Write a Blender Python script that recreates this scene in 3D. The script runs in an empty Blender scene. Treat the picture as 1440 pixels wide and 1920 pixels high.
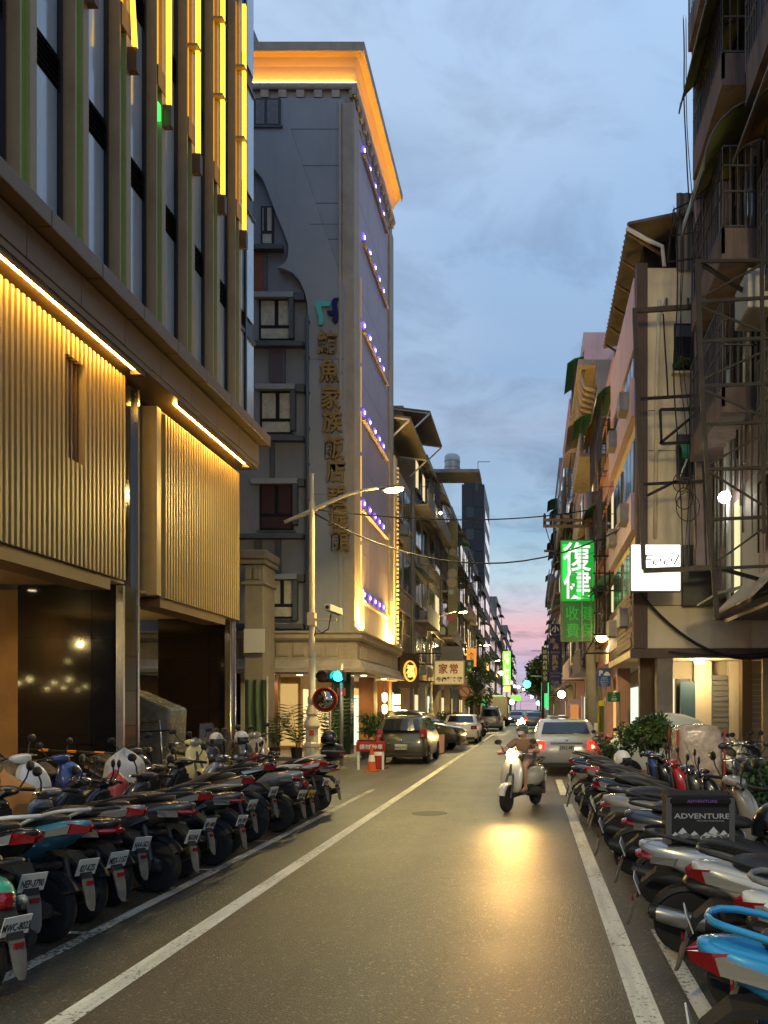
import bpy, bmesh, math, random
from mathutils import Vector, Matrix
R = math.radians
PI = math.pi
SC = bpy.context.scene
COL = SC.collection
rnd = random.Random(7)

# ------------------------------------------------------------------ camera
CAM_H, FOC = 1.75, 1600.0            # eye height in metres, focal length in photo pixels
VX, VY = 997.0, 1328.0               # where the street vanishes in the photo
cam = bpy.data.cameras.new('camera')
cam_o = bpy.data.objects.new('camera', cam)
COL.objects.link(cam_o)
cam.sensor_fit = 'HORIZONTAL'; cam.sensor_width = 36; cam.lens = 40
cam.shift_x = -(VX - 720) / 1440; cam.shift_y = (VY - 960) / 1440
cam.clip_start = 0.05; cam.clip_end = 2000
cam_o.location = (0, 0, CAM_H); cam_o.rotation_euler = (PI / 2, 0, 0)
SC.camera = cam_o

# ------------------------------------------------------------------ dusk sky
world = bpy.data.worlds.new('World'); SC.world = world; world.use_nodes = True
nt = world.node_tree; nt.nodes.clear()
def wn(t, **k):
    n = nt.nodes.new(t)
    for a, b in k.items(): setattr(n, a, b)
    return n
L = nt.links.new
w_out = wn('ShaderNodeOutputWorld'); w_bg = wn('ShaderNodeBackground')
tc = wn('ShaderNodeTexCoord')
sep = wn('ShaderNodeSeparateXYZ'); L(tc.outputs['Generated'], sep.inputs[0])
sky = wn('ShaderNodeTexSky', sky_type='NISHITA', sun_disc=False)
sky.sun_elevation = R(1.0); sky.sun_rotation = R(0); sky.air_density = 1.6; sky.dust_density = 2.0; sky.ozone_density = 3.0
skm = wn('ShaderNodeVectorMath', operation='SCALE'); L(sky.outputs[0], skm.inputs[0]); skm.inputs['Scale'].default_value = 0.09
ramp = wn('ShaderNodeValToRGB'); L(sep.outputs['Z'], ramp.inputs[0])
stops = [(0.0, (.46, .33, .43)), (.045, (.33, .32, .47)), (.07, (.48, .35, .44)), (.095, (.58, .36, .39)), (.115, (.47, .40, .46)),
         (.15, (.30, .47, .54)), (.20, (.23, .38, .51)), (.30, (.20, .305, .455)), (.48, (.245, .365, .545)), (.65, (.30, .44, .645))]
el = ramp.color_ramp.elements
el[0].position = stops[0][0]; el[0].color = stops[0][1] + (1,)
el[1].position = stops[-1][0]; el[1].color = stops[-1][1] + (1,)
for p, c in stops[1:-1]:
    e = el.new(p); e.color = c + (1,)
# cloud sheet: noise on the plane overhead, so that it thins into streaks at the horizon
den = wn('ShaderNodeMath', operation='ADD'); L(sep.outputs['Z'], den.inputs[0]); den.inputs[1].default_value = .12
ux = wn('ShaderNodeMath', operation='DIVIDE'); L(sep.outputs['X'], ux.inputs[0]); L(den.outputs[0], ux.inputs[1])
uy = wn('ShaderNodeMath', operation='DIVIDE'); L(sep.outputs['Y'], uy.inputs[0]); L(den.outputs[0], uy.inputs[1])
uv = wn('ShaderNodeCombineXYZ'); L(ux.outputs[0], uv.inputs[0]); L(uy.outputs[0], uv.inputs[1])
n1 = wn('ShaderNodeTexNoise'); n1.inputs['Scale'].default_value = 3.2; n1.inputs['Detail'].default_value = 9; n1.inputs['Roughness'].default_value = .6; n1.inputs['Distortion'].default_value = .5
L(uv.outputs[0], n1.inputs['Vector'])
cr = wn('ShaderNodeValToRGB'); L(n1.outputs['Fac'], cr.inputs[0])
cr.color_ramp.elements[0].position = .47; cr.color_ramp.elements[0].color = (0, 0, 0, 1)
cr.color_ramp.elements[1].position = .74; cr.color_ramp.elements[1].color = (1, 1, 1, 1)
mixc = wn('ShaderNodeMix', data_type='RGBA', blend_type='MULTIPLY')
L(cr.outputs[0], mixc.inputs[0]); L(ramp.outputs[0], mixc.inputs[6]); mixc.inputs[7].default_value = (.55, .58, .64, 1)
n2 = wn('ShaderNodeTexNoise'); n2.inputs['Scale'].default_value = .8; n2.inputs['Detail'].default_value = 5
off = wn('ShaderNodeVectorMath', operation='ADD'); L(uv.outputs[0], off.inputs[0]); off.inputs[1].default_value = (5, 3, 0); L(off.outputs[0], n2.inputs['Vector'])
cr2 = wn('ShaderNodeValToRGB'); L(n2.outputs['Fac'], cr2.inputs[0])
cr2.color_ramp.elements[0].position = .45; cr2.color_ramp.elements[0].color = (0, 0, 0, 1)
cr2.color_ramp.elements[1].position = .75; cr2.color_ramp.elements[1].color = (.6, .6, .6, 1)
mixd = wn('ShaderNodeMix', data_type='RGBA', blend_type='MIX')
L(cr2.outputs[0], mixd.inputs[0]); L(mixc.outputs[2], mixd.inputs[6]); mixd.inputs[7].default_value = (.44, .50, .60, 1)
fin = wn('ShaderNodeMix', data_type='RGBA', blend_type='MIX'); fin.inputs[0].default_value = .12
L(mixd.outputs[2], fin.inputs[6]); L(skm.outputs[0], fin.inputs[7])
L(fin.outputs[2], w_bg.inputs[0]); w_bg.inputs[1].default_value = 1.32
L(w_bg.outputs[0], w_out.inputs[0])
# the sun is down: what is left of it is a faint warm glow along the street
sun = bpy.data.lights.new('sun', 'SUN'); sun.energy = .06; sun.angle = R(20); sun.color = (1, .75, .7)
sun_o = bpy.data.objects.new('sun', sun); COL.objects.link(sun_o)
sun_o.rotation_euler = (R(86), 0, R(180))

SC.view_settings.view_transform = 'Standard'; SC.view_settings.look = 'None'
SC.view_settings.exposure = .28; SC.view_settings.gamma = 1
SC.render.engine = 'CYCLES'
SC.cycles.use_denoising = True
try: SC.cycles.denoiser = 'OPENIMAGEDENOISE'
except Exception: pass
SC.cycles.max_bounces = 6; SC.cycles.diffuse_bounces = 3; SC.cycles.glossy_bounces = 3; SC.cycles.transmission_bounces = 4; SC.cycles.transparent_max_bounces = 8
SC.cycles.sample_clamp_indirect = 4
SC.cycles.caustics_reflective = False; SC.cycles.caustics_refractive = False

# ------------------------------------------------------------------ measuring
def X(px, Y): return (px - VX) / FOC * Y          # sideways offset of a photo column at depth Y
def Z(py, Y): return CAM_H + (VY - py) / FOC * Y   # height of a photo row at depth Y
def YX(px, x): return x * FOC / (px - VX)          # depth at which the plane x = const crosses a photo column

# ------------------------------------------------------------------ materials
MATS = {}
def mat(name, col=(.5, .5, .5), rough=.6, metal=0., emit=None, es=0., var=0., vscale=3., bump=0., bscale=40., spec=.5,
        coat=0., alpha=1., trans=0., streak=0., ior=1.45, dirt=None, dirt_amt=0., dscale=1.2):
    if name in MATS: return MATS[name]
    m = bpy.data.materials.new(name); m.use_nodes = True
    t = m.node_tree; b = t.nodes['Principled BSDF']
    b.inputs['Base Color'].default_value = tuple(col) + (1,)
    b.inputs['Roughness'].default_value = rough; b.inputs['Metallic'].default_value = metal
    b.inputs['Specular IOR Level'].default_value = spec; b.inputs['IOR'].default_value = ior
    b.inputs['Coat Weight'].default_value = coat; b.inputs['Coat Roughness'].default_value = .08
    b.inputs['Alpha'].default_value = alpha; b.inputs['Transmission Weight'].default_value = trans
    if emit is not None:
        b.inputs['Emission Color'].default_value = tuple(emit) + (1,); b.inputs['Emission Strength'].default_value = es
    N = t.nodes.new; K = t.links.new
    if var or bump or streak or dirt_amt:
        tcn = N('ShaderNodeTexCoord')
        geo = N('ShaderNodeNewGeometry')
        src = geo.outputs['Position'] if (streak or dirt_amt) else tcn.outputs['Object']
        cur = None
        if var:
            n = N('ShaderNodeTexNoise'); n.inputs['Scale'].default_value = vscale; n.inputs['Detail'].default_value = 6; n.inputs['Roughness'].default_value = .65
            K(src, n.inputs['Vector'])
            mr = N('ShaderNodeMapRange'); mr.inputs['From Min'].default_value = .3; mr.inputs['From Max'].default_value = .7
            mr.inputs['To Min'].default_value = 1 - var; mr.inputs['To Max'].default_value = 1 + var
            K(n.outputs['Fac'], mr.inputs[0])
            vm = N('ShaderNodeVectorMath'); vm.operation = 'SCALE'; vm.inputs[0].default_value = col
            K(mr.outputs[0], vm.inputs['Scale']); cur = vm.outputs[0]
            mr2 = N('ShaderNodeMapRange'); mr2.inputs['From Min'].default_value = .3; mr2.inputs['From Max'].default_value = .7
            mr2.inputs['To Min'].default_value = max(.02, rough - var * .35); mr2.inputs['To Max'].default_value = min(1, rough + var * .35)
            K(n.outputs['Fac'], mr2.inputs[0]); K(mr2.outputs[0], b.inputs['Roughness'])
        if streak or dirt_amt:
            mp = N('ShaderNodeMapping'); mp.inputs['Scale'].default_value = (dscale * 2.2, dscale * 2.2, dscale * .22) if streak else (dscale,) * 3
            K(src, mp.inputs[0])
            n3 = N('ShaderNodeTexNoise'); n3.inputs['Scale'].default_value = 1; n3.inputs['Detail'].default_value = 8; n3.inputs['Roughness'].default_value = .7
            K(mp.outputs[0], n3.inputs['Vector'])
            r3 = N('ShaderNodeMapRange'); r3.inputs['From Min'].default_value = .48; r3.inputs['From Max'].default_value = .72
            r3.inputs['To Max'].default_value = streak or dirt_amt
            K(n3.outputs['Fac'], r3.inputs[0])
            mx = N('ShaderNodeMix'); mx.data_type = 'RGBA'
            K(r3.outputs[0], mx.inputs[0])
            if cur is not None: K(cur, mx.inputs[6])
            else: mx.inputs[6].default_value = tuple(col) + (1,)
            mx.inputs[7].default_value = tuple(dirt or [c * .35 for c in col]) + (1,)
            cur = mx.outputs[2]
        if cur is not None: K(cur, b.inputs['Base Color'])
        if bump:
            nb = N('ShaderNodeTexNoise'); nb.inputs['Scale'].default_value = bscale; nb.inputs['Detail'].default_value = 4
            K(src, nb.inputs['Vector'])
            bp = N('ShaderNodeBump'); bp.inputs['Strength'].default_value = bump; bp.inputs['Distance'].default_value = .01
            K(nb.outputs['Fac'], bp.inputs['Height']); K(bp.outputs[0], b.inputs['Normal'])
    MATS[name] = m
    return m
def glow(name, col, s): return mat(name, (0.02, .02, .02), .5, emit=col, es=s)

# ------------------------------------------------------------------ mesh builder
class MB:
    def __init__(s): s.v = []; s.f = []
    def add(s, vs, fs):
        o = len(s.v); s.v += [tuple(p) for p in vs]; s.f += [tuple(i + o for i in f) for f in fs]; return s
    def box(s, x0, x1, y0, y1, z0, z1):
        vs = [(x, y, z) for x in (x0, x1) for y in (y0, y1) for z in (z0, z1)]
        return s.add(vs, [(0, 1, 3, 2), (4, 6, 7, 5), (0, 4, 5, 1), (2, 3, 7, 6), (0, 2, 6, 4), (1, 5, 7, 3)])
    def hexa(s, b, t):                                   # bottom and top quads
        return s.add(list(b) + list(t), [(3, 2, 1, 0), (4, 5, 6, 7), (0, 1, 5, 4), (1, 2, 6, 5), (2, 3, 7, 6), (3, 0, 4, 7)])
    def bar(s, p, q, w, h=None, up=(0, 0, 1)):           # a rectangular bar from p to q
        h = h or w; p, q = Vector(p), Vector(q); d = (q - p).normalized(); u = Vector(up)
        if abs(d.dot(u)) > .99: u = Vector((1, 0, 0))
        r = d.cross(u).normalized() * w / 2; u = r.cross(d).normalized() * h / 2
        return s.hexa([p - r - u, p + r - u, p + r + u, p - r + u], [q - r - u, q + r - u, q + r + u, q - r + u])
    def tube(s, pts, r, n=8, cap=True):
        pts = [Vector(p) for p in pts]; rs = r if isinstance(r, (list, tuple)) else [r] * len(pts); rings = []
        pu = None
        for i, p in enumerate(pts):
            d = (pts[min(i + 1, len(pts) - 1)] - pts[max(i - 1, 0)]).normalized()
            if pu is None: pu = d.orthogonal().normalized()
            pu = (pu - d * pu.dot(d)).normalized(); w = d.cross(pu)
            rings.append([p + (pu * math.cos(2 * PI * k / n) + w * math.sin(2 * PI * k / n)) * rs[i] for k in range(n)])
        return s.loft(rings, cap)
    def loft(s, rings, cap=True, closed=True):
        n = len(rings[0]); vs = [p for r in rings for p in r]; fs = []
        for i in range(len(rings) - 1):
            for k in range(n if closed else n - 1):
                a, b = i * n + k, i * n + (k + 1) % n
                fs.append((a, b, b + n, a + n))
        if cap and closed: fs += [tuple(range(n))[::-1], tuple(range((len(rings) - 1) * n, len(rings) * n))]
        return s.add(vs, fs)
    def lathe(s, prof, c=(0, 0, 0), axis='z', n=20):     # prof: (radius, height) pairs
        rings = []
        for r, h in prof:
            ring = []
            for k in range(n):
                a = 2 * PI * k / n; u, w = r * math.cos(a), r * math.sin(a)
                p = {'z': (u, w, h), 'y': (u, h, w), 'x': (h, u, w)}[axis]
                ring.append((p[0] + c[0], p[1] + c[1], p[2] + c[2]))
            rings.append(ring)
        return s.loft(rings, cap=prof[0] != prof[-1])
    def prism(s, poly, a0, a1, axis='y'):                # poly in the other two axes, in order
        f = {'y': lambda u, w, h: (u, h, w), 'x': lambda u, w, h: (h, u, w), 'z': lambda u, w, h: (u, w, h)}[axis]
        return s.loft([[f(u, w, a0) for u, w in poly], [f(u, w, a1) for u, w in poly]])
    def quad(s, *p): return s.add(p, [tuple(range(len(p)))])
    def ball(s, c, r, n=12, m=8):
        rx, ry, rz = r if isinstance(r, (tuple, list)) else (r, r, r)
        return s.loft([[(c[0] + rx * math.sin(PI * (j + .02) / (m + .04)) * math.cos(2 * PI * k / n), c[1] + ry * math.sin(PI * (j + .02) / (m + .04)) * math.sin(2 * PI * k / n),
                         c[2] + rz * math.cos(PI * (j + .02) / (m + .04))) for k in range(n)] for j in range(m + 1)])
    def mesh(s, name, m=None, smooth=False, off=(0, 0, 0)):
        me = bpy.data.meshes.new(name)
        ox, oy, oz = off
        me.from_pydata([(a - ox, b - oy, c - oz) for a, b, c in s.v], [], s.f)
        bm = bmesh.new(); bm.from_mesh(me); bmesh.ops.recalc_face_normals(bm, faces=bm.faces); bm.to_mesh(me); bm.free()
        if smooth: me.polygons.foreach_set('use_smooth', [True] * len(me.polygons))
        if m: me.materials.append(m)
        return me
    def build(s, name, m, parent=None, smooth=False, bevel=0., sub=0, kind=None, angle=None):
        me = s.mesh(name, m, smooth or angle is not None, OFFS.get(root_of(parent).name, (0, 0, 0)) if parent else (0, 0, 0))
        o = bpy.data.objects.new(name, me); COL.objects.link(o)
        if parent: o.parent = parent
        if sub:
            d = o.modifiers.new('s', 'SUBSURF'); d.levels = sub; d.render_levels = sub
        if bevel:
            d = o.modifiers.new('b', 'BEVEL'); d.width = bevel; d.segments = 2; d.limit_method = 'ANGLE'; d.angle_limit = R(40)
        if angle is not None: me.set_sharp_from_angle(angle=R(angle))
        if kind: o['kind'] = kind
        return o
OFFS = {}
def root_of(o):
    while o.parent: o = o.parent
    return o
def thing(name, label, cat, loc=(0, 0, 0), rz=0., group=None, world=True, kind=None):
    """an Empty at a thing's base; with world=True its parts are given in world coordinates"""
    o = bpy.data.objects.new(name, None); COL.objects.link(o); o.empty_display_size = .1
    o.location = loc; o.rotation_euler = (0, 0, rz)
    o['label'] = label; o['category'] = cat
    if group: o['group'] = group
    if kind: o['kind'] = kind
    if world: OFFS[o.name] = tuple(loc)
    return o
def tag(o, label, cat, group=None):
    o['label'] = label; o['category'] = cat
    if group: o['group'] = group
    return o
def place(me, name, parent=None, loc=(0, 0, 0), rot=(0, 0, 0), scale=(1, 1, 1), world=False, m=None):
    o = bpy.data.objects.new(name, me); COL.objects.link(o)
    if parent:
        o.parent = parent
        if world:
            q = OFFS.get(root_of(parent).name, (0, 0, 0)); loc = tuple(a - b for a, b in zip(loc, q))
    o.location = loc; o.rotation_euler = rot; o.scale = scale
    if m: o.material_slots[0].link = 'OBJECT'; o.material_slots[0].material = m
    return o
_txt = {}
def text_mesh(body, size=1., ext=.01, m=None, bold=0., shear=0.):
    k = (body, size, ext, m.name if m else '', bold, shear)
    if k in _txt: return _txt[k]
    c = bpy.data.curves.new('lettering', 'FONT'); c.body = body; c.size = size; c.extrude = ext; c.align_x = 'CENTER'; c.align_y = 'CENTER'
    c.offset = bold; c.resolution_u = 2; c.shear = shear
    o = bpy.data.objects.new('lettering', c)
    me = bpy.data.meshes.new_from_object(o)
    bpy.data.objects.remove(o); bpy.data.curves.remove(c)
    me.name = 'lettering'; me.materials.clear()
    if m: me.materials.append(m)
    xs = [v.co.x for v in me.vertices]; ys = [v.co.y for v in me.vertices]
    if xs:
        cx, cy = (max(xs) + min(xs)) / 2, (max(ys) + min(ys)) / 2
        for v in me.vertices: v.co.x -= cx; v.co.y -= cy
    _txt[k] = me
    return me
FACE = (PI / 2, 0, 0)      # lettering that faces the camera end of the street
def lamp(kind, name, loc, energy, col, parent=None, rot=(0, 0, 0), world=True, **k):
    d = bpy.data.lights.new(name, kind); d.energy = energy; d.color = col
    for a, b in k.items(): setattr(d, a, b)
    o = bpy.data.objects.new(name, d); COL.objects.link(o)
    if parent:
        o.parent = parent
        if world:
            q = OFFS.get(root_of(parent).name, (0, 0, 0)); loc = tuple(a - b for a, b in zip(loc, q))
    o.location = loc; o.rotation_euler = rot
    return o

# common materials
M_black = mat('black plastic', (.012, .012, .013), .5, var=.25, vscale=12)
M_dark = mat('dark plastic', (.022, .022, .023), .5, var=.3, vscale=10)
M_grey = mat('grey plastic', (.16, .16, .16), .6, var=.25, vscale=9)
M_rubber = mat('tyre rubber', (.018, .018, .018), .85, var=.3, vscale=20, bump=.3, bscale=90)
M_chrome = mat('bright steel', (.6, .6, .6), .22, 1.)
M_alu = mat('cast aluminium', (.33, .33, .33), .42, .9, var=.2)
M_steel = mat('painted dark steel', (.014, .011, .009), .7, var=.4, vscale=6)
M_white = mat('white paint', (.75, .75, .73), .4)
M_red_lens = mat('red lens', (.22, .005, .007), .12, coat=.6)
M_clear_lens = mat('clear lens', (.34, .34, .32), .07, .5)
M_amber = mat('amber lens', (.8, .25, .02), .15)
M_glass_dark = mat('dark glass', (.012, .014, .016), .06, spec=.8)
M_plate = mat('licence plate', (.5, .5, .46), .45)
M_ink = mat('black lettering', (.02, .02, .02), .5)
M_leaf = [mat('leaf deep green', (.022, .055, .014), .5), mat('leaf green', (.045, .09, .02), .5), mat('leaf light green', (.08, .13, .03), .5)]
M_bark = mat('bark', (.09, .065, .045), .9, var=.4, bump=.5)
# ------------------------------------------------------------------ ground and road
def asphalt(name, base, rough):
    m = bpy.data.materials.new(name); m.use_nodes = True; t = m.node_tree; b = t.nodes['Principled BSDF']; N = t.nodes.new; K = t.links.new
    g = N('ShaderNodeNewGeometry')
    n1 = N('ShaderNodeTexNoise'); n1.inputs['Scale'].default_value = 75; n1.inputs['Detail'].default_value = 4; K(g.outputs['Position'], n1.inputs['Vector'])
    n2 = N('ShaderNodeTexNoise'); n2.inputs['Scale'].default_value = .7; n2.inputs['Detail'].default_value = 7; n2.inputs['Roughness'].default_value = .65; K(g.outputs['Position'], n2.inputs['Vector'])
    mp = N('ShaderNodeMapping'); mp.inputs['Scale'].default_value = (2.2, .06, 1); K(g.outputs['Position'], mp.inputs[0])
    n3 = N('ShaderNodeTexNoise'); n3.inputs['Scale'].default_value = 1; n3.inputs['Detail'].default_value = 4; K(mp.outputs[0], n3.inputs['Vector'])
    v = N('ShaderNodeTexVoronoi'); v.inputs['Scale'].default_value = 55; K(g.outputs['Position'], v.inputs['Vector'])
    def rng(src, a, b_, lo, hi):
        r = N('ShaderNodeMapRange'); r.inputs['From Min'].default_value = a; r.inputs['From Max'].default_value = b_; r.inputs['To Min'].default_value = lo; r.inputs['To Max'].default_value = hi
        K(src, r.inputs[0]); return r.outputs[0]
    def mul(a, b_):
        r = N('ShaderNodeMath'); r.operation = 'MULTIPLY'; K(a, r.inputs[0]); K(b_, r.inputs[1]); return r.outputs[0]
    f = mul(mul(rng(n1.outputs['Fac'], .3, .7, .15, 1.9), rng(n2.outputs['Fac'], .3, .7, .72, 1.25)), rng(n3.outputs['Fac'], .3, .7, .75, 1.25))
    sp = rng(v.outputs['Color'], .72, 1, 1., 3.6); f = mul(f, sp)
    vm = N('ShaderNodeVectorMath'); vm.operation = 'SCALE'; vm.inputs[0].default_value = base; K(f, vm.inputs['Scale'])
    # thin cracks
    cv = N('ShaderNodeTexVoronoi'); cv.feature = 'DISTANCE_TO_EDGE'; cv.inputs['Scale'].default_value = .35
    nd = N('ShaderNodeVectorMath'); nd.operation = 'MULTIPLY_ADD'; nn = N('ShaderNodeTexNoise'); nn.inputs['Scale'].default_value = 1.5; nn.inputs['Detail'].default_value = 6
    K(g.outputs['Position'], nn.inputs['Vector']); K(nn.outputs['Color'], nd.inputs[0]); nd.inputs[1].default_value = (.9, .9, 0); K(g.outputs['Position'], nd.inputs[2])
    K(nd.outputs[0], cv.inputs['Vector'])
    ck = rng(cv.outputs['Distance'], 0, .004, .55, 1.); vm2 = N('ShaderNodeVectorMath'); vm2.operation = 'SCALE'; K(vm.outputs[0], vm2.inputs[0]); K(ck, vm2.inputs['Scale'])
    K(vm2.outputs[0], b.inputs['Base Color'])
    K(mul(rng(n2.outputs['Fac'], .3, .7, .85, 1.12), rng(n1.outputs['Fac'], .3, .7, rough * .9, rough * 1.1)), b.inputs['Roughness'])
    bp = N('ShaderNodeBump'); bp.inputs['Strength'].default_value = .8; bp.inputs['Distance'].default_value = .009
    K(n1.outputs['Fac'], bp.inputs['Height']); K(bp.outputs[0], b.inputs['Normal'])
    return m
M_asphalt = asphalt('worn asphalt', (.056, .050, .034), .45)
M_ground = mat('dusty ground', (.07, .07, .065), .9, var=.3, vscale=.5)
M_pave = mat('paving', (.20, .19, .175), .7, var=.25, vscale=2, dirt_amt=.6, dirt=(.07, .065, .06), bump=.2)
def road_paint(name, col, lo, hi):
    """thermoplastic paint with chips worn through to the asphalt, tyre grime along its length"""
    m = bpy.data.materials.new(name); m.use_nodes = True; t = m.node_tree; b = t.nodes['Principled BSDF']; N = t.nodes.new; K = t.links.new
    g = N('ShaderNodeNewGeometry')
    def noise(sc, det, ro, src):
        n = N('ShaderNodeTexNoise'); n.inputs['Scale'].default_value = sc; n.inputs['Detail'].default_value = det; n.inputs['Roughness'].default_value = ro; K(src, n.inputs['Vector']); return n.outputs['Fac']
    def rng(src, a, b_, c, d):
        r = N('ShaderNodeMapRange'); r.inputs['From Min'].default_value = a; r.inputs['From Max'].default_value = b_; r.inputs['To Min'].default_value = c; r.inputs['To Max'].default_value = d; K(src, r.inputs[0]); return r.outputs[0]
    chip = noise(26, 8, .72, g.outputs['Position']); area = noise(1.3, 3, .5, g.outputs['Position'])
    ad = N('ShaderNodeMath'); ad.operation = 'MULTIPLY_ADD'; K(area, ad.inputs[0]); ad.inputs[1].default_value = .35; K(chip, ad.inputs[2])
    f = rng(ad.outputs[0], lo, hi, 0, 1)
    mp = N('ShaderNodeMapping'); mp.inputs['Scale'].default_value = (9, .9, 1); K(g.outputs['Position'], mp.inputs[0])
    gr = rng(noise(1, 6, .6, mp.outputs[0]), .35, .7, 1.08, .66)
    vm = N('ShaderNodeVectorMath'); vm.operation = 'SCALE'; vm.inputs[0].default_value = col; K(gr, vm.inputs['Scale'])
    mx = N('ShaderNodeMix'); mx.data_type = 'RGBA'; K(f, mx.inputs[0]); K(vm.outputs[0], mx.inputs[6]); mx.inputs[7].default_value = (.075, .07, .055, 1)
    K(mx.outputs[2], b.inputs['Base Color']); b.inputs['Roughness'].default_value = .6
    bp = N('ShaderNodeBump'); bp.inputs['Strength'].default_value = .5; bp.inputs['Distance'].default_value = .006; K(chip, bp.inputs['Height']); K(bp.outputs[0], b.inputs['Normal'])
    return m
M_paint = road_paint('road paint', (.74, .71, .56), .74, .80); M_paint2 = road_paint('worn road paint', (.55, .52, .43), .68, .76)

g = MB().quad((-400, -60, -.02), (400, -60, -.02), (400, 900, -.02), (-400, 900, -.02)).build('ground', M_ground); g['kind'] = 'structure'
road = MB().quad((-5.75, -40, 0), (3.15, -40, 0), (3.15, 600, 0), (-5.75, 600, 0)).quad((3.15, 14.9, 0), (40, 14.9, 0), (40, 20.9, 0), (3.15, 20.9, 0)).quad((-5.75, 22.4, 0), (-5.75, 28.4, 0), (-40, 28.4, 0), (-40, 22.4, 0)).build('road', M_asphalt); road['kind'] = 'structure'
def line(x0, x1, y0, y1, m=M_paint, z=.004):
    mb = MB(); n = max(1, int((y1 - y0) / 1.5))
    for i in range(n):
        a, b = y0 + (y1 - y0) * i / n, y0 + (y1 - y0) * (i + 1) / n
        mb.quad((x0, a, z), (x1, a, z), (x1, b, z), (x0, b, z))
    o = mb.build('lane_line', m, road); return o
line(-2.70, -2.545, 2.5, 33.2); line(-2.66, -2.52, 33.6, 58); line(-2.6, -2.46, 62, 140)
line(.58, .735, 2.0, 15.55); line(.58, .735, 17.2, 20.9); line(.58, .735, 60, 130)
line(-3.47, -3.36, 2.5, 18.5, M_paint2)
for yb in (6.6, 8.25, 9.2, 11.2, 13.2, 15.2, 17.2): line(-5.2, -3.475, yb, yb + .08, M_paint2, .0045)
line(.94, 1.05, 2, 6.75, M_paint2); line(.98, 1.09, 9.1, 10.6, M_paint)
line(1.095, 1.6, 9.1, 9.2, M_paint2, .0045); line(1.095, 1.6, 10.5, 10.6, M_paint2, .0045)
line(-2.3, .4, 39.5, 39.75); line(-2.3, .4, 56, 56.3)
# raised pavements with kerbs
sw = MB()
for (x0, x1, y0, y1) in [(-11.5, -5.75, -40, 22.4), (-11.5, -5.75, 28.4, 300), (3.15, 9, -40, 14.9), (3.15, 9, 20.9, 300)]:
    sw.box(x0, x1, y0, y1, -.05, .13)
swo = sw.build('pavement', M_pave, bevel=.02); swo['kind'] = 'structure'
M_iron = mat('cast iron cover', (.04, .035, .03), .55, .6, bump=.6, bscale=25)
M_patch = asphalt('darker asphalt patch', (.056, .053, .045), .45); M_patch2 = asphalt('paler asphalt patch', (.082, .078, .065), .42)
rp = random.Random(2)
for (x0, x1, y0, y1, m) in ((-1.9, -1.2, 16.5, 25, M_patch), (-.2, .5, 18, 30, M_patch2), (-3.3, -2.75, 11, 12.6, M_patch), (.78, .92, 3, 14.5, M_patch)):
    pts = []
    for k in range(28):
        u = k / 28 * 4; e = int(u); f = u - e
        c = [(x0 + (x1 - x0) * f, y0), (x1, y0 + (y1 - y0) * f), (x1 - (x1 - x0) * f, y1), (x0, y1 - (y1 - y0) * f)][e]
        pts.append((c[0] + rp.uniform(-.03, .03), c[1] + rp.uniform(-.03, .03), .002))
    MB().quad(*pts).build('asphalt_patch', m, road)
for (gx, gy) in ((-5.5, 8.5), (-5.5, 20), (2.95, 16.0)):
    gr = MB()
    for k in range(9): gr.box(gx - .2, gx + .2, gy + k * .07, gy + k * .07 + .035, .001, .012)
    gr.build('drain_grate', M_iron, road)
mh = MB().lathe([(0.001, .005), (.3, .005), (.3, .001)], (-1.7, 14.2, 0), n=28).build('manhole_cover', M_iron, road)

# ------------------------------------------------------------------ podium building on the left
M_slat = mat('champagne slat', (.42, .31, .14), .42, .25, var=.08, vscale=3)
M_back = mat('dark backing', (.05, .037, .022), .7)
M_bronze = mat('bronze cladding', (.20, .135, .075), .45, .35, var=.12, vscale=2)
M_fin = mat('tan fin', (.36, .265, .15), .5, .2, var=.1)
M_brown = mat('brown cap', (.12, .065, .04), .5, .2)
M_frame = mat('black window frame', (.012, .013, .014), .4)
M_pane = mat('pale glass with painted sky and curtains', (.36, .43, .50), .16, coat=1., var=.22, vscale=.9, spec=.7)  # pale blue base colour holds both curtains and reflected sky
M_granite = mat('black polished granite', (.006, .006, .006), .07, spec=.6, var=.2, vscale=30)
M_tile = mat('brown granite tile', (.03, .016, .01), .18, spec=.6)
M_soffit = mat('warm soffit', (.50, .38, .22), .6)
M_led = glow('warm led strip', (1., .56, .10), 66)
M_yel = glow('yellow light box', (1., .56, .03), 2.2)
M_yel2 = glow('yellow light box edge', (1., .46, .02), 1.2)
M_grn = glow('green led strip', (.12, 1., .03), 1.0)
M_down = glow('downlight', (1., .82, .5), 22)
FX = -7.3
pod = thing('hotel_building', 'bronze-clad building with fluted champagne screens and yellow light fins above parked scooters', 'building', (-9.5, 14, 0))
# screens: every slat a piece of its own
def slat_mesh(h): return MB().add([(-.11, -.036, 0), (0, -.03, 0), (0, .03, 0), (-.11, .036, 0), (-.11, -.036, h), (0, -.03, h), (0, .03, h), (-.11, .036, h)],
                                  [(3, 2, 1, 0), (4, 5, 6, 7), (0, 1, 5, 4), (1, 2, 6, 5), (2, 3, 7, 6), (3, 0, 4, 7)]).mesh('slat', M_slat)
sl_full, sl_lo, sl_hi = slat_mesh(3.66), slat_mesh(1.65), slat_mesh(.38)
sl_in = slat_mesh(1.6)
y = 9.1
while y < 15.38:
    if 13.45 < y < 13.98:
        place(sl_lo, 'slat', pod, (FX, y, 4.05), world=True); place(sl_hi, 'slat', pod, (FX, y, 7.33), world=True)
        place(sl_in, 'slat', pod, (FX - .09, y, 5.72), world=True, m=M_bronze)
    else: place(sl_full, 'slat', pod, (FX, y, 4.05), world=True)
    y += .132
y = 17.05
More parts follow.
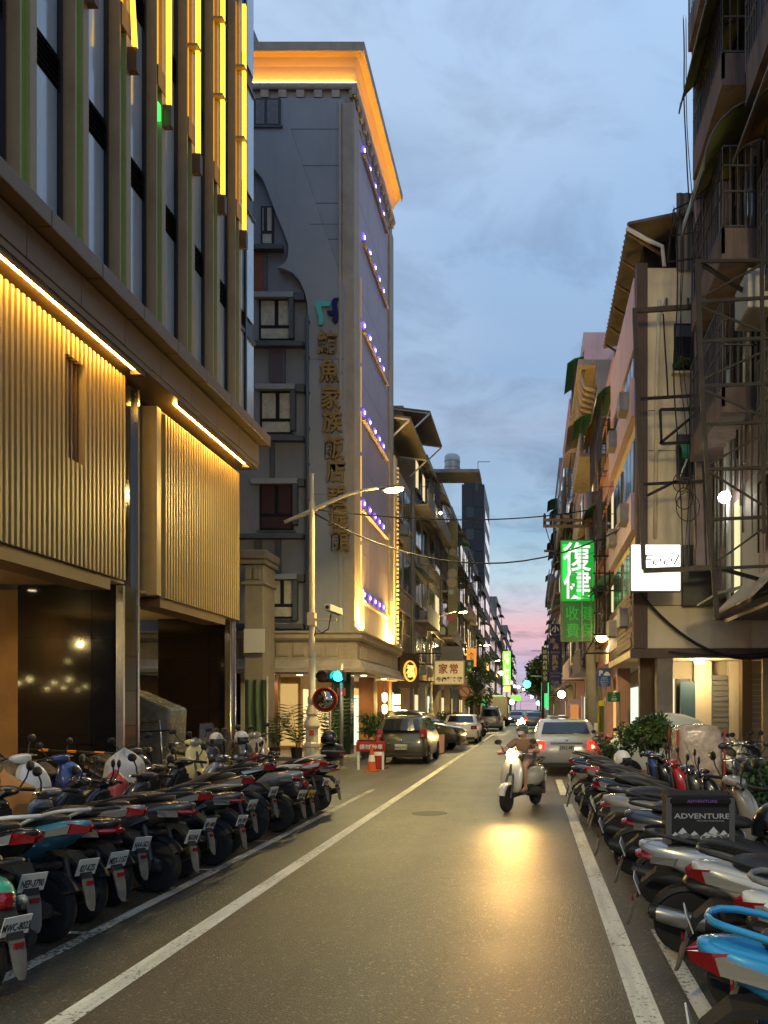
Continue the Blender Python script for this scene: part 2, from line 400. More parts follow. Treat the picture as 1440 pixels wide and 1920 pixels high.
while y < 21.3:
    place(sl_full, 'slat', pod, (FX, y, 3.95), world=True); y += .132
MB().box(-7.62, -7.41, 8.9, 13.45, 4.07, 7.7).box(-7.62, -7.41, 13.98, 15.42, 4.07, 7.7).box(-7.62, -7.41, 13.45, 13.98, 4.07, 5.70).box(-7.62, -7.41, 13.45, 13.98, 7.33, 7.7).box(-7.62, -7.53, 13.45, 13.98, 5.7, 7.33).build('screen_panel', M_back, pod)
MB().box(-7.62, -7.41, 16.75, 21.36, 3.97, 7.7).build('screen_panel', M_back, pod)
MB().box(-7.60, -7.27, 16.55, 16.75, 3.95, 7.62).build('end_panel', M_slat, pod, bevel=.01)
MB().box(-7.9, -7.36, 8.9, 14.9, 3.82, 4.03).build('screen_sill', M_bronze, pod)
MB().box(-7.9, -7.36, 16.9, 20.5, 3.75, 3.94).build('screen_sill', M_bronze, pod)
# soffit ledge, fascia panels and cornice
MB().box(-7.7, -6.97, 8.9, 21.75, 7.84, 7.95).build('ledge', M_bronze, pod)
y = 8.9
while y < 21.7:
    e = min(y + 1.42, 21.75)
    MB().box(-7.2, -6.95, y + .012, e, 7.955, 8.44).build('fascia_panel', M_bronze, pod, bevel=.008)
    MB().box(-7.2, -6.70, y + .18, e + .168, 8.47, 8.72).build('cornice_panel', M_bronze, pod, bevel=.012)
    y += 1.42
MB().box(-7.5, -7.05, 8.9, 21.6, 8.44, 8.80).build('cornice_core', M_frame, pod)
for a, b in ((8.9, 15.25), (17.0, 21.15)):
    MB().box(-7.14, -7.08, a, b, 7.80, 7.836).build('led_strip', M_led, pod)
    MB().box(-7.05, -7.0, a - .05, b + .05, 7.77, 7.838).build('led_cover', M_bronze, pod)
for yy in (15.3, 21.2): MB().box(-7.2, -7.0, yy, yy + .14, 7.74, 7.838).build('led_end_cap', M_brown, pod)
# windows with fins
GX = -7.2
ZW = [(8.82, 11.15), (11.7, 14.35), (14.9, 17.55), (18.1, 20.75), (21.3, 23.95)]
pane_me = MB().box(-.02, 0, 0, .86, 0, 1).mesh('window_pane', M_pane)
lou_me = MB()
for k in range(5): lou_me.hexa([(-.05, 0, k * .09), (.02, 0, k * .09), (.02, 1.12, k * .09), (-.05, 1.12, k * .09)], [(-.05, 0, k * .09 + .06), (-.02, 0, k * .09 + .06), (-.02, 1.12, k * .09 + .06), (-.05, 1.12, k * .09 + .06)])
lou_me = lou_me.mesh('louvre', M_frame)
post_me = MB().box(-.06, .03, -.03, .03, 0, 15.4).mesh('mullion', M_frame)
finA = MB().box(0, .2, -.02, .02, 0, 15.2).mesh('fin', M_fin)
finB = MB().box(0, .2, -.08, .08, 0, 15.2).mesh('fin', M_fin)
gstrip = MB().box(0, .015, -.018, .018, 0, 5.0).mesh('green_led_strip', M_grn)
MB().box(-30, -11.75, 2, 22.3, .1, 24.2).build('rear_block', M_frame, pod)
MB().box(-11.74, -7.26, 8.9, 22.2, 7.95, 24.2).build('wall', M_frame, pod)
for i in range(-2, 7):
    yb = 11.99 + i * 1.415; ya = yb - .30
    if yb < 9.3: continue
    place(finA, 'fin', pod, (GX, ya, 8.8), world=True); place(finB, 'fin', pod, (GX, yb, 8.8), world=True)
    place(gstrip, 'green_led_strip', pod, (GX + .005, ya + .13, 8.82), world=True)
    MB().box(GX - .03, GX, ya + .025, yb - .085, 8.8, 24).build('channel_back', mat('channel back', (.05, .06, .04), .6), pod)
    for z0, z1 in ZW:
        place(pane_me, 'window_pane', pod, (GX - .02, ya - .99, z0), scale=(1, 1, z1 - z0), world=True)
        place(lou_me, 'louvre', pod, (GX, ya - 1.02, z1 + .06), world=True)
    place(post_me, 'mullion', pod, (GX, ya - .09, 8.8), world=True)
    place(post_me, 'mullion', pod, (GX, ya - 1.02, 8.8), world=True)
    if i >= 1:
        MB().box(GX, -6.985, ya + .021, yb + .081, 13.42, 13.8).build('light_box_cap', M_brown, pod)
        MB().box(-6.999, -6.84, yb - .05, yb + .081, 12.8, 13.2).build('light_box_cap', M_brown, pod)
        if i == 2:   # the one with crossing tubes
            for (za, zb, ya_, yb_) in ((13.81, 15.2, .12, .02), (15.2, 17.2, .02, .12)):
                MB().hexa([(-7.17, yb - .2, za), (-7.17 + ya_, yb - .2, za), (-7.17 + ya_, yb - .1, za), (-7.17, yb - .1, za)], [(-7.17 + .12 - yb_, yb - .2, zb), (-7.05, yb - .2, zb), (-7.05, yb - .1, zb), (-7.17 + .12 - yb_, yb - .1, zb)]).build('light_tube', M_yel2, pod)
            MB().hexa([(-6.9, yb - .1, 13.2), (-6.84, yb - .1, 13.2), (-6.84, yb, 13.2), (-6.9, yb, 13.2)], [(-6.98, yb - .1, 15.2), (-6.95, yb - .1, 15.2), (-6.95, yb, 15.2), (-6.98, yb, 15.2)]).build('light_tube', M_yel, pod)
            MB().hexa([(-6.98, yb - .1, 15.2), (-6.95, yb - .1, 15.2), (-6.95, yb, 15.2), (-6.98, yb, 15.2)], [(-6.98, yb - .1, 17.2), (-6.84, yb - .1, 17.2), (-6.84, yb, 17.2), (-6.98, yb, 17.2)]).build('light_tube', M_yel, pod)
        else:
            z1 = 24. if i < 4 else (19.3 if i == 4 else 18.6)
            MB().box(-7.14, -7.05, yb - .2, yb - .12, 13.81, z1).build('light_tube', M_yel2, pod)
            MB().box(-6.93, -6.85, yb - .07, yb + .01, 13.21, z1).build('light_tube', M_yel, pod)
            for zz in (15.3, 17.0): MB().box(-7.19, -6.835, yb - .21, yb + .03, zz, zz + .05).build('tube_bracket', M_fin, pod)
        if i == 3: MB().box(-7.16, -7.02, yb - .2, yb - .1, 12.85, 13.15).build('green_light_tube', glow('green tube', (.05, 1, .1), 2.), pod)
for z0, z1 in ZW:
    MB().box(GX - .04, GX - .02, 20.66, 21.4, z0, z1).build('window_pane', M_pane, pod)
    MB().box(GX - .04, GX - .02, 21.5, 22.15, z0, z1).build('window_pane', M_pane, pod)
    MB().box(GX - .05, GX + .02, 20.62, 22.18, z1, z1 + .1).build('transom', M_frame, pod)
MB().box(GX - .05, GX + .03, 21.4, 21.5, 8.8, 24).build('mullion', M_frame, pod)
# ground floor: granite piers, soffit, warm hall behind
MB().box(-11.6, -7.45, 8.9, 15.6, 4.02, 4.06).build('soffit', M_soffit, pod)
MB().box(-11.6, -7.45, 16.3, 21.4, 3.96, 4.0).build('soffit', M_soffit, pod)
def pier(y0, y1, x0, x1, zt):
    nx, nz = 2, 4
    for i in range(nx):
        for k in range(nz):
            a, b = x0 + (x1 - x0) * (0, .76, 1)[i], x0 + (x1 - x0) * (0, .76, 1)[i + 1]
            MB().box(a + .004, b - .004, y0, y0 + .04, .13 + (zt - .13) * (0, .29, .41, .75, 1)[k] + .004, .13 + (zt - .13) * (0, .29, .41, .75, 1)[k + 1]).build('granite_panel', M_granite, pod)
    MB().box(x0, x1, y0 + .045, y1, .13, zt).build('pier_core', M_tile, pod)
pier(15.6, 16.25, -9.4, -7.62, 4.0); pier(21.0, 21.4, -9.2, -7.55, 3.95)
for k in range(6):
    MB().box(-7.56, -7.50, 15.72, 16.2, .13 + k * .65, .77 + k * .65).build('tile', M_tile, pod)
    MB().box(-7.52, -7.46, 21.05, 21.36, .13 + k * .65, .77 + k * .65).build('tile', M_tile, pod)
for yy in (15.62, 16.21): MB().box(-7.61, -7.48, yy, yy + .07, .13, 7.8 if yy > 16 else 4.0).build('steel_trim', M_chrome, pod)
for yy in (21.0, 21.37): MB().box(-7.55, -7.42, yy, yy + .05, .13, 4.0).build('steel_trim', M_chrome, pod)
MB().box(-7.9, -7.55, 15.6, 16.25, 4.0, 7.8).build('upper_column', M_granite, pod)
MB().box(-11.7, -11.5, 8.9, 21.4, .13, 4.05).build('hall_wall', mat('ochre wall', (.35, .20, .07), .7, var=.15), pod)
MB().box(-11.5, -9.4, 16.2, 16.3, .13, 4.0).build('hall_wall', mat('ochre wall', (.35, .20, .07), .7, var=.15), pod)
for (dx, dy, dz) in ((-9.0, 11.6, 4.015), (-9.6, 14.8, 4.015), (-8.4, 18.2, 3.955), (-8.5, 13.2, 4.015)):
    MB().lathe([(.001, 0), (.07, 0), (.07, -.01), (.001, -.01)], (dx, dy, dz), n=14).build('downlight', M_down, pod)
    lamp('SPOT', 'downlight_beam', (dx, dy, dz - .03), 75, (1, .66, .26), pod, spot_size=R(130), spot_blend=.6, shadow_soft_size=.06)

for k, (by, bz, br_) in enumerate(((9.6, 2.3, .05), (9.95, 2.2, .04), (10.35, 2.45, .07), (10.6, 2.25, .05), (11.0, 2.35, .06), (11.3, 2.2, .05), (12.0, 2.4, .07), (12.4, 2.3, .05), (10.4, 2.9, .05))):
    MB().ball((-11.3, by, bz), br_, 10, 6).build('wall_globe', glow('hall globe', (1., .78, .3), 16), pod, smooth=True)
    MB().tube([(-11.3, by, bz + br_), (-11.3, by, 4.0)], .008, 5).build('globe_cord', M_black, pod)
lamp('POINT', 'hall_light', (-10.9, 10.6, 3.3), 45, (1., .72, .28), pod, shadow_soft_size=.04)
lamp('POINT', 'hall_light', (-10.4, 19.0, 3.2), 35, (1., .72, .28), pod, shadow_soft_size=.04)
# ------------------------------------------------------------------ big grey hotel with sculpted wall
M_hgrey = mat('grey render', (.22, .23, .25), .8, var=.10, vscale=.8, streak=.35, dirt=(.16, .16, .165), bump=.2)
M_hgrey2 = mat('lighter grey render', (.30, .31, .33), .8, var=.08, vscale=.7, streak=.3, dirt=(.22, .22, .225), bump=.2)
M_ledge = mat('dark grey trim', (.085, .09, .10), .7, var=.12)
M_stone = mat('beige stone trim', (.38, .32, .245), .7, var=.15, vscale=2, streak=.3)
M_lil = mat('lilac grey panel', (.38, .32, .37), .55, var=.08, vscale=1)
M_cove = mat('cove plaster', (.72, .50, .25), .7)
M_orange = glow('orange cove strip', (1., .47, .06), 32)
M_warm = glow('warm neon tube', (1., .56, .05), 5)
M_blue = glow('blue white led', (.45, .4, 1.), 10)
M_bluerim = glow('blue led rim', (.08, .03, 1.), 5)
M_curtain = mat('beige curtain', (.46, .42, .33), .8, var=.25, vscale=6)
M_gold = mat('bronze letters', (.34, .21, .075), .45, .5)
HX, HY = -6.37, 30.0
hot = thing('hotel_building', 'tall grey hotel with wavy relief wall, orange lit cornice and blue dot lights', 'building', (-9, 34, 0))
MB().box(-34, HX, HY, 38.4, 4.35, 23.5).build('wall', M_hgrey, hot)
# wavy relief: outline read along the wall
def hp(px, py): return (X(px, HY), Z(py, HY))
edge = [(470, 322), (482, 327), (497, 345), (508, 372), (522, 410), (538, 448), (545, 468), (544, 490), (537, 502), (524, 510), (536, 512), (553, 520), (566, 534), (574, 552), (580, 575), (582, 610)]
poly = [hp(*p) for p in edge] + [hp(584, 1185), hp(650, 1185), hp(650, 620), hp(649, 545), hp(548, 250), hp(470, 250)]
MB().prism(poly, HY - .30, HY - .002).build('relief_wall', M_hgrey2, hot, bevel=.015)
poly2 = [hp(548, 250), hp(649, 545), hp(650, 192), hp(470, 192), hp(470, 250)]
MB().prism(poly2, HY - .22, HY - .002).build('relief_wall', M_hgrey2, hot, bevel=.01)
for py in (250, 318, 388, 455):
    xl = 548 + (py - 250) * .342
    MB().box(X(xl, HY), X(648, HY), HY - .224, HY - .2195, Z(py, HY) - .012, Z(py, HY) + .012).build('joint', M_ledge, hot)
# windows of the side wall
def hwin(x0, x1, y0, y1, split=.55, cur=M_curtain, bars=True, d=0.):
    w = MB().box(X(x0, HY), X(x1, HY), HY - .06 - d, HY - .001 - d, Z(y1, HY), Z(y0, HY)).build('window', M_frame, hot)
    a, b, zt, zb = X(x0, HY) + .07, X(x1, HY) - .07, Z(y0, HY) - .07, Z(y1, HY) + .07
    mx = a + (b - a) * split; zm = zb + (zt - zb) * .3
    if bars:
        for u0, u1, v0, v1 in ((a, mx - .07, zm + .07, zt), (mx + .07, b, zm + .07, zt), (a, b, zb, zm - .05)):
            MB().box(u0, u1, HY - .075 - d, HY - .061 - d, v0, v1).build('pane', cur, w)
    else:
        for u0, u1 in ((a, mx - .05), (mx + .05, b)): MB().box(u0, u1, HY - .075 - d, HY - .061 - d, zb, zt).build('pane', cur, w)
    MB().box(X(x0, HY) - .1, X(x1, HY) + .1, HY - .14 - d, HY - .09 - d, Z(y1, HY) - .08, Z(y1, HY) - .02).build('window_sill', M_ledge, hot)
M_curt2 = mat('grey curtain', (.16, .16, .17), .8, var=.25, vscale=6)
M_curt3 = mat('maroon curtain', (.05, .018, .018), .7, var=.2, vscale=6)
hwin(481, 530, 195, 247, .45, M_curt2, False, d=.23)
hwin(490, 514, 388, 462, .3)
hwin(487, 547, 562, 640); hwin(489, 549, 735, 815); hwin(488, 551, 908, 995, .5, M_curt3); hwin(503, 553, 1085, 1160)
for py in (466, 646, 822, 1004, 1172):
    MB().box(X(440, HY), X(572 if py > 470 else 533, HY), HY - .28, HY - .005, Z(py + 8, HY), Z(py, HY) + .02).build('ledge', M_ledge, hot, bevel=.01)
for py, xa, xb in ((553, 480, 553), (724, 482, 556), (900, 474, 560), (1078, 500, 560)):
    MB().box(X(xa, HY), X(xb, HY), HY - .26, HY - .005, Z(py + 10, HY), Z(py, HY)).build('window_hood', M_hgrey2, hot, bevel=.01)
    MB().box(X(xb - 8, HY), X(xb, HY), HY - .24, HY - .005, Z(py + 86, HY), Z(py + 11, HY)).build('window_jamb', M_ledge, hot)
    MB().box(X(xb + 1, HY), X(573, HY), HY - .22, HY - .005, Z(py + 14, HY), Z(py, HY)).build('ledge', M_ledge, hot)
for (a, b, y0, y1, m) in ((478, 497, 476, 550, mat('brick red panel', (.20, .06, .035), .7, var=.2)), (497, 502, 476, 550, M_ledge), (511, 530, 655, 720, mat('plum panel', (.10, .07, .09), .7)), (507, 511, 655, 720, M_ledge), (530, 536, 655, 720, M_ledge), (509, 516, 830, 898, M_ledge), (519, 528, 1013, 1076, M_ledge), (480, 492, 1013, 1076, M_ledge)):
    MB().box(X(a, HY) + .003, X(b, HY) - .003, HY - .12, HY - .004, Z(y1, HY), Z(y0, HY)).build('wall_strip', m, hot)
# corner pilasters and street front
MB().box(-6.62, -6.18, HY - .26, HY + .55, 4.4, 22.86).build('corner_pilaster', M_stone, hot, bevel=.03)
MB().box(-6.72, -6.63, HY - .34, HY - .02, 4.4, 22.86).build('corner_rib', M_stone, hot, bevel=.02)
MB().box(HX, -6.2, 37.4, 38.3, 4.4, 22.86).build('corner_pilaster', M_stone, hot, bevel=.03)
for i, z0 in enumerate([4.4 + k * 1.58 for k in range(12)]):
    for j in range(3):
        y0 = HY + .58 + j * 2.27
        MB().box(HX, -6.30, y0 + .012, y0 + 2.255, z0 + .012, z0 + 1.57).build('facade_panel', M_lil, hot)
for r, z0 in enumerate((22.6, 19.35, 16.05, 12.8, 9.4, 6.0)):
    MB().box(-6.30, -6.16, 31.6, 36.9, z0 - .36, z0 - .26).build('light_ledge', M_lil, hot)
    for yd in (31.9, 33.0, 34.1, 35.05, 36.0):
        rim = MB().lathe([(.14, -6.30), (.14, -6.25), (.075, -6.25)], (0, yd, z0), 'x', 14).build('blue_light', M_bluerim, hot)
        MB().lathe([(.06, -6.25), (.06, -6.22), (.002, -6.215)], (0, yd, z0), 'x', 12).build('bulb', M_blue, rim)
# neon uplights at both front edges; thin dim segments imitate their glow upward
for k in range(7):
    MB().tube([(-6.12, HY + .60, 6.15 + k * 1.6), (-6.12, HY + .60, 7.6 + k * 1.6)], .022, 6).build('neon_and_glow_tube', glow('painted uplight %d' % k, (1., .55, .06), 2.0 * .72 ** k), hot)
for yd, zt in ((HY + .62, 6.0), (37.3, 6.4)):
    MB().tube([(-6.1, yd, 4.55), (-6.1, yd, zt)], .07, 8).build('neon_and_glow_tube', M_warm, hot)
    lamp('AREA', 'uplight', (-6.02, yd, 4.62), 1000, (1, .6, .12), hot, rot=(R(180), R(-8), 0), size=.35)
MB().box(-6.12, -6.06, 31.0, 37.1, 4.46, 4.52).build('neon_and_glow_tube', M_warm, hot)
# great cornice with lit cove, top and bottom edges mitred round the corner
def corn(name, prof, m, far=38.2, left=-14.):
    """prof: (outward, z) outline; runs along the side wall and the street front with a mitre"""
    rings = []
    for (x, y, sx, sy) in ((left, HY, 0, -1), (HX, HY, 1, -1), (HX, far, 1, 0)):
        rings.append([(x + o * sx, y + o * sy, z) for o, z in prof])
    return MB().loft(rings).build(name, m, hot)
corn('frieze', [(.02, 22.85), (.10, 22.85), (.12, 23.0), (.12, 23.36), (.02, 23.36)], M_stone)
corn('cornice_band', [(.02, 23.36), (.24, 23.36), (.27, 23.42), (.27, 23.55), (.02, 23.55)], M_stone)
corn('cornice_cove', [(.05, 23.56), (.10, 23.56), (.12, 23.85), (.20, 24.15), (.34, 24.38), (.52, 24.52), (.05, 24.52)], M_cove)
corn('cornice_rim', [(.02, 24.53), (.52, 24.53), (.54, 24.42), (.58, 24.42), (.60, 24.72), (.02, 24.72)], M_stone)
corn('cove_light', [(.18, 23.565), (.235, 23.565), (.235, 23.60), (.18, 23.60)], M_orange)
den_me = MB().box(-.14, .14, 0, .11, 0, .26).mesh('dentil', M_stone)
k = 0
while -6.2 - k * .62 > -10.2:
    place(den_me, 'dentil', hot, (-6.22 - k * .62, HY - .24, 23.07), world=True); k += 1
k = 0
while 29.75 + k * .62 < 38.2:
    place(den_me, 'dentil', hot, (HX + .24, 29.75 + k * .62, 23.07), (0, 0, PI / 2), world=True); k += 1
MB().box(-12.6, -9.85, HY + .2, 36, 24.7, 25.8).build('roof_box', M_hgrey, hot)
# lower canopy
corn('canopy_upper', [(.02, 4.1), (.42, 4.1), (.5, 4.18), (.5, 4.3), (.58, 4.36), (.58, 4.42), (.02, 4.42)], M_stone, 38.6)
corn('canopy_frieze', [(.02, 3.45), (.30, 3.45), (.30, 4.1), (.02, 4.1)], M_stone, 38.6)
corn('canopy_lower', [(.02, 3.0), (.62, 3.0), (.62, 3.12), (.5, 3.2), (.42, 3.38), (.34, 3.45), (.02, 3.45)], M_stone, 38.6)
for k in range(7):
    x0 = HX - .35 - k * .58
    f = MB().box(x0 - .44, x0, HY - .345, HY - .302, 3.56, 4.0).build('frieze_panel', M_stone, hot, bevel=.015)
    MB().box(x0 - .38, x0 - .06, HY - .36, HY - .346, 3.62, 3.94).build('inset', M_stone, f, bevel=.006)
rib = MB().box(0, .05, 0, .09, 3.5, 4.05).mesh('rib', M_stone)
for k in range(38): place(rib, 'rib', hot, (HX + .302, HY + .1 + k * .22, 0), world=True)
MB().box(-34, HX, HY, 38.4, 3.0, 4.34).build('canopy_core', M_hgrey, hot)
# lobby under the canopy
MB().box(-14, HX + .3, HY + .02, 38.4, 2.96, 2.995).build('soffit', mat('white soffit', (.7, .62, .5), .6), hot)
M_dgreen = mat('dark green marble', (.015, .028, .02), .15)
M_ocol = mat('orange stone', (.42, .19, .07), .5, var=.15)
MB().box(-6.95, -6.35, HY - .1, HY + .5, .13, 2.96).build('column', M_dgreen, hot, bevel=.02)
MB().box(-6.9, -6.3, 34.0, 34.8, .13, 2.96).build('column', M_ocol, hot, bevel=.02)
MB().box(-6.9, -6.3, 37.6, 38.3, .13, 2.96).build('column', M_ocol, hot, bevel=.02)
MB().box(-10.6, -10.2, HY - .1, HY + .3, .13, 2.96).build('column', M_dgreen, hot)
MB().box(-9.4, -9.1, HY + .6, HY + .9, .13, 2.96).build('column', mat('brown panel', (.13, .06, .03), .5), hot)
MB().box(-34, -9.0, 33.2, 33.3, .13, 2.96).build('lobby_wall', mat('gold lobby wall', (.45, .30, .12), .5, var=.3, vscale=2), hot)
MB().box(-9.1, -9.0, 33.3, 38.4, .13, 2.96).build('lobby_wall', mat('gold lobby wall', (.45, .30, .12), .5), hot)
for k in range(4): MB().box(-9.0, -8.96, 33.6 + k * 1.15, 34.6 + k * 1.15, .3, 2.5).build('lobby_glass', glow('lit lobby glass', (1., .68, .28), 1.3), hot)
for k in range(5): MB().box(-13.2 + k * .85, -12.5 + k * .85, 33.15, 33.195, .3, 2.7).build('lobby_glass', glow('lit lobby glass gold', (1., .62, .2), .55), hot)
MB().box(-7.9, -7.1, 35.9, 36.0, .2, 2.3).build('lit_doorway', glow('lit doorway', (.85, 1., .7), 1.0), hot)
for (dx, dy) in ((-7.4, 29.75), (-8.4, 30.9), (-6.2, 31.5), (-7.0, 33.0), (-9.2, 30.2), (-6.15, 35.5)):
    MB().lathe([(.001, 0), (.1, 0), (.1, -.012), (.001, -.012)], (dx, dy, 2.96), n=14).build('downlight', M_down, hot)
    lamp('SPOT', 'downlight_beam', (dx, dy, 2.92), 70, (1, .64, .28), hot, spot_size=R(140), spot_blend=.6, shadow_soft_size=.08)
lan = glow('lantern glass', (1., .72, .22), 9)
for zz in (2.2, 1.72):
    MB().lathe([(.03, -.2), (.1, -.14), (.11, .14), (.03, .2)], (-6.1, 35.4, zz), n=12).build('wall_lantern', lan, hot, smooth=True)
MB().tube([(-6.1, 35.4, 1.0), (-6.1, 35.4, 2.9)], .03).build('lantern_rod', M_chrome, hot)
for zz in (2.15, 1.62): MB().box(-6.25, -5.95, 38.35, 38.6, zz - .22, zz + .22).build('lantern_box', glow('bright lantern', (1., .66, .2), 11), hot)
lamp('POINT', 'lantern_light', (-5.75, 38.1, 1.9), 110, (1, .60, .17), hot, shadow_soft_size=.2)
for py in range(610, 1180, 66):
    MB().box(X(579, HY), X(586, HY), HY - .4, HY - .28, Z(py + 3, HY), Z(py, HY)).build('pipe_clip', M_ledge, hot)
MB().tube([(X(582, HY), HY - .36, Z(600, HY)), (X(582, HY), HY - .36, 4.5)], .05, 8).build('drain_pipe', M_ledge, hot, smooth=True)
for py in (700, 790, 880, 1030): MB().box(X(644, HY), X(648, HY), HY - .33, HY - .301, Z(py + 6, HY), Z(py, HY)).build('wall_vent', M_stone, hot)
for zz in (9.2, 13.9, 18.6): MB().box(X(585, HY), X(649, HY), HY - .304, HY - .2985, zz - .008, zz + .008).build('joint', M_ledge, hot)
# lettering and emblem on the relief wall
chars = '鮪魚家族飯店碧堤館'
cy = [651, 703, 753, 797, 846, 890, 938, 987, 1020]
cy = [651, 703, 753, 797, 846, 889, 937, 975, 1015]
for ch, py in zip(chars, cy):
    place(text_mesh(ch, 1.0, .06, M_gold, .022), 'wall_letter', hot, (X(619, HY) + (py - 651) * .0012, HY - .40, Z(py, HY)), FACE, world=True, scale=(.70, .84, 1))
def shape(pts): return [hp(*p) for p in pts]
MB().prism(shape([(597, 577), (601, 575), (624, 575), (624, 582), (622, 584), (608, 584), (608, 590), (611, 600), (612, 610), (610, 618), (602, 619), (603, 612), (603, 605), (600, 595), (597, 585)]), HY - .42, HY - .31).build('logo', mat('turquoise sign', (.10, .50, .45), .4), hot)
MB().prism(shape([(640, 569), (632, 569), (627, 574), (627, 582), (629, 590), (627, 593), (620, 592), (618, 596), (620, 599), (628, 601), (630, 605), (628, 612), (633, 615), (637, 612), (639, 604), (639, 592), (636, 582), (636, 574)]), HY - .42, HY - .31).build('logo', mat('navy sign', (.005, .008, .09), .4), hot)
# ------------------------------------------------------------------ scooters
def ring_x(x, zc, w, h, n=14, p=2.6):                    # rounded section across the length
    out = []
    for k in range(n):
        a = 2 * PI * k / n; c, s = math.cos(a), math.sin(a)
        out.append((x, w * abs(c) ** (2 / p) * (1 if c >= 0 else -1), zc + h * abs(s) ** (2 / p) * (1 if s >= 0 else -1)))
    return out
def ring_z(z, xc, d, w, n=14, p=2.6):
    out = []
    for k in range(n):
        a = 2 * PI * k / n; c, s = math.cos(a), math.sin(a)
        out.append((xc + d * abs(c) ** (2 / p) * (1 if c >= 0 else -1), w * abs(s) ** (2 / p) * (1 if s >= 0 else -1), z))
    return out
def loftx(secs, p=2.6): return MB().loft([ring_x(*s, p=p) for s in secs])
def loftz(secs, p=2.6): return MB().loft([ring_z(*s, p=p) for s in secs])
def wheel_mb(R_, w):
    ty = MB().lathe([(R_ * .64, -w * .42), (R_ * .8, -w * .5), (R_ * .93, -w * .42), (R_ * .99, -w * .2), (R_, 0), (R_ * .99, w * .2), (R_ * .93, w * .42), (R_ * .8, w * .5), (R_ * .64, w * .42)], (0, 0, 0), 'y', 28)
    rm = MB().lathe([(R_ * .58, -w * .38), (R_ * .66, -w * .40), (R_ * .66, w * .40), (R_ * .58, w * .38), (R_ * .58, -w * .38)], (0, 0, 0), 'y', 24)
    for k in range(5):
        a = 2 * PI * k / 5; rm.bar((0, 0, 0), (R_ * .6 * math.cos(a), 0, R_ * .6 * math.sin(a)), .03, .045, (0, 1, 0))
    rm.lathe([(.001, -w * .5), (.045, -w * .45), (.045, w * .45), (.001, w * .5)], (0, 0, 0), 'y', 12)
    return ty, rm
def arc_fender(R_, w, a0, a1, n=14):
    rings = []
    for i in range(n + 1):
        a = R(a0 + (a1 - a0) * i / n); r = R_
        rings.append([((r - .03) * math.cos(a), -w, (r - .03) * math.sin(a)), ((r + .004) * math.cos(a), -w * .8, (r + .004) * math.sin(a)), ((r + .02) * math.cos(a), 0, (r + .02) * math.sin(a)),
                      ((r + .004) * math.cos(a), w * .8, (r + .004) * math.sin(a)), ((r - .03) * math.cos(a), w, (r - .03) * math.sin(a)), ((r - .01) * math.cos(a), 0, (r - .01) * math.sin(a))])
    return MB().loft(rings)
class Style: pass
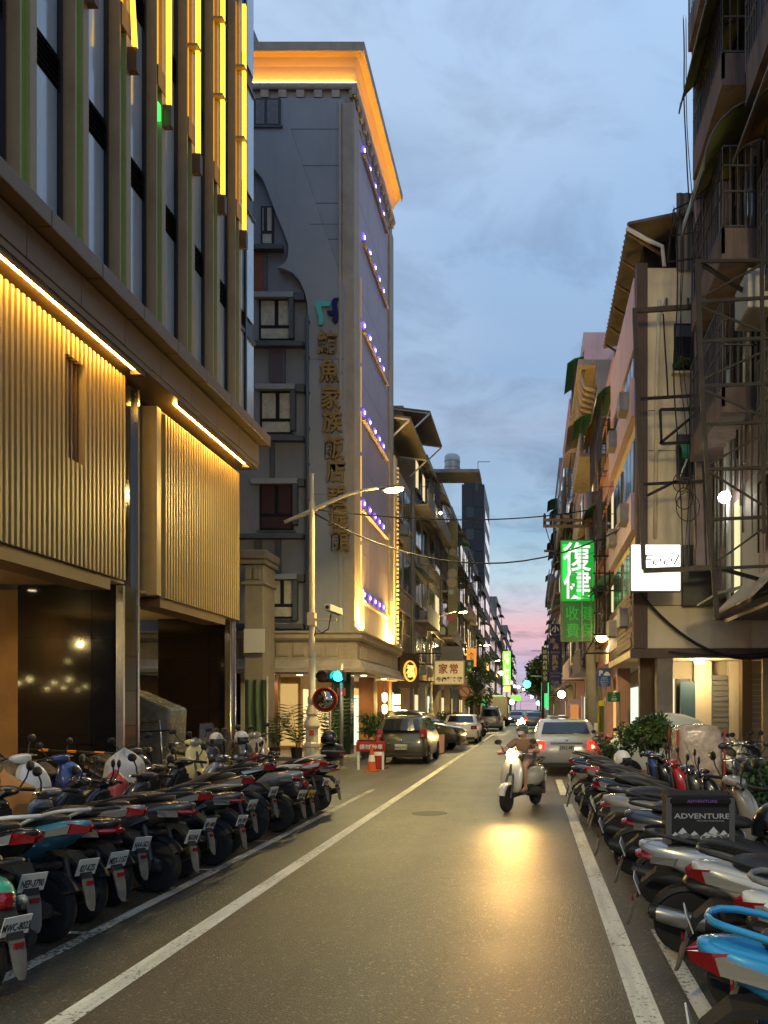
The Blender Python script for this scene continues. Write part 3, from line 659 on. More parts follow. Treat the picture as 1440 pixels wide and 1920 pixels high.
def make_style(Rw=.25, rise=.06, bw=1., classic=False, big=False):
    """returns the pieces of one kind of scooter: (name, mesh, role, location, parent name)"""
    P = []
    def add(name, mb, role, loc=(0, 0, 0), parent=None, smooth=True, sub=0):
        me = mb.mesh(name, M_dark, smooth)
        if smooth: me.set_sharp_from_angle(angle=R(38))
        P.append((name, me, role, loc, parent, sub))
    ax, fx = -.62, .68
    up = lambda x: rise * max(0, -x) / .9 * 1.6
    # rear body
    if classic:
        S = [(-.86, .60, .05, .07), (-.80, .60, .13, .14), (-.66, .58, .20, .20), (-.45, .56, .225, .22), (-.25, .55, .215, .21), (-.08, .55, .17, .20), (.06, .53, .13, .19)]
    else:
        S = [(-.965, .755, .035, .018), (-.93, .745, .075, .042), (-.83, .725, .125, .075), (-.65, .69, .162, .118), (-.42, .64, .18, .15), (-.2, .575, .176, .172), (-.04, .528, .156, .185), (.06, .50, .13, .175)]
    add('body_cowl', MB().loft([ring_x(x, zc + up(x), w * bw, h) for x, zc, w, h in S]), 'paint', sub=1)
    # a contrasting lower side cover
    add('side_cover', loftx([(-.66, .53 + rise * .5, .12 * bw, .03), (-.5, .52 + rise * .4, .165 * bw, .07), (-.25, .44, .168 * bw, .10), (0, .38, .15 * bw, .09), (.08, .34, .12, .05)]), 'dark', sub=1)
    if not classic:
        for s in (-1, 1):
            add('side_trim', MB().hexa([(-.62, s * .168 * bw, .635 + up(-.6)), (-.02, s * .162 * bw, .45), (-.02, s * .13 * bw, .45), (-.62, s * .14 * bw, .635 + up(-.6))], [(-.60, s * .177 * bw, .665 + up(-.6)), (.0, s * .168 * bw, .53), (.0, s * .13 * bw, .53), (-.60, s * .14 * bw, .665 + up(-.6))]), 'trim', smooth=False)
            add('foot_peg', MB().box(-.36, -.28, s * .16 - .03, s * .16 + .03, .34, .36), 'black', smooth=False)
    so = .045 if classic else 0
    add('seat', MB().loft([ring_x(x, zc + up(x) * .8 + so * .4, w, h) for x, zc, w, h in [(-.74, .83, .06, .02), (-.68, .84, .115, .042), (-.5, .845, .14, .058), (-.34, .83, .148, .066), (-.27, .785, .15, .058), (-.05, .755, .13, .052), (.06, .745, .09, .042), (.10, .74, .05, .02)]]), 'seat', sub=1)
    t = up(-.9)
    add('grab_rail', MB().tube([(-.45, .165, .80 + t * .5), (-.62, .17, .84 + t * .75), (-.82, .14, .86 + t), (-.93, .07, .865 + t), (-.93, -.07, .865 + t), (-.82, -.14, .86 + t), (-.62, -.17, .84 + t * .75), (-.45, -.165, .80 + t * .5)], [.012, .015, .016, .016, .016, .016, .015, .012], 8), 'rail', sub=1)
    if classic:
        add('tail_light', loftx([(-.90, .62, .03, .03), (-.875, .62, .06, .055), (-.82, .62, .065, .06)]), 'red')
        for s in (-1, 1): add('turn_signal', MB().ball((-.80, s * .15, .60), (.05, .03, .035), 10, 6), 'clear')
    elif rise > .05:                                     # split wedge lamps climbing the flanks
        for s in (-1, 1):
            add('tail_light', MB().hexa([(-.985, s * .012, .70 + t), (-.89, s * .115, .685 + t), (-.80, s * .10, .69 + t), (-.90, s * .01, .70 + t)], [(-1.0, s * .012, .74 + t), (-.92, s * .10, .765 + t), (-.84, s * .09, .76 + t), (-.93, s * .012, .745 + t)]), 'red', smooth=False)
            add('turn_signal', MB().hexa([(-.89, s * .118, .69 + t), (-.66, s * .172, .675 + t * .8), (-.64, s * .14, .685 + t * .8), (-.83, s * .10, .70 + t)], [(-.91, s * .115, .755 + t), (-.62, s * .178, .71 + t * .8), (-.62, s * .15, .71 + t * .8), (-.86, s * .09, .75 + t)]), 'clear', smooth=False)
    else:
        add('tail_light', MB().loft([ring_x(-.985, .69 + t, .05, .012), ring_x(-.955, .69 + t, .085, .024), ring_x(-.91, .69 + t * .97, .112, .03), ring_x(-.86, .69 + t * .95, .115, .026)]), 'red')
        for s in (-1, 1):
            add('turn_signal', MB().hexa([(-.88, s * .10, .645 + t), (-.72, s * .155, .65 + t * .8), (-.68, s * .14, .66 + t * .8), (-.86, s * .08, .655 + t)],
                                         [(-.875, s * .118, .70 + t), (-.70, s * .166, .71 + t * .8), (-.68, s * .15, .71 + t * .8), (-.86, s * .1, .70 + t)]), 'clear', smooth=False)
    # plate carrier, plate, flap
    zb = .56 + t * .7
    add('plate_bracket', MB().loft([[(-.60, -.07, zb + .05), (-.60, .07, zb + .05), (-.62, .07, zb + .02), (-.62, -.07, zb + .02)], [(-.84, -.07, zb + .03), (-.84, .07, zb + .03), (-.84, .07, zb - .01), (-.84, -.07, zb - .01)],
                               [(-.945, -.055, zb - .06), (-.945, .055, zb - .06), (-.92, .055, zb - .08), (-.92, -.055, zb - .08)], [(-.985, -.05, zb - .17), (-.985, .05, zb - .17), (-.965, .05, zb - .175), (-.965, -.05, zb - .175)]]), 'rubber', smooth=False)
    add('mudguard', MB().loft([[(-.982, -.05, zb - .16), (-.99, 0, zb - .16), (-.982, .05, zb - .16), (-.968, .045, zb - .165), (-.968, -.045, zb - .165)], [(-1.01, -.048, zb - .25), (-1.022, 0, zb - .25), (-1.01, .048, zb - .25), (-.995, .044, zb - .252), (-.995, -.044, zb - .252)],
                               [(-1.03, -.04, zb - .35), (-1.045, 0, zb - .355), (-1.03, .04, zb - .35), (-1.018, .035, zb - .352), (-1.018, -.035, zb - .352)], [(-1.045, -.02, zb - .39), (-1.055, 0, zb - .395), (-1.045, .02, zb - .39), (-1.035, .018, zb - .392), (-1.035, -.018, zb - .392)]]), 'grey')
    pl = MB(); c, s = math.cos(R(24)), math.sin(R(24))
    P.append(('licence_plate', MB().box(-.004, .004, -.088, .088, -.064, .064).mesh('licence_plate', M_plate), 'plate', (-.975, 0, zb - .075), None, 0))
    add('reflector', MB().box(-.006, .006, -.03, .03, -.015, .015), 'red', (-1.008, 0, zb - .19), None, False)
    # wheels
    ty, rm = wheel_mb(Rw, .13 if big else .105)
    add('wheel', rm, 'rim', (ax, 0, Rw)); add('tyre', ty, 'rubber', (0, 0, 0), 'wheel')
    ty2, rm2 = wheel_mb(Rw, .095)
    add('front_wheel', rm2, 'rim', (fx, 0, Rw)); add('tyre', ty2, 'rubber', (0, 0, 0), 'front_wheel')
    add('wheel_hugger', arc_fender(Rw + .03, .055, 35, 150), 'black', (ax, 0, Rw))
    # engine and swing arm, shock, exhaust
    add('engine', MB().loft([ring_x(-.72, .25, .035, .05), ring_x(-.6, .26, .06, .09), ring_x(-.4, .28, .08, .09), ring_x(-.15, .30, .09, .10), ring_x(0, .30, .06, .06)]).add([(a, b + .0, c_) for a, b, c_ in []], []), 'engine', (0, .085, 0))
    add('shock_absorber', MB().tube([(-.66, .15, .30), (-.56, .14, .60)], [.032, .028], 10).tube([(-.66, .15, .28), (-.55, .14, .64)], .012), 'engine')
    add('exhaust', MB().loft([[(a, b - .155 - .0, c_) for a, b, c_ in ring_x(x, zc, w, h, 12, 2)] for x, zc, w, h in [(0, .2, .018, .018), (-.3, .22, .02, .02), (-.42, .26, .04, .045), (-.62, .30, .058, .062), (-.86, .36, .054, .057), (-.885, .366, .05, .053)]]), 'pipe')
    add('exhaust_shield', MB().loft([[(a, b - .160, c_) for a, b, c_ in ring_x(x, zc, w, h, 12, 2)] for x, zc, w, h in [(-.5, .28, .05, .055), (-.62, .302, .064, .066), (-.80, .345, .060, .062), (-.84, .355, .05, .052)]]), 'shield')
    add('exhaust_tip', MB().lathe([(.026, -.895), (.026, -.88), (.001, -.88)], (0, -.155, .366), 'x', 12), 'black')
    # floor, leg shield, front
    add('floorboard', loftx([(-.02, .29, .13, .035), (.1, .28, .155, .03), (.34, .28, .155, .03), (.44, .33, .14, .05)]), 'dark')
    if classic:
        add('leg_shield', loftz([(.30, .44, .05, .15), (.40, .46, .06, .20), (.58, .45, .06, .225), (.76, .41, .065, .215), (.88, .37, .06, .15), (.95, .345, .05, .09)]), 'paint', sub=1)
        add('front_badge', MB().hexa([(.505, -.03, .62), (.515, 0, .62), (.515, .001, .62), (.505, .03, .62)], [(.46, -.02, .82), (.475, 0, .82), (.475, .001, .82), (.46, .02, .82)]), 'dark')
        add('head_light', MB().lathe([(.001, .445), (.06, .44), (.085, .425), (.085, .38)], (0, 0, .985), 'x', 16), 'clear')
    else:
        add('leg_shield', loftz([(.30, .42, .06, .14), (.42, .46, .085, .18), (.58, .48, .105, .20), (.74, .46, .12, .195), (.86, .41, .10, .15), (.95, .36, .06, .09)]), 'paint', sub=1)
        add('head_light', MB().hexa([(.555, -.05, .66), (.555, .05, .66), (.50, .15, .70), (.50, -.15, .70)], [(.51, -.05, .78), (.51, .05, .78), (.45, .14, .82), (.45, -.14, .82)]), 'clear', smooth=False)
    add('inner_panel', loftz([(.32, .36, .03, .13), (.5, .37, .03, .16), (.7, .34, .03, .15), (.85, .31, .03, .1)]), 'dark')
    add('front_fender', arc_fender(Rw + .035, .075, 15, 150), 'paint2', (fx, 0, Rw))
    add('fork', MB().tube([(fx, .075, Rw), (.52, .06, .56), (.44, .04, .72)], .022, 8).tube([(fx, -.075, Rw), (.52, -.06, .56), (.44, -.04, .72)], .022, 8), 'engine')
    add('handlebar_cowl', MB().loft([[(a, b, c_) for a, b, c_ in ring_x(x, zc, w, h)] for x, zc, w, h in [(.22, 1.0, .08, .03), (.27, 1.0, .17, .045), (.33, .99, .17, .06), (.39, .985, .10, .06), (.42, .98, .05, .04)]]), 'paint', sub=1)
    for s in (-1, 1):
        add('grip', MB().tube([(.27, s * .15, 1.005), (.24, s * .24, 1.0), (.22, s * .35, .99)], [.016, .018, .019], 8), 'black')
        add('brake_lever', MB().tube([(.30, s * .18, 1.0), (.31, s * .26, .995), (.28, s * .34, .985)], .008, 6), 'chrome')
        add('mirror', MB().tube([(.28, s * .20, 1.01), (.25, s * .26, 1.10), (.25, s * .31, 1.17)], .008, 6).ball((.25, s * .335, 1.20), (.022, .075, .048), 12, 8), 'black')
    add('stand', MB().tube([(-.32, .10, .16), (-.36, .13, .01)], .012, 6).tube([(-.32, -.10, .16), (-.36, -.13, .01)], .012, 6).tube([(-.36, .13, .012), (-.36, -.13, .012)], .012, 6), 'engine')
    if big:
        add('belt_cover', MB().hexa([(-.70, .09, .22), (-.30, .10, .25), (-.30, .12, .25), (-.70, .11, .22)], [(-.70, .09, .30), (-.30, .10, .33), (-.30, .12, .33), (-.70, .11, .30)]), 'chrome', smooth=False)
    for k, q in enumerate(P):
        if q[0] == 'licence_plate': zplate = q[3]
    st = Style(); st.P = P; st.t = t; st.zb = zb
    return st
STY = {'sport': make_style(.25, .09, 1.0), 'city': make_style(.24, .03, 1.05), 'classic': make_style(.235, 0., 1., True), 'big': make_style(.30, .14, 1.05, False, True)}
M_seat = mat('seat vinyl', (.02, .018, .016), .5, var=.3, vscale=7, bump=.15, bscale=60)
M_seat2 = mat('brown seat vinyl', (.09, .065, .04), .5, var=.25, vscale=7)
M_pipe = mat('exhaust black', (.03, .028, .026), .5, .5, var=.3)
M_engine = mat('engine metal', (.07, .068, .065), .5, .6, var=.4, vscale=14)
M_rim = mat('dark rim', (.06, .06, .06), .4, .6)
M_flap = mat('dusty mudguard', (.12, .11, .095), .7, var=.35, vscale=9)
def paint(name, col, metal=.0, rough=.25): return mat('scooter paint ' + name, col, rough, metal, coat=.7, var=.06, vscale=4)
PT = {'black': paint('black', (.012, .012, .013)), 'char': paint('charcoal', (.04, .042, .045)), 'white': paint('white', (.62, .61, .56)), 'grey': paint('grey', (.25, .25, .25), .3),
      'silver': paint('silver', (.42, .42, .40), .5), 'blue': paint('blue', (.02, .045, .17)), 'sky': paint('sky blue', (.02, .27, .55), .2), 'green': paint('mint green', (.05, .42, .25)),
      'teal': paint('teal blue', (.05, .20, .30)), 'cream': paint('cream yellow', (.58, .53, .25)), 'beige': paint('beige', (.34, .29, .22)), 'red': paint('red', (.30, .02, .02)), 'brown': paint('brown', (.08, .05, .03)),
      'pearl': paint('pearl', (.55, .53, .46), .2)}
PLATES = ['MWC-8023', 'NEP-3790', '827-KZS', 'MBX-1157', 'NAA-5621', '963-DHL', 'MPT-4408', 'EPQ-7093', 'MYA-2716', '316-HJF']
M_shield = mat('exhaust shield', (.30, .30, .29), .3, .8)
M_helm_w = mat('white helmet shell', (.66, .62, .52), .25, coat=.6)
M_helm_b = mat('black helmet shell', (.014, .014, .015), .3, coat=.5)
_scn = [0]
def scooter(style, rear, ang, col, label, col2=None, seat=None, lean=4., plate_m=None, rail=None, group=None, shield=None, skip=(), red_m=None, trim=None, top=False, screen=False, steer=None):
    """rear: where the rear tyre touches the road; ang: heading of its front, degrees from +x"""
    st = STY[style]; rj = random.Random(int(rear[1] * 1000)); ang += rj.uniform(-4, 4); lean += rj.uniform(-2, 2.5); a = R(ang)
    root = thing('scooter', label, 'scooter', (rear[0] + .62 * math.cos(a), rear[1] + .62 * math.sin(a), rear[2] if len(rear) > 2 else 0), a, group, world=False)
    root.rotation_euler = (R(lean), 0, a); q = rj.uniform(.96, 1.04); root.scale = (q, q, q)
    roles = {'paint': PT[col], 'paint2': PT[col2 or col], 'dark': M_dark, 'black': M_black, 'seat': seat or M_seat, 'rail': rail or M_dark, 'red': red_m or M_red_lens, 'clear': M_clear_lens, 'grey': M_flap, 'plate': plate_m or M_plate,
             'rim': M_rim, 'rubber': M_rubber, 'engine': M_engine, 'pipe': M_pipe, 'shield': shield or M_pipe, 'chrome': M_chrome, 'trim': trim or M_grey}
    got = {}; st_a = R(rj.choice((0, 12, 24, 30, 34)) if steer is None else steer); FR = ('front_wheel', 'front_fender', 'fork', 'handlebar_cowl', 'grip', 'brake_lever', 'mirror') + (('head_light',) if style == 'classic' else ())
    for name, me, role, loc, par, sub in st.P:
        if name in skip: continue
        o = place(me, name, got[par] if par else root, loc, m=roles[role])
        got[name] = o
        if name in FR and st_a:                           # bars left turned, as on parked machines
            v = Vector((loc[0] - .42, loc[1], 0)); c_, s_ = math.cos(st_a), math.sin(st_a)
            o.location = (.42 + v.x * c_ - v.y * s_, v.x * s_ + v.y * c_, loc[2]); o.rotation_euler = (0, 0, st_a)
        if sub:
            d = o.modifiers.new('s', 'SUBSURF'); d.levels = 1; d.render_levels = 1
        if name == 'licence_plate':
            o.rotation_euler = (0, R(-20), 0)
            tm = text_mesh(PLATES[_scn[0] % len(PLATES)], .062, .001, M_ink, .001)
            place(tm, 'lettering', o, (-.0055, 0, -.006), (PI / 2, 0, -PI / 2), (.60, 1.2, 1))
    t = st.t
    if top:
        c = loftz([(.86 + t, -.86, .10, .10), (.89 + t, -.86, .17, .18), (1.0 + t, -.86, .19, .20), (1.04 + t, -.86, .185, .195), (1.12 + t, -.86, .15, .16), (1.15 + t, -.86, .06, .07)], 3.2).build('top_case', M_black, root, smooth=True)
        loftz([(1.0 + t, -.86, .193, .203), (1.02 + t, -.86, .193, .203)], 3.2).build('case_trim', M_grey, c)
        MB().box(-1.062, -1.045, -.10, .10, .93 + t, .97 + t).build('case_reflector', M_red_lens, c)
    if screen:
        MB().loft([[(.44 - .05 * j - .25 * (yy * yy), yy * (1 - .12 * j), .98 + .13 * j) for yy in (-.2, -.14, -.07, 0, .07, .14, .2)] for j in range(4)], cap=False, closed=False).build('wind_screen', mat('smoked screen', (.10, .10, .10), .1, alpha=.55), root, smooth=True)
    _scn[0] += 1
    return root
def helmet(loc, m, label, rz=0., tilt=0., s=1., visor=True):
    h = thing('helmet', label, 'helmet', loc, rz, world=False); h.rotation_euler = (R(tilt), 0, rz); h.scale = (s, s, s)
    sh = MB(); rings = []
    for j in range(9):
        a = PI * j / 9 * .82 + .02
        rings.append([(.135 * math.sin(a) * math.cos(2 * PI * k / 20), .115 * math.sin(a) * math.sin(2 * PI * k / 20), .125 * math.cos(a) + .10 - (.03 if (j > 5 and math.cos(2 * PI * k / 20) < -.2) else 0) + (.05 * (j - 5) / 3 if (j > 5 and math.cos(2 * PI * k / 20) > .45) else 0)) for k in range(20)])
    sh.loft(rings).build('shell', m, h, smooth=True, sub=1)
    MB().lathe([(.10, -.01), (.112, .0), (.104, .02)], (0, 0, .0), 'z', 20).build('edge_trim', M_black, h, smooth=True)
    if visor:
        MB().loft([[(.128 * math.cos(R(t)) + .012, .118 * math.sin(R(t)), .115) for t in range(-70, 71, 14)], [(.136 * math.cos(R(t)) + .016, .120 * math.sin(R(t)), .06) for t in range(-70, 71, 14)], [(.13 * math.cos(R(t)) + .018, .112 * math.sin(R(t)), .01) for t in range(-70, 71, 14)]], cap=False, closed=False).build('visor', M_glass_dark, h, smooth=True)
    return h
# ------------------------------------------------------------------ plants
def leaves(name, cells, n, size, m, parent, seed, up=.3):
    """n small leaf blades spread through ellipsoids (centre, radii), thinner inside, uneven outline"""
    r = random.Random(seed); mb = MB()
    for _ in range(n):
        c, e = r.choice(cells)
        while True:
            d = Vector((r.uniform(-1, 1), r.uniform(-1, 1), r.uniform(-1, 1)))
            if .05 < d.length < 1: break
        d = d.normalized() * (r.random() ** .4) * r.uniform(.8, 1.12)
        p = Vector((c[0] + d.x * e[0], c[1] + d.y * e[1], c[2] + d.z * e[2]))
        ax = Vector((r.gauss(0, 1), r.gauss(0, 1), r.gauss(up, .8))).normalized(); sd = ax.orthogonal().normalized()
        sd = (Matrix.Rotation(r.uniform(0, 6.28), 3, ax) @ sd); s = size * r.uniform(.6, 1.3); nb = ax.cross(sd)
        mb.add([p, p + ax * s * .5 + sd * s * .24 + nb * s * .06, p + ax * s, p + ax * s * .5 - sd * s * .24 + nb * s * .06], [(0, 1, 2), (0, 2, 3)])
    me = bpy.data.meshes.new(name); q = OFFS.get(root_of(parent).name, (0, 0, 0))
    me.from_pydata([(v[0] - q[0], v[1] - q[1], v[2] - q[2]) for v in mb.v], [], mb.f); me.materials.append(m)
    o = bpy.data.objects.new(name, me); COL.objects.link(o); o.parent = parent
    return o
def bush(name, label, cat, loc, rad, n, size, pot=None, seed=1, trunk=True, mats=M_leaf, blobs=14, h0=0.):
    t = thing(name, label, cat, loc); r = random.Random(seed); x, y_, z = loc
    cz = z + h0 + rad[2]
    cells = [[], [], []]
    for i in range(blobs):
        d = Vector((r.gauss(0, 1), r.gauss(0, 1), r.gauss(0, 1))).normalized() * r.uniform(.25, .72)
        cells[i % 3].append(((x + d.x * rad[0], y_ + d.y * rad[1], cz + d.z * rad[2]), tuple(q * r.uniform(.32, .5) for q in rad)))
    for i in range(3): leaves('crown' if i == 0 else 'foliage', cells[i], n // 3, size, mats[i % len(mats)], t, seed * 10 + i)
    if trunk:
        mb = MB().tube([(x, y_, z + .02), (x + .02, y_, z + h0 * .6), (x, y_ + .02, cz)], [max(.02, rad[0] * .06), max(.018, rad[0] * .05), .012], 8)
        for k in range(5):
            a = 2 * PI * k / 5; mb.tube([(x, y_, z + h0 * .7 + .1), (x + math.cos(a) * rad[0] * .5, y_ + math.sin(a) * rad[1] * .5, cz + r.uniform(-.2, .4) * rad[2])], [max(.012, rad[0] * .03), .006], 6)
        mb.build('trunk', M_bark, t)
    if pot:
        MB().lathe([(.001, z), (pot[0] * .7, z), (pot[0], z + pot[1]), (pot[0] * 1.06, z + pot[1]), (pot[0] * 1.06, z + pot[1] + .04), (pot[0] * .9, z + pot[1] + .04), (pot[0] * .88, z + pot[1] - .03), (.001, z + pot[1] - .03)], (x, y_, 0), 'z', 20).build('pot', pot[2], t, angle=30)
    return t
def palm(loc, h, n, label, seed, pot=None, spread=.6):
    t = thing('potted_palm', label, 'plant', loc); r = random.Random(seed); x, y_, z = loc
    for k in range(n):
        mb = MB(); a = 2 * PI * k / n + r.uniform(-.3, .3); l = h * r.uniform(.7, 1.1); pts = []
        for i in range(7):
            u = i / 6; pts.append(Vector((x + math.cos(a) * spread * u ** 1.5 * l * .8, y_ + math.sin(a) * spread * u ** 1.5 * l * .8, z + .3 + l * (u - .35 * u * u * spread))))
        mb.tube(pts, [.012, .01, .009, .008, .006, .005, .003], 5)
        for i in range(2, 7):
            d = (pts[i] - pts[i - 1]).normalized(); s = d.cross(Vector((0, 0, 1))).normalized()
            for q in (-1, 1):
                for w in (0, .5):
                    p = pts[i - 1].lerp(pts[i], w); e = p + s * q * l * .26 + d * l * .12 + Vector((0, 0, -l * .06))
                    mb.add([p, p.lerp(e, .5) + d * .02, e, p.lerp(e, .5) - d * .02], [(0, 1, 2, 3)])
        mb.build('frond', M_leaf[k % 3], t)
    MB().lathe([(.001, z), (.15, z), (.2, z + .35), (.17, z + .35), (.16, z + .3), (.001, z + .3)], (x, y_, 0), 'z', 16).build('pot', pot or M_black, t, angle=30)
    return t

# ------------------------------------------------------------------ cars
def car(label, loc, rz, sil, belt, hw, col, lights='red', plate=None, wheels=(-1.3, 1.3), wr=.31, rear_win=None, side_win=None, name='car', lit=False, front_lit=False, plate_z=.62, taper=.40, windscreen=None, rear_lamp=None, cat='car', taxi=False):
    """sil: (x, z) outline from the rear bottom up and over to the front; built as a loft across the width"""
    t = thing(name, label, cat, loc, rz, world=False)
    cz = sum(z for _, z in sil) / len(sil)
    def yw(y, z): return y * (1 - taper * max(0, z - belt)) * (1 - .10 * max(0, .5 - z))
    rings = []
    L0, L1 = min(x for x, _ in sil), max(x for x, _ in sil)
    for f, ins in ((-1, .09), (-.985, .045), (-.95, .015), (-.8, 0), (-.4, -.01), (0, -.015), (.4, -.01), (.8, 0), (.95, .015), (.985, .045), (1, .09)):
        ring = []
        for x, z in sil:
            k = ins * 1.4 + .10 * (abs(f) ** 3)
            xx = x - math.copysign(min(k, .3), x) * (abs(x) / max(-L0, L1)) ** 3
            zz = z - (ins * .8 if z > cz else -ins * .3)
            ring.append((xx, yw(hw * f, zz), zz))
        rings.append(ring)
    body = MB().loft(rings).build('body', col, t, smooth=True)
    body.data.set_sharp_from_angle(angle=R(50))
    def strip(name_, p, q, f0, f1, m, off=.012, parent=None, n=6):
        (x0, z0), (x1, z1) = p, q
        d = Vector((x1 - x0, 0, z1 - z0)).normalized(); nn = Vector((-d.z, 0, d.x))
        if nn.z < 0 and abs(nn.z) > .05: nn = -nn
        if abs(nn.z) <= .05: nn = Vector((math.copysign(1, x0), 0, 0))
        mb = MB(); ra = []; rb = []
        for i in range(n + 1):
            f = f0 + (f1 - f0) * i / n; k = .10 * abs(f) ** 3 + .02 * abs(f)
            for (xx, zz, rr) in ((x0, z0, ra), (x1, z1, rb)):
                xx2 = xx - math.copysign(k, xx) * (abs(xx) / max(-L0, L1)) ** 3
                rr.append(Vector((xx2, yw(hw * f, zz), zz)) + nn * (off + .015))
        mb.loft([ra, rb], cap=False, closed=False)
        o = mb.build(name_, m, parent or t); sd = o.modifiers.new('t', 'SOLIDIFY'); sd.thickness = .02; sd.offset = 0
        return o
    def side(name_, pts, m, s, off=.012):
        return MB().loft([[(x, s * (yw(hw, z) * .985 + off), z) for x, z in pts], [(x, s * (yw(hw, z) * .985 - .04), z) for x, z in pts]]).build(name_, m, t)
    if rear_win: strip('rear_window', *rear_win, -.78, .78, M_glass_dark)
    if windscreen: strip('windscreen', *windscreen, -.8, .8, M_glass_dark)
    for s in (-1, 1):
        for w in side_win or []: side('side_window', w, M_glass_dark, s)
        for wx in wheels:
            ty, rm = wheel_mb(wr, .2)
            ar = MB().lathe([(.001, -.02), (wr + .05, -.02), (wr + .05, .03), (.001, .03)], (wx, s * (hw - .035), wr), 'y', 24).build('wheel_arch', M_black, t)
            w_ = rm.build('wheel', M_alu, t); w_.location = (wx, s * (hw - .08), wr)
            q = ty.build('tyre', M_rubber, w_, smooth=True)
        mx = .62
        MB().ball((mx, s * (hw + .09), belt + .1), (.06, .1, .07), 10, 6).build('mirror', col, t, smooth=True)
    xr = L0
    MB().box(xr - .03, xr + .2, -hw * .86, hw * .86, .22, .34).build('rear_bumper', M_black, t, bevel=.02)
    MB().box(L1 - .2, L1 + .02, -hw * .86, hw * .86, .22, .36).build('front_bumper', M_black, t, bevel=.02)
    if rear_lamp:
        z0, z1, w0 = rear_lamp
        for s in (-1, 1):
            lm = MB().hexa([(xr - .02, s * hw * (1 - w0), z0), (xr + .12, s * hw * 1.0, z0), (xr + .3, s * hw * .98, z0), (xr + .2, s * hw * (1 - w0), z0)], [(xr + .01, s * hw * (1 - w0), z1), (xr + .16, s * hw * .98, z1), (xr + .3, s * hw * .95, z1), (xr + .2, s * hw * (1 - w0), z1)]).build('tail_light', glow('lit tail light', (1, .01, .005), 3.2) if lit else M_red_lens, t, bevel=.015)
            MB().box(xr - .026, xr + .05, s * hw * (1 - w0 * .55) - .05, s * hw * (1 - w0 * .55) + .05, z0 + .04, z0 + .12).build('bulb', glow('bright tail bulb', (1, .35, .15), 9) if lit else M_clear_lens, lm)
    for s in (-1, 1):
        MB().ball((L1 - .16, s * hw * .72, .68), (.16, .17, .08), 12, 8).build('head_light', glow('car head light', (1, .9, .7), 6) if front_lit else M_clear_lens, t, smooth=True)
    if plate:
        p = MB().box(xr - .06, xr + .1, -.19, .19, plate_z - .08, plate_z + .08).build('licence_plate', M_plate, t)
        place(text_mesh(plate, .125, .002, M_ink, .002), 'lettering', p, (xr - .064, 0, plate_z - .005), (PI / 2, 0, -PI / 2), (.85, 1.1, 1))
        MB().ball((xr - .012, 0, plate_z + .2), (.02, .045, .045), 10, 6).build('emblem', M_chrome, t)
        MB().box(xr - .02, xr + .1, -.42, .42, plate_z + .105, plate_z + .135).build('trim_bar', M_chrome, t)
    return t
SIL_HATCH = [(-2.0, .24), (-2.07, .34), (-2.08, .6), (-2.03, .85), (-1.98, .98), (-1.85, 1.22), (-1.68, 1.44), (-1.5, 1.5), (-.8, 1.55), (0, 1.55), (.5, 1.46), (1.15, 1.05), (1.6, .95), (1.98, .80), (2.1, .6), (2.1, .34), (2.0, .24)]
SIL_SEDAN = [(-2.18, .26), (-2.25, .36), (-2.26, .62), (-2.22, .86), (-2.14, .95), (-1.7, 1.0), (-1.5, 1.08), (-1.0, 1.38), (-.5, 1.44), (0, 1.45), (.45, 1.36), (1.05, .98), (1.6, .90), (2.1, .76), (2.22, .58), (2.22, .36), (2.1, .26)]
SIL_SUV = [(-2.1, .3), (-2.2, .42), (-2.2, .75), (-2.15, 1.0), (-2.05, 1.1), (-1.85, 1.5), (-1.65, 1.6), (-.8, 1.66), (0, 1.65), (.4, 1.55), (.95, 1.14), (1.5, 1.06), (2.0, .92), (2.15, .7), (2.15, .42), (2.05, .3)]
SIL_VAN = [(-2.2, .3), (-2.27, .42), (-2.27, .9), (-2.24, 1.1), (-2.15, 1.75), (-2.0, 1.86), (-1, 1.9), (.6, 1.88), (1.1, 1.78), (1.85, 1.15), (2.15, .95), (2.25, .6), (2.25, .4), (2.15, .3)]
def cpaint(n, c, metal=.4): return mat('car paint ' + n, c, .28, metal, coat=.8)
SW_H = [[(-1.62, 1.08), (-1.5, 1.36), (-.75, 1.44), (-.75, 1.04)], [(-.68, 1.04), (-.68, 1.44), (.1, 1.44), (.45, 1.32), (.85, 1.04)]]
SW_S = [[(-1.25, 1.02), (-.95, 1.28), (-.55, 1.34), (-.55, .99)], [(-.48, .99), (-.48, 1.34), (.05, 1.35), (.4, 1.26), (.8, .99)]]
# ------------------------------------------------------------------ row of scooters on the left, tails to the road
GL, GR = 'scooters parked in the left row', 'scooters parked in the right row'
M_tan = mat('tan seat vinyl', (.09, .066, .042), .55, var=.25, vscale=7)
M_yplate = mat('yellow plate', (.60, .40, .05), .45)
def lrow(style, yy, a, col, label, x=-3.62, **k): return scooter(style, (x, yy), 180 - a, col, label, group=GL, **k)
lrow('classic', 5.15, 24, 'green', 'mint green scooter at the near end of the left row', x=-3.34, col2='green')
lrow('sport', 5.80, 24, 'black', 'black scooter with white grab rail, second from the near end of left row', rail=PT['white'], x=-3.66)
lrow('sport', 6.38, 22, 'teal', 'dark teal scooter, third from the near end of the left row', rail=PT['pearl'], trim=PT['white'])
lrow('city', 6.98, 20, 'black', 'plain black scooter, fourth from the near end of the left row', x=-3.7)
lrow('sport', 7.55, 20, 'grey', 'light grey scooter, fifth from the near end of the left row', x=-3.72)
lrow('city', 8.12, 18, 'char', 'charcoal scooter, sixth from the near end of the left row', x=-3.6, seat=M_tan)
lrow('sport', 8.75, 17, 'black', 'black scooter with a lime stripe on its tail in the left row', trim=mat('lime stripe', (.35, .6, .05), .4))
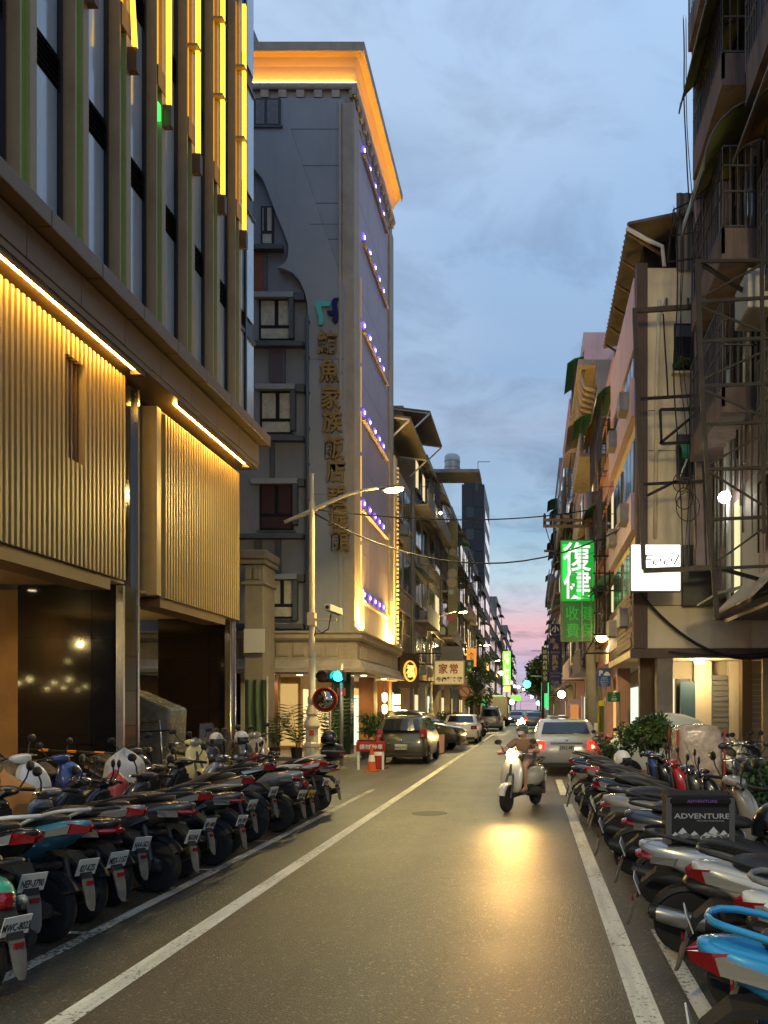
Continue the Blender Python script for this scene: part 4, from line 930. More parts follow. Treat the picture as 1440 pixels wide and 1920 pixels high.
lrow('city', 9.5, 15, 'char', 'charcoal scooter with tan seat and pale rail in the left row', seat=M_tan, rail=PT['beige'], x=-3.55)
lrow('sport', 10.2, 14, 'brown', 'brown scooter with long tan seat beside the big-wheeled motorcycle', seat=M_tan, x=-3.7)
lrow('big', 11.15, 9, 'black', 'big-wheeled black motorcycle with bright swing arm plate in the left row', x=-3.75, lean=3)
lrow('city', 12.05, 12, 'grey', 'grey scooter with white grab rail just beyond the big-wheeled motorcycle', rail=PT['white'], screen=True)
lrow('classic', 12.8, 12, 'char', 'rounded dark scooter with a yellow licence plate in the left row', plate_m=M_yplate)
lrow('sport', 13.6, 10, 'red', 'dark red scooter, last but one at the far end of the left row', rail=PT['white'], trim=PT['white'])
lrow('city', 14.55, 10, 'black', 'black scooter with rear top case at the far end of the left row', top=True)
helmet((-3.42, 14.42, 1.16), M_helm_b, 'black helmet on the last scooter of the left row', R(170))
helmet((-5.12, 13.85, 1.14), M_helm_w, 'cream white helmet on a handlebar, left one of the pair beside the pillar', R(-60))
helmet((-5.02, 14.75, 1.14), mat('pale grey helmet shell', (.58, .57, .53), .3, coat=.5), 'pale grey helmet on a handlebar, right one of the pair by the green tarpaulin', R(-40))
# second line of scooters on the pavement, in front of the granite piers
GB = 'scooters parked on the left pavement'
scooter('sport', (-6.95, 11.1, .13), -35, 'white', 'white scooter with raised front cowl on the left pavement', group=GB)
scooter('city', (-7.0, 12.0, .13), -30, 'blue', 'blue and cream scooter on the pavement before the black granite', col2='cream', group=GB)
scooter('sport', (-7.1, 9.7, .13), -25, 'silver', 'silver scooter at the left edge of the pavement', group=GB)
scooter('city', (-7.0, 13.9, .13), -28, 'black', 'black scooter before the first granite pier', group=GB)
scooter('classic', (-6.9, 16.6, .13), -50, 'cream', 'cream scooter between the two granite piers', group=GB)
scooter('sport', (-6.8, 17.8, .13), -60, 'black', 'black scooter with tall screen before the second pier', group=GB, screen=True)
scooter('city', (-6.6, 19.4, .13), -70, 'char', 'charcoal scooter below the far end of the fluted screen', group=GB)
scooter('classic', (-6.5, 20.6, .13), -75, 'beige', 'beige scooter beside the street lamp base', group=GB)
# covers over scooter fronts
def cover(name, label, cat, c, rad, m, seed, h, sag=.25):
    r = random.Random(seed); rings = []
    ph = [r.uniform(0, 6.28) for _ in range(6)]
    for j in range(11):
        u = j / 10; rr = min(1, math.sin(min(1, u * 2.2) * PI / 2)) * (1 + .22 * u); ring = []
        for k in range(32):
            a = 2 * PI * k / 32
            w = 1 + u * (.10 * math.sin(5 * a + ph[0]) + .06 * math.sin(9 * a + ph[1]) + .05 * math.sin(3 * a + ph[2]))
            zz = c[2] + h * (1 - u) + .05 * math.sin(2 * a + ph[3]) * (1 - u) + (.04 * math.sin(4 * a + ph[4]) if u > .95 else 0)
            ring.append((c[0] + rad[0] * rr * w * math.cos(a), c[1] + rad[1] * rr * w * math.sin(a), zz))
        rings.append(ring)
    o = MB().loft(rings, cap=False).build(name, m, smooth=True, sub=1)
    me = o.data; q = Vector((c[0], c[1], c[2])); me.transform(Matrix.Translation(-q)); o.location = q
    return tag(o, label, cat)
M_orc = mat('orange rain cape', (.42, .17, .035), .6, var=.15, vscale=5, bump=.3, bscale=14)
cover('rain_cover', 'orange cloth cover draped over a scooter front at the left edge', 'cover', (-4.98, 8.05, .62), (.36, .34), M_orc, 3, .52)
cover('rain_cover', 'white cloth cover draped over handlebars in the left row', 'cover', (-5.25, 11.0, .78), (.2, .26), mat('white cloth', (.5, .48, .42), .7, bump=.3, bscale=14), 5, .42)
cover('carrier_bag', 'red plastic bag hanging in the left row', 'bag', (-5.1, 10.45, .62), (.13, .17), mat('red bag', (.42, .05, .045), .35, bump=.4, bscale=20), 6, .34)
# ------------------------------------------------------------------ row on the right
def rrow(style, yy, a, col, label, x=1.2, **k): return scooter(style, (x, yy), a, col, label, group=GR, lean=k.pop('lean', 5), **k)
sky_s = rrow('sport', 3.12, -10, 'sky', 'bright sky blue scooter in the bottom right corner', x=.94, rail=PT['sky'], trim=PT['white'])
rrow('sport', 3.95, -10, 'white', 'white scooter with seat in clear wrap, second from the near end of right row', x=1.3, rail=M_grey)
rrow('sport', 4.85, -10, 'pearl', 'pearl white scooter with big red tail lights beside the delivery box', x=1.22)
box_s = rrow('city', 6.1, -8, 'silver', 'silver grey scooter carrying the black delivery box', x=1.1, shield=M_shield)
rrow('city', 7.5, -8, 'char', 'charcoal scooter hidden behind the black delivery box', x=1.2)
rrow('city', 8.9, -8, 'beige', 'beige grey scooter just beyond the delivery box', x=1.12)
rrow('sport', 10.3, -8, 'black', 'black scooter with steel plate holder, fifth from the far end of right row', x=1.1)
rrow('city', 11.5, -8, 'char', 'charcoal scooter with long seat, fourth from the far end of right row', x=1.15, screen=True)
rrow('sport', 12.4, -10, 'red', 'red and black scooter, third from the far end of right row', x=1.1)
rrow('city', 13.3, -8, 'black', 'black scooter, second from the far end of right row', x=1.0)
rrow('sport', 14.3, -12, 'blue', 'dark blue scooter at the far end of the right row', x=1.0)
# clear wrapping on two seats
M_wrap = mat('clear wrap', (.5, .5, .5), .12, alpha=.35, bump=.5, bscale=12)
for (lx, ly, lz, an, lab) in ((1.38, 3.03, .86, -10, 'clear plastic wrap on the sky blue scooter seat'), (1.74, 3.88, .86, -10, 'clear plastic wrap on the white scooter seat')):
    t = thing('plastic_wrap', lab, 'wrapping', (lx, ly, lz), R(an), world=False)
    loftx([(-.28, .0, .10, .03), (-.25, .0, .15, .07), (-.1, 0, .16, .085), (.1, -.01, .155, .08), (.28, -.02, .14, .07), (.34, -.02, .1, .03)]).build('film', M_wrap, t, smooth=True)
helmet((1.52, 4.78, .86), M_helm_w, 'cream white helmet on a seat in the right row', R(200), 12, 1.08)
helmet((1.72, 6.02, .84), M_helm_b, 'large black helmet behind the delivery box', R(160), 0, 1.12)
helmet((1.42, 13.4, .86), mat('white open helmet', (.62, .61, .57), .3, coat=.5), 'white open-face helmet on the far end of right row', R(-30), 0, 1.05)
# delivery box
db = thing('delivery_box', 'black delivery box printed ADVENTURE strapped on the silver scooter', 'box', (1.17, 6.08, .80), R(-3), world=False)
M_bag = mat('black box fabric', (.012, .012, .013), .85, spec=.2, bump=.3, bscale=120)
M_web = mat('grey webbing', (.08, .08, .08), .8)
MB().box(-.22, .22, -.21, .21, .0, .44).build('body', M_bag, db, bevel=.03)
MB().box(-.235, .235, -.225, .225, .36, .46).build('lid', M_bag, db, bevel=.035)
MB().box(-.205, .205, -.2135, -.2105, .03, .35).build('front_panel', mat('box print panel', (.022, .022, .024), .7, spec=.2), db)
for xx in (-.215, .215): MB().box(xx - .02, xx + .02, -.222, -.212, .02, .44).build('strap', M_web, db, bevel=.003)
place(text_mesh('ADVENTURE', .066, .001, mat('print silver', (.34, .34, .34), .5), .0012), 'lettering', db, (.01, -.2155, .275), FACE)
place(text_mesh('MOTORCYCLE TRAVEL', .018, .001, mat('print silver', (.34, .34, .34), .5)), 'lettering', db, (.07, -.2155, .232), FACE)
place(text_mesh('ADVENTURE', .036, .001, mat('print purple', (.16, .06, .25), .5), .0008), 'lettering', db, (.01, -.2285, .41), FACE)
for (cx, w, h) in ((-.17, .05, .06), (-.12, .07, .10), (-.04, .06, .07), (.04, .055, .06), (.09, .08, .11), (.16, .06, .08), (.195, .03, .05)):
    MB().prism([(cx - w, .07), (cx + w, .07), (cx, .07 + h)], -.2152, -.2137).build('mountain_print', mat('print grey', (.12, .12, .12), .5), db)
    MB().prism([(cx - w * .45, .07 + h * .5), (cx - w * .1, .07 + h * .38), (cx + w * .15, .07 + h * .52), (cx + w * .42, .07 + h * .55), (cx, .07 + h)], -.2168, -.2154).build('snow_print', mat('print white', (.5, .5, .5), .5), db)
mo = MB()
for cx in (.035, .115): mo.lathe([(.028, -.2185), (.034, -.2185), (.034, -.2170), (.028, -.2170), (.028, -.2185)], (cx, 0, .075), 'y', 18)
mo.bar((.035, -.2178, .075), (.08, -.2178, .115), .012, .0015, (0, 1, 0)).bar((.08, -.2178, .115), (.115, -.2178, .075), .012, .0015, (0, 1, 0)).bar((.05, -.2178, .10), (.11, -.2178, .12), .02, .0015, (0, 1, 0)).bar((.075, -.2178, .12), (.085, -.2178, .155), .018, .0015, (0, 1, 0))
mo.build('motorbike_print', mat('print white', (.5, .5, .5), .5), db)

db.scale = (1, 1, .76)
# ------------------------------------------------------------------ the rider coming up the street
RA = -113
rs = scooter('classic', (.08, 15.55), RA, 'pearl', 'pearl white rounded scooter being ridden up the road with its headlight on', lean=2, seat=M_seat2, skip=('stand',), steer=0)
M_hl = glow('head light on', (1., .74, .34), 110)
hl = MB().lathe([(.001, .475), (.05, .468), (.085, .45), (.095, .43)], (0, 0, .985), 'x', 16).build('lit_lens', M_hl, rs)
lamp('SPOT', 'headlight_beam', (.50, 0, .985), 300, (1., .54, .14), rs, rot=(0, R(-90 - 1), R(23)), world=False, spot_size=R(72), spot_blend=1., shadow_soft_size=.07)
def skin(name, verts, edges, m, parent, sub=2, root=0):
    me = bpy.data.meshes.new(name); me.from_pydata([v[:3] for v in verts], edges, [])
    o = bpy.data.objects.new(name, me); COL.objects.link(o); o.parent = parent
    me.materials.append(m)
    md = o.modifiers.new('skin', 'SKIN'); md.use_smooth_shade = True
    for i, v in enumerate(verts):
        sv = me.skin_vertices[0].data[i]; r = v[3]; sv.radius = r if isinstance(r, tuple) else (r, r); sv.use_root = (i == root)
    s = o.modifiers.new('sub', 'SUBSURF'); s.levels = sub; s.render_levels = sub
    return o
per = thing('person', 'person in brown top, mask and helmet riding the pearl white scooter', 'person', rs.location[:], rs.rotation_euler[2], world=False); per.rotation_euler = rs.rotation_euler[:]
M_skin = mat('skin', (.42, .24, .16), .5)
M_shirt = mat('brown top', (.19, .12, .075), .8, bump=.3, bscale=20); M_short = mat('khaki shorts', (.24, .18, .12), .8, bump=.3, bscale=20)
bv = [(-.20, 0, .90, (.13, .10)), (-.19, 0, 1.02, (.12, .09)), (-.16, 0, 1.14, (.13, .09)), (-.13, 0, 1.215, .05), (-.10, 0, 1.27, .052), (-.075, 0, 1.35, (.085, .095)), (-.07, 0, 1.41, (.075, .085))]
be = [(0, 1), (1, 2), (2, 3), (3, 4), (4, 5), (5, 6)]
def chain(start, pts):
    a = start
    for p in pts:
        bv.append(p); be.append((a, len(bv) - 1)); a = len(bv) - 1
    return a
for s in (-1, 1):
    h = chain(2, [(-.14, s * .16, 1.165, .055), (-.05, s * .28, 1.05, .042), (.02, s * .33, .985, .038), (.12, s * .325, 1.0, .032), (.205, s * .315, 1.015, .024), (.245, s * .305, 1.02, .026)])
    for k, dy in enumerate((-.036, -.012, .012, .036)):
        chain(h, [(.275, s * .305 + dy, 1.022, .010), (.29, s * .305 + dy, .995, .009), (.265, s * .305 + dy, .972 + .004 * abs(k - 1.5), .0085)])
    chain(h, [(.225, s * .262, 1.0, .011), (.24, s * .25, .975, .009)])
    a = chain(0, [(-.12, s * .10, .87, .09), (.08, s * .15, .815, .075), (.24, s * .16, .755, .058), (.225, s * .155, .58, .05), (.20, s * .15, .43, .034), (.21, s * .15, .36, .036), (.30, s * .15, .335, .03), (.37, s * .15, .33, .022)])
skin('body', bv, be, M_skin, per)
cv = [(-.20, 0, .93, (.15, .125)), (-.19, 0, 1.03, (.14, .112)), (-.165, 0, 1.14, (.145, .108)), (-.135, 0, 1.2, .07)]; ce = [(0, 1), (1, 2), (2, 3)]
for s in (-1, 1):
    n = len(cv); cv += [(-.14, s * .165, 1.165, .07), (-.07, s * .255, 1.08, .062), (-.045, s * .285, 1.045, .06)]; ce += [(2, n), (n, n + 1), (n + 1, n + 2)]
skin('top', cv, ce, M_shirt, per)
cv = [(-.20, 0, .89, (.15, .12))]; ce = []
for s in (-1, 1):
    n = len(cv); cv += [(-.12, s * .10, .875, .108), (.08, s * .15, .82, .092), (.19, s * .158, .78, .08)]; ce += [(0, n), (n, n + 1), (n + 1, n + 2)]
skin('shorts', cv, ce, M_short, per)
M_hel = mat('grey green helmet', (.10, .11, .09), .3, coat=.5)
sh = MB(); rings = []
for j in range(9):
    a = PI * j / 9 * .78 + .02
    rings.append([(-.085 + .125 * math.sin(a) * math.cos(2 * PI * k / 20), .112 * math.sin(a) * math.sin(2 * PI * k / 20), 1.365 + .12 * math.cos(a) + (.055 * (j - 4) / 4 if (j > 4 and math.cos(2 * PI * k / 20) > .35) else 0)) for k in range(20)])
hm = sh.loft(rings).build('helmet', M_hel, per, smooth=True)
MB().loft([[(-.075 + .135 * math.cos(R(t)), .12 * math.sin(R(t)), 1.415) for t in range(-60, 61, 12)], [(-.065 + .15 * math.cos(R(t)), .12 * math.sin(R(t)), 1.40) for t in range(-60, 61, 12)]], cap=False, closed=False).build('peak', M_dark, hm)
MB().loft([ring_z(1.275, -.005, .03, .05), ring_z(1.30, .0, .045, .066), ring_z(1.335, .0, .045, .066), ring_z(1.35, -.005, .035, .055)]).build('mask', mat('lilac mask', (.40, .34, .42), .8), per, smooth=True)
for s in (-1, 1):
    MB().ball((.010, s * .032, 1.375), (.008, .013, .008), 8, 6).build('eye', M_black, per)
    MB().loft([[(a_, b_ + s * .15, c_) for a_, b_, c_ in ring_x(x_, z_, w_, h_, 10)] for x_, z_, w_, h_ in ((.16, .335, .03, .025), (.2, .345, .04, .04), (.3, .33, .042, .03), (.40, .322, .03, .018))]).build('sandal', mat('sandal', (.20, .12, .08), .6), per, smooth=True)

# ------------------------------------------------------------------ cars
car('olive green hatchback with rear window parked on the left beyond the scooters', (-4.06, 28.5, 0), R(90), [(x * .95, z * .97) for x, z in SIL_HATCH], .96, .79, cpaint('olive', (.07, .073, .045)), plate='6662-KG', rear_win=((-1.94, 1.04), (-1.70, 1.40)), side_win=SW_H, windscreen=((.55, 1.42), (1.12, 1.08)), rear_lamp=(.82, 1.10, .28), plate_z=.55)
car('silver sedan with lit brake lights stopped on the right side of the road', (.90, 24.3, 0), R(90), SIL_SEDAN, .95, .86, cpaint('silver', (.42, .42, .38)), plate='2862-MS', rear_win=((-1.55, 1.06), (-1.08, 1.34)), side_win=SW_S, windscreen=((.5, 1.33), (1.0, 1.02)), rear_lamp=(.68, .90, .34), lit=True, plate_z=.74)
car('white sedan parked beyond the dark car on the left', (-3.55, 44.0, 0), R(90), SIL_SEDAN, .95, .87, cpaint('white', (.68, .68, .64), .0), plate='ALV-9270', rear_win=((-1.55, 1.06), (-1.08, 1.34)), side_win=SW_S, windscreen=((.5, 1.33), (1.0, 1.02)), rear_lamp=(.72, .90, .34), plate_z=.55)
car('dark car with its nose sticking out from the left side behind the hatchback', (-5.0, 36.4, 0), R(-8), SIL_SUV, 1.08, .88, cpaint('dark green', (.035, .04, .03)), rear_win=((-2.0, 1.16), (-1.86, 1.48)), side_win=SW_H, windscreen=((.45, 1.52), (.92, 1.18)), rear_lamp=(.85, 1.1, .28))
car('silver van parked far up the street on the left', (-3.25, 68.5, 0), R(90), SIL_VAN, 1.05, .86, cpaint('grey silver', (.34, .34, .33)), plate='AKP-5518', rear_win=((-2.25, 1.12), (-2.16, 1.66)), side_win=[[(-1.9, 1.15), (-1.85, 1.7), (-.9, 1.74), (-.9, 1.12)]], windscreen=((1.14, 1.74), (1.8, 1.2)), rear_lamp=(.8, 1.05, .22), name='van', cat='van', plate_z=.55)
car('yellow taxi on the road just ahead of the silver sedan', (1.35, 36.8, 0), R(90), SIL_SEDAN, .95, .86, cpaint('taxi yellow', (.62, .33, .02), .0), plate='TDE-208', rear_win=((-1.55, 1.06), (-1.08, 1.34)), side_win=SW_S, windscreen=((.5, 1.33), (1.0, 1.02)), rear_lamp=(.7, .9, .3), lit=True, name='taxi', cat='taxi')
# ------------------------------------------------------------------ street lamps
M_post = mat('cream lamp post paint', (.52, .46, .34), .5, var=.1)
M_lampglow = glow('street lamp lens', (1., .80, .34), 90)
def street_lamp(label, x, yy, h=7.6, arm=2.1, power=520, side=1, detail=True, bowl=0, z0=.13):
    t = thing('street_lamp', label, 'street lamp', (x, yy, z0), group='street lamps along the left side' if side > 0 else None)
    pr = [(.001, 0), (.27, 0), (.27, .10), (.22, .14), (.2, .16), (.19, .55), (.22, .58), (.22, .66), (.17, .70), (.16, 1.05), (.23, 1.13), (.23, 1.17), (.13, 1.42), (.16, 1.46), (.16, 1.52), (.10, 1.72), (.12, 1.78), (.12, 1.9), (.095, 1.95)] if detail else [(.001, 0), (.2, 0), (.2, .6), (.1, 1.5)]
    MB().lathe([(r, z0 + z) for r, z in pr] + [(.09, z0 + 3.0), (.11, z0 + 3.03), (.11, z0 + 3.12), (.082, z0 + 3.15), (.07, h - .3), (.08, h - .25), (.08, h - .1), (.055, h), (.05, h + .65), (.06, h + .66), (.06, h + .7), (.001, h + .72)], (x, yy, 0), 'z', 18).build('post', M_post, t, angle=30)
    pts = [(x - side * .75, yy, h - .62), (x, yy, h - .3)] + [(x + side * arm * u, yy, h - .3 + .62 * math.sin(u * PI / 2)) for u in (.25, .5, .75, 1.)]
    MB().tube(pts, [.05, .06, .05, .045, .04, .035], 8).build('arm', M_post, t, smooth=True)
    hx, hz = x + side * (arm + .28), h + .32
    hd = MB().loft([[(hx + dx * side, yy + b, hz + c + dx * .12) for _, b, c in ring_x(0, 0, w, hh, 12)] for dx, w, hh in [(-.36, .04, .03), (-.25, .09, .05), (0, .13, .06), (.22, .11, .05), (.33, .05, .02)]]).build('lamp_head', M_grey, t, smooth=True)
    MB().loft([[(hx + dx * side, yy + w * math.cos(a), hz - .055 + dx * .12 - dd * abs(math.sin(a))) for a in [2 * PI * k / 10 for k in range(10)]] for dx, w, dd in [(-.24, .05, .02), (-.14, .12, .06), (.1, .14, .08), (.26, .07, .03)]]).build('lens', M_lampglow, hd)
    lamp('AREA', 'lamp_light', (hx, yy, hz - .2), power * 1.15, (1., .75, .24), t, rot=(0, R(-8 * side), 0), shape='DISK', size=.25)
    if bowl: lamp('POINT', 'lamp_bowl_light', (hx, yy, hz - .2), bowl, (1., .78, .30), t, shadow_soft_size=.14)
    return t
l1 = street_lamp('cream street lamp with security camera at the near left corner', -6.0, 23.3, 7.45, 1.95, 560, bowl=160)
# security camera and small signs on it
cm = thing('security_camera', 'pale security camera on a bracket of the near street lamp', 'camera', (-6.0, 23.3, 4.2))
MB().box(-6.1, -5.9, 23.18, 23.42, 4.0, 4.36).bar((-5.9, 23.2, 4.16), (-5.3, 23.2, 4.16), .07).build('bracket', M_post, cm)
MB().bar((-5.42, 23.2, 4.16), (-5.42, 23.2, 4.4), .05).hexa([(-5.58, 22.95, 4.38), (-5.42, 22.95, 4.38), (-5.18, 23.4, 4.30), (-5.36, 23.4, 4.30)], [(-5.58, 22.95, 4.56), (-5.42, 22.95, 4.56), (-5.18, 23.4, 4.48), (-5.36, 23.4, 4.48)]).build('housing', mat('camera white', (.45, .43, .38), .5), cm, bevel=.01)
MB().lathe([(.001, 22.93), (.05, 22.93), (.05, 22.96)], (-5.5, 0, 4.47), 'y', 12).build('lens', M_black, cm)
MB().tube([(-5.45, 23.15, 4.3), (-5.5, 23.1, 3.9), (-5.7, 23.12, 3.78), (-5.85, 23.15, 3.95), (-5.9, 23.18, 3.7)], .018, 6).build('cable', M_black, cm, smooth=True)
MB().box(-6.02, -5.9, 23.08, 23.11, 1.02, 1.16).build('red_sticker', mat('red sticker', (.5, .05, .02), .5), l1)
for i, (yy, pw, lab) in enumerate(((52.5, 480, 'second street lamp on the left, over the beef noodle sign'), (80, 480, 'third street lamp on the left, by the vine-covered tree'), (106, 450, 'fourth street lamp on the left, far down the street'), (134, 400, 'fifth street lamp on the left, small in the distance'))):
    street_lamp(lab, -6.2, yy, 7.4, 1.7, pw, detail=i < 2, bowl=350 if i < 2 else 0)
lp = street_lamp('assumed street lamp behind the photographer on the left, added for near light', -6.0, -4.5, 7.45, 2.4, 560, bowl=330)  # assumed lamp out of view, added to light the near road
fd = thing('flood_light', 'added flood light above the right pavement, out of view', 'lamp', (3.6, 3.0, 7.5))  # unseen light, added to brighten the cream house and right row
MB().box(3.3, 3.7, 2.7, 2.9, 7.35, 7.65).build('housing', M_grey, fd, bevel=.02)
MB().box(3.34, 3.66, 2.905, 2.92, 7.39, 7.61).build('lens', M_lampglow, fd)
MB().bar((3.5, 2.8, 7.6), (4.45, 2.8, 7.9), .06).build('bracket', M_steel, fd)
lamp('SPOT', 'added_flood_beam', (3.5, 3.1, 7.5), 2600, (1., .80, .42), fd, rot=(R(80), 0, R(2)), spot_size=R(84), spot_blend=.7, shadow_soft_size=.7)
far = glow('distant lamp', (1., .9, .55), 25)
for i, (px, py, yy) in enumerate(((940, 1262, 165), (948, 1268, 195), (957, 1280, 230), (964, 1287, 265), (972, 1288, 300), (982, 1293, 340))):
    t = thing('street_lamp', 'tiny street lamp far away, ' + ['nearest', 'second', 'third', 'fourth', 'fifth', 'farthest'][i] + ' of the distant string of lights', 'street lamp', (X(px, yy) - 1.2, yy, 0))
    a = X(px, yy); z = Z(py, yy)
    MB().tube([(a - 1.2, yy, 0), (a - 1.2, yy, z - .1), (a, yy, z + .1)], .09, 6).build('post', M_post, t)
    MB().ball((a, yy, z), (.5, .5, .35), 10, 6).build('lens', far, t, smooth=True)
lr = thing('wall_lamp', 'lit yellow lamp on the pole right of the green sign', 'lamp', (X(1130, 31), 31, 4.2))
MB().ball((X(1128, 31), 31, Z(1197, 31)), (.20, .2, .13), 12, 8).build('lens', glow('yellow lamp', (1., .66, .15), 30), lr, smooth=True)
MB().lathe([(.26, Z(1197, 31) + .08), (.24, Z(1197, 31) + .16), (.001, Z(1197, 31) + .22)], (X(1128, 31), 31, 0), 'z', 14).build('hood', M_grey, lr)
MB().tube([(X(1128, 31), 31, Z(1197, 31) + .2), (X(1132, 31), 31.3, 4.9), (2.75, 31.3, 5.0)], .03).build('arm', M_grey, lr)
lamp('POINT', 'lamp_light', (X(1128, 31) - .05, 30.7, 4.05), 120, (1., .7, .28), lr, shadow_soft_size=.15)

# ------------------------------------------------------------------ traffic signal, mirror, barrier by the hotel corner
ts = thing('traffic_signal', 'traffic signal showing green with a dark visor at the near left corner', 'traffic light', (-5.35, 24, .13))
MB().tube([(-5.35, 24, .13), (-5.35, 24, 3.0)], .05, 10).build('post', mat('grey post', (.3, .3, .29), .5, .3), ts, smooth=True)
MB().box(-6.02, -5.22, 23.9, 24.08, 2.48, 2.82).build('housing', M_black, ts, bevel=.06)
for i, xx in enumerate((-5.42, -5.82)):
    MB().lathe([(.001, 23.86), (.13, 23.86), (.145, 23.89)], (xx, 0, 2.65), 'y', 20).build('lens', glow('green signal', (.02, .85, .9), 7) if i == 0 else mat('dark red lens', (.08, .01, .01), .2), ts)
    MB().loft([[(xx + .165 * math.cos(R(a)), 23.88, 2.65 + .165 * math.sin(R(a))) for a in range(-20, 201, 20)], [(xx + .165 * math.cos(R(a)), 23.60, 2.63 + .165 * math.sin(R(a))) for a in range(-20, 201, 20)]], cap=False, closed=False).build('visor', M_black, ts, smooth=True)
MB().box(-5.46, -5.24, 23.96, 24.0, 2.1, 2.32).build('small_sign', mat('signal red sign', (.4, .04, .04), .5), ts)
lamp('POINT', 'signal_light', (-5.42, 23.55, 2.65), 6, (.1, .9, 1.), ts, shadow_soft_size=.1)
cmr = thing('convex_mirror', 'round convex traffic mirror with red rim below the traffic signal', 'mirror', (-5.6, 23.0, .13))
MB().lathe([(.001, 22.80), (.2, 22.83), (.30, 22.88)], (-5.55, 0, 1.98), 'y', 28).build('glass', mat('mirror glass', (.35, .35, .33), .08, 1.), cmr, smooth=True)
MB().lathe([(.30, 22.90), (.325, 22.84), (.34, 22.88), (.34, 22.93), (.30, 22.93)], (-5.55, 0, 1.98), 'y', 28).build('rim', mat('red orange rim', (.35, .03, .02), .5), cmr, smooth=True)
MB().tube([(-5.45, 23.05, .13), (-5.45, 23.05, 2.1)], .035).build('post', mat('grey post', (.3, .3, .29), .5, .3), cmr, smooth=True)
br = thing('barrier_sign', 'red no parking barrier board between the cones and hatchback', 'sign', (X(695, 24.2), 24.2, 0))
MB().box(X(668, 24.2), X(722, 24.2), 24.18, 24.24, .52, .80).build('board', mat('barrier red', (.32, .012, .015), .45), br, bevel=.01)
for px in (672, 718): MB().box(X(px, 24.2) - .03, X(px, 24.2) + .03, 24.19, 24.23, 0, .52).build('leg', M_white, br)
place(text_mesh('請勿', .15, .003, M_white, .002), 'lettering', br, (X(684, 24.2), 24.172, .66), FACE, world=True)
place(text_mesh('停車', .15, .003, M_white, .002), 'lettering', br, (X(708, 24.2), 24.172, .66), FACE, world=True)
nop = MB().lathe([(.05, 24.178), (.065, 24.178), (.065, 24.170), (.05, 24.170), (.05, 24.178)], (X(696, 24.2), 0, .66), 'y', 20); nop.bar((X(696, 24.2) - .04, 24.174, .7), (X(696, 24.2) + .04, 24.174, .62), .012, .006, (0, 1, 0)); nop.build('symbol', M_white, br)
def cone(label, x, yy, m=None, z=0, s=1.):
    t = thing('traffic_cone', label, 'traffic cone', (x, yy, z))
    MB().box(x - .18 * s, x + .18 * s, yy - .18 * s, yy + .18 * s, z, z + .04).lathe([(.13 * s, z + .04), (.04 * s, z + .68 * s), (.001, z + .69 * s)], (x, yy, 0), 'z', 16).build('body', m or mat('cone orange', (.55, .1, .02), .5), t, angle=30)
    MB().lathe([(.098 * s, z + .28 * s), (.071 * s, z + .46 * s), (.069 * s, z + .46 * s), (.096 * s, z + .28 * s)], (x, yy, 0), 'z', 16).build('reflective_band', M_white, t)
    return t
cone('orange traffic cone standing before the red barrier board', X(697, 23.6), 23.6)
cone('dark red traffic cone behind the barrier board', X(709, 24.8), 24.8, mat('dark red cone', (.25, .015, .015), .5), 0, 1.35)
palm((-7.6, 27.6, .13), 1.7, 9, 'feathery potted palm left of the lamp post', 4, spread=.5)
palm((-6.7, 28.6, .13), 1.9, 9, 'feathery potted palm between lamp post and dark green column', 5, spread=.45)
palm((-8.4, 27.8, .13), 1.5, 8, 'feathery potted palm at the far left of the hotel corner', 6, spread=.5)
bush('potted_shrub', 'leafy shrub in a long planter by the barrier board', 'plant', (X(690, 29.0), 29.0, .13), (.5, .4, .5), 900, .13, seed=8, h0=.55, pot=(.35, .5, M_dark))
bush('potted_shrub', 'small green shrub beneath the bright lantern boxes', 'plant', (-5.6, 39.6, .13), (.6, .5, .5), 800, .14, seed=9, h0=.3)
# tarpaulin, little pavilion column and stall behind the podium building
tp = thing('tarpaulin_screen', 'green tarpaulin hung beside the podium building', 'tarpaulin', (-8.6, 25.4, 0))
rg = []
for j in range(9):
    z = .1 + 2.5 * j / 8; rg.append([(X(458, 25.4) + .66 * i / 16, 25.4 + .05 * math.sin(i * 1.1 + j * .2) + .02 * math.sin(j * 1.7 + i), z) for i in range(17)])
so_ = MB().loft(rg, cap=False, closed=False).build('sheet', mat('green tarpaulin', (.07, .10, .045), .6, var=.15, bump=.3, bscale=8), tp, smooth=True)
MB().tube([(X(500, 25.3), 25.35, 0), (X(500, 25.3), 25.35, 2.7)], .03).build('pole', M_post, tp)
M_walls0 = mat('sooty stone', (.20, .175, .14), .85, var=.15, streak=.5, dirt=(.1, .085, .07))
pv = thing('stone_gatepost', 'ornate beige stone pilaster between the podium building and the hotel', 'pillar', (-9.1, 27.4, .13))
MB().box(X(458, 27), X(494, 27), 27, 28.2, .13, 6.3).build('shaft', M_walls0, pv, bevel=.03)
MB().box(X(450, 27), X(500, 27), 26.9, 28.3, 6.3, 6.45).box(X(452, 27), X(498, 27), 26.94, 28.2, 5.65, 5.75).build('capital', M_walls0, pv, bevel=.03)
MB().box(X(450, 27), X(503, 27), 26.82, 28.3, 6.46, 6.75).build('cap', M_walls0, pv, bevel=.06)
for px in (466, 482): MB().box(X(px, 27) - .1, X(px, 27) + .1, 26.93, 26.998, 5.82, 6.2).build('block', M_walls0, pv, bevel=.02)
MB().box(X(458, 26.9), X(496, 26.9), 26.86, 26.92, 3.5, 4.25).build('white_board', mat('dull white board', (.42, .42, .42), .6), pv)
ct = thing('covered_cart', 'cart under a clear plastic sheet between the granite piers', 'cart', (-7.85, 17.9, .13))
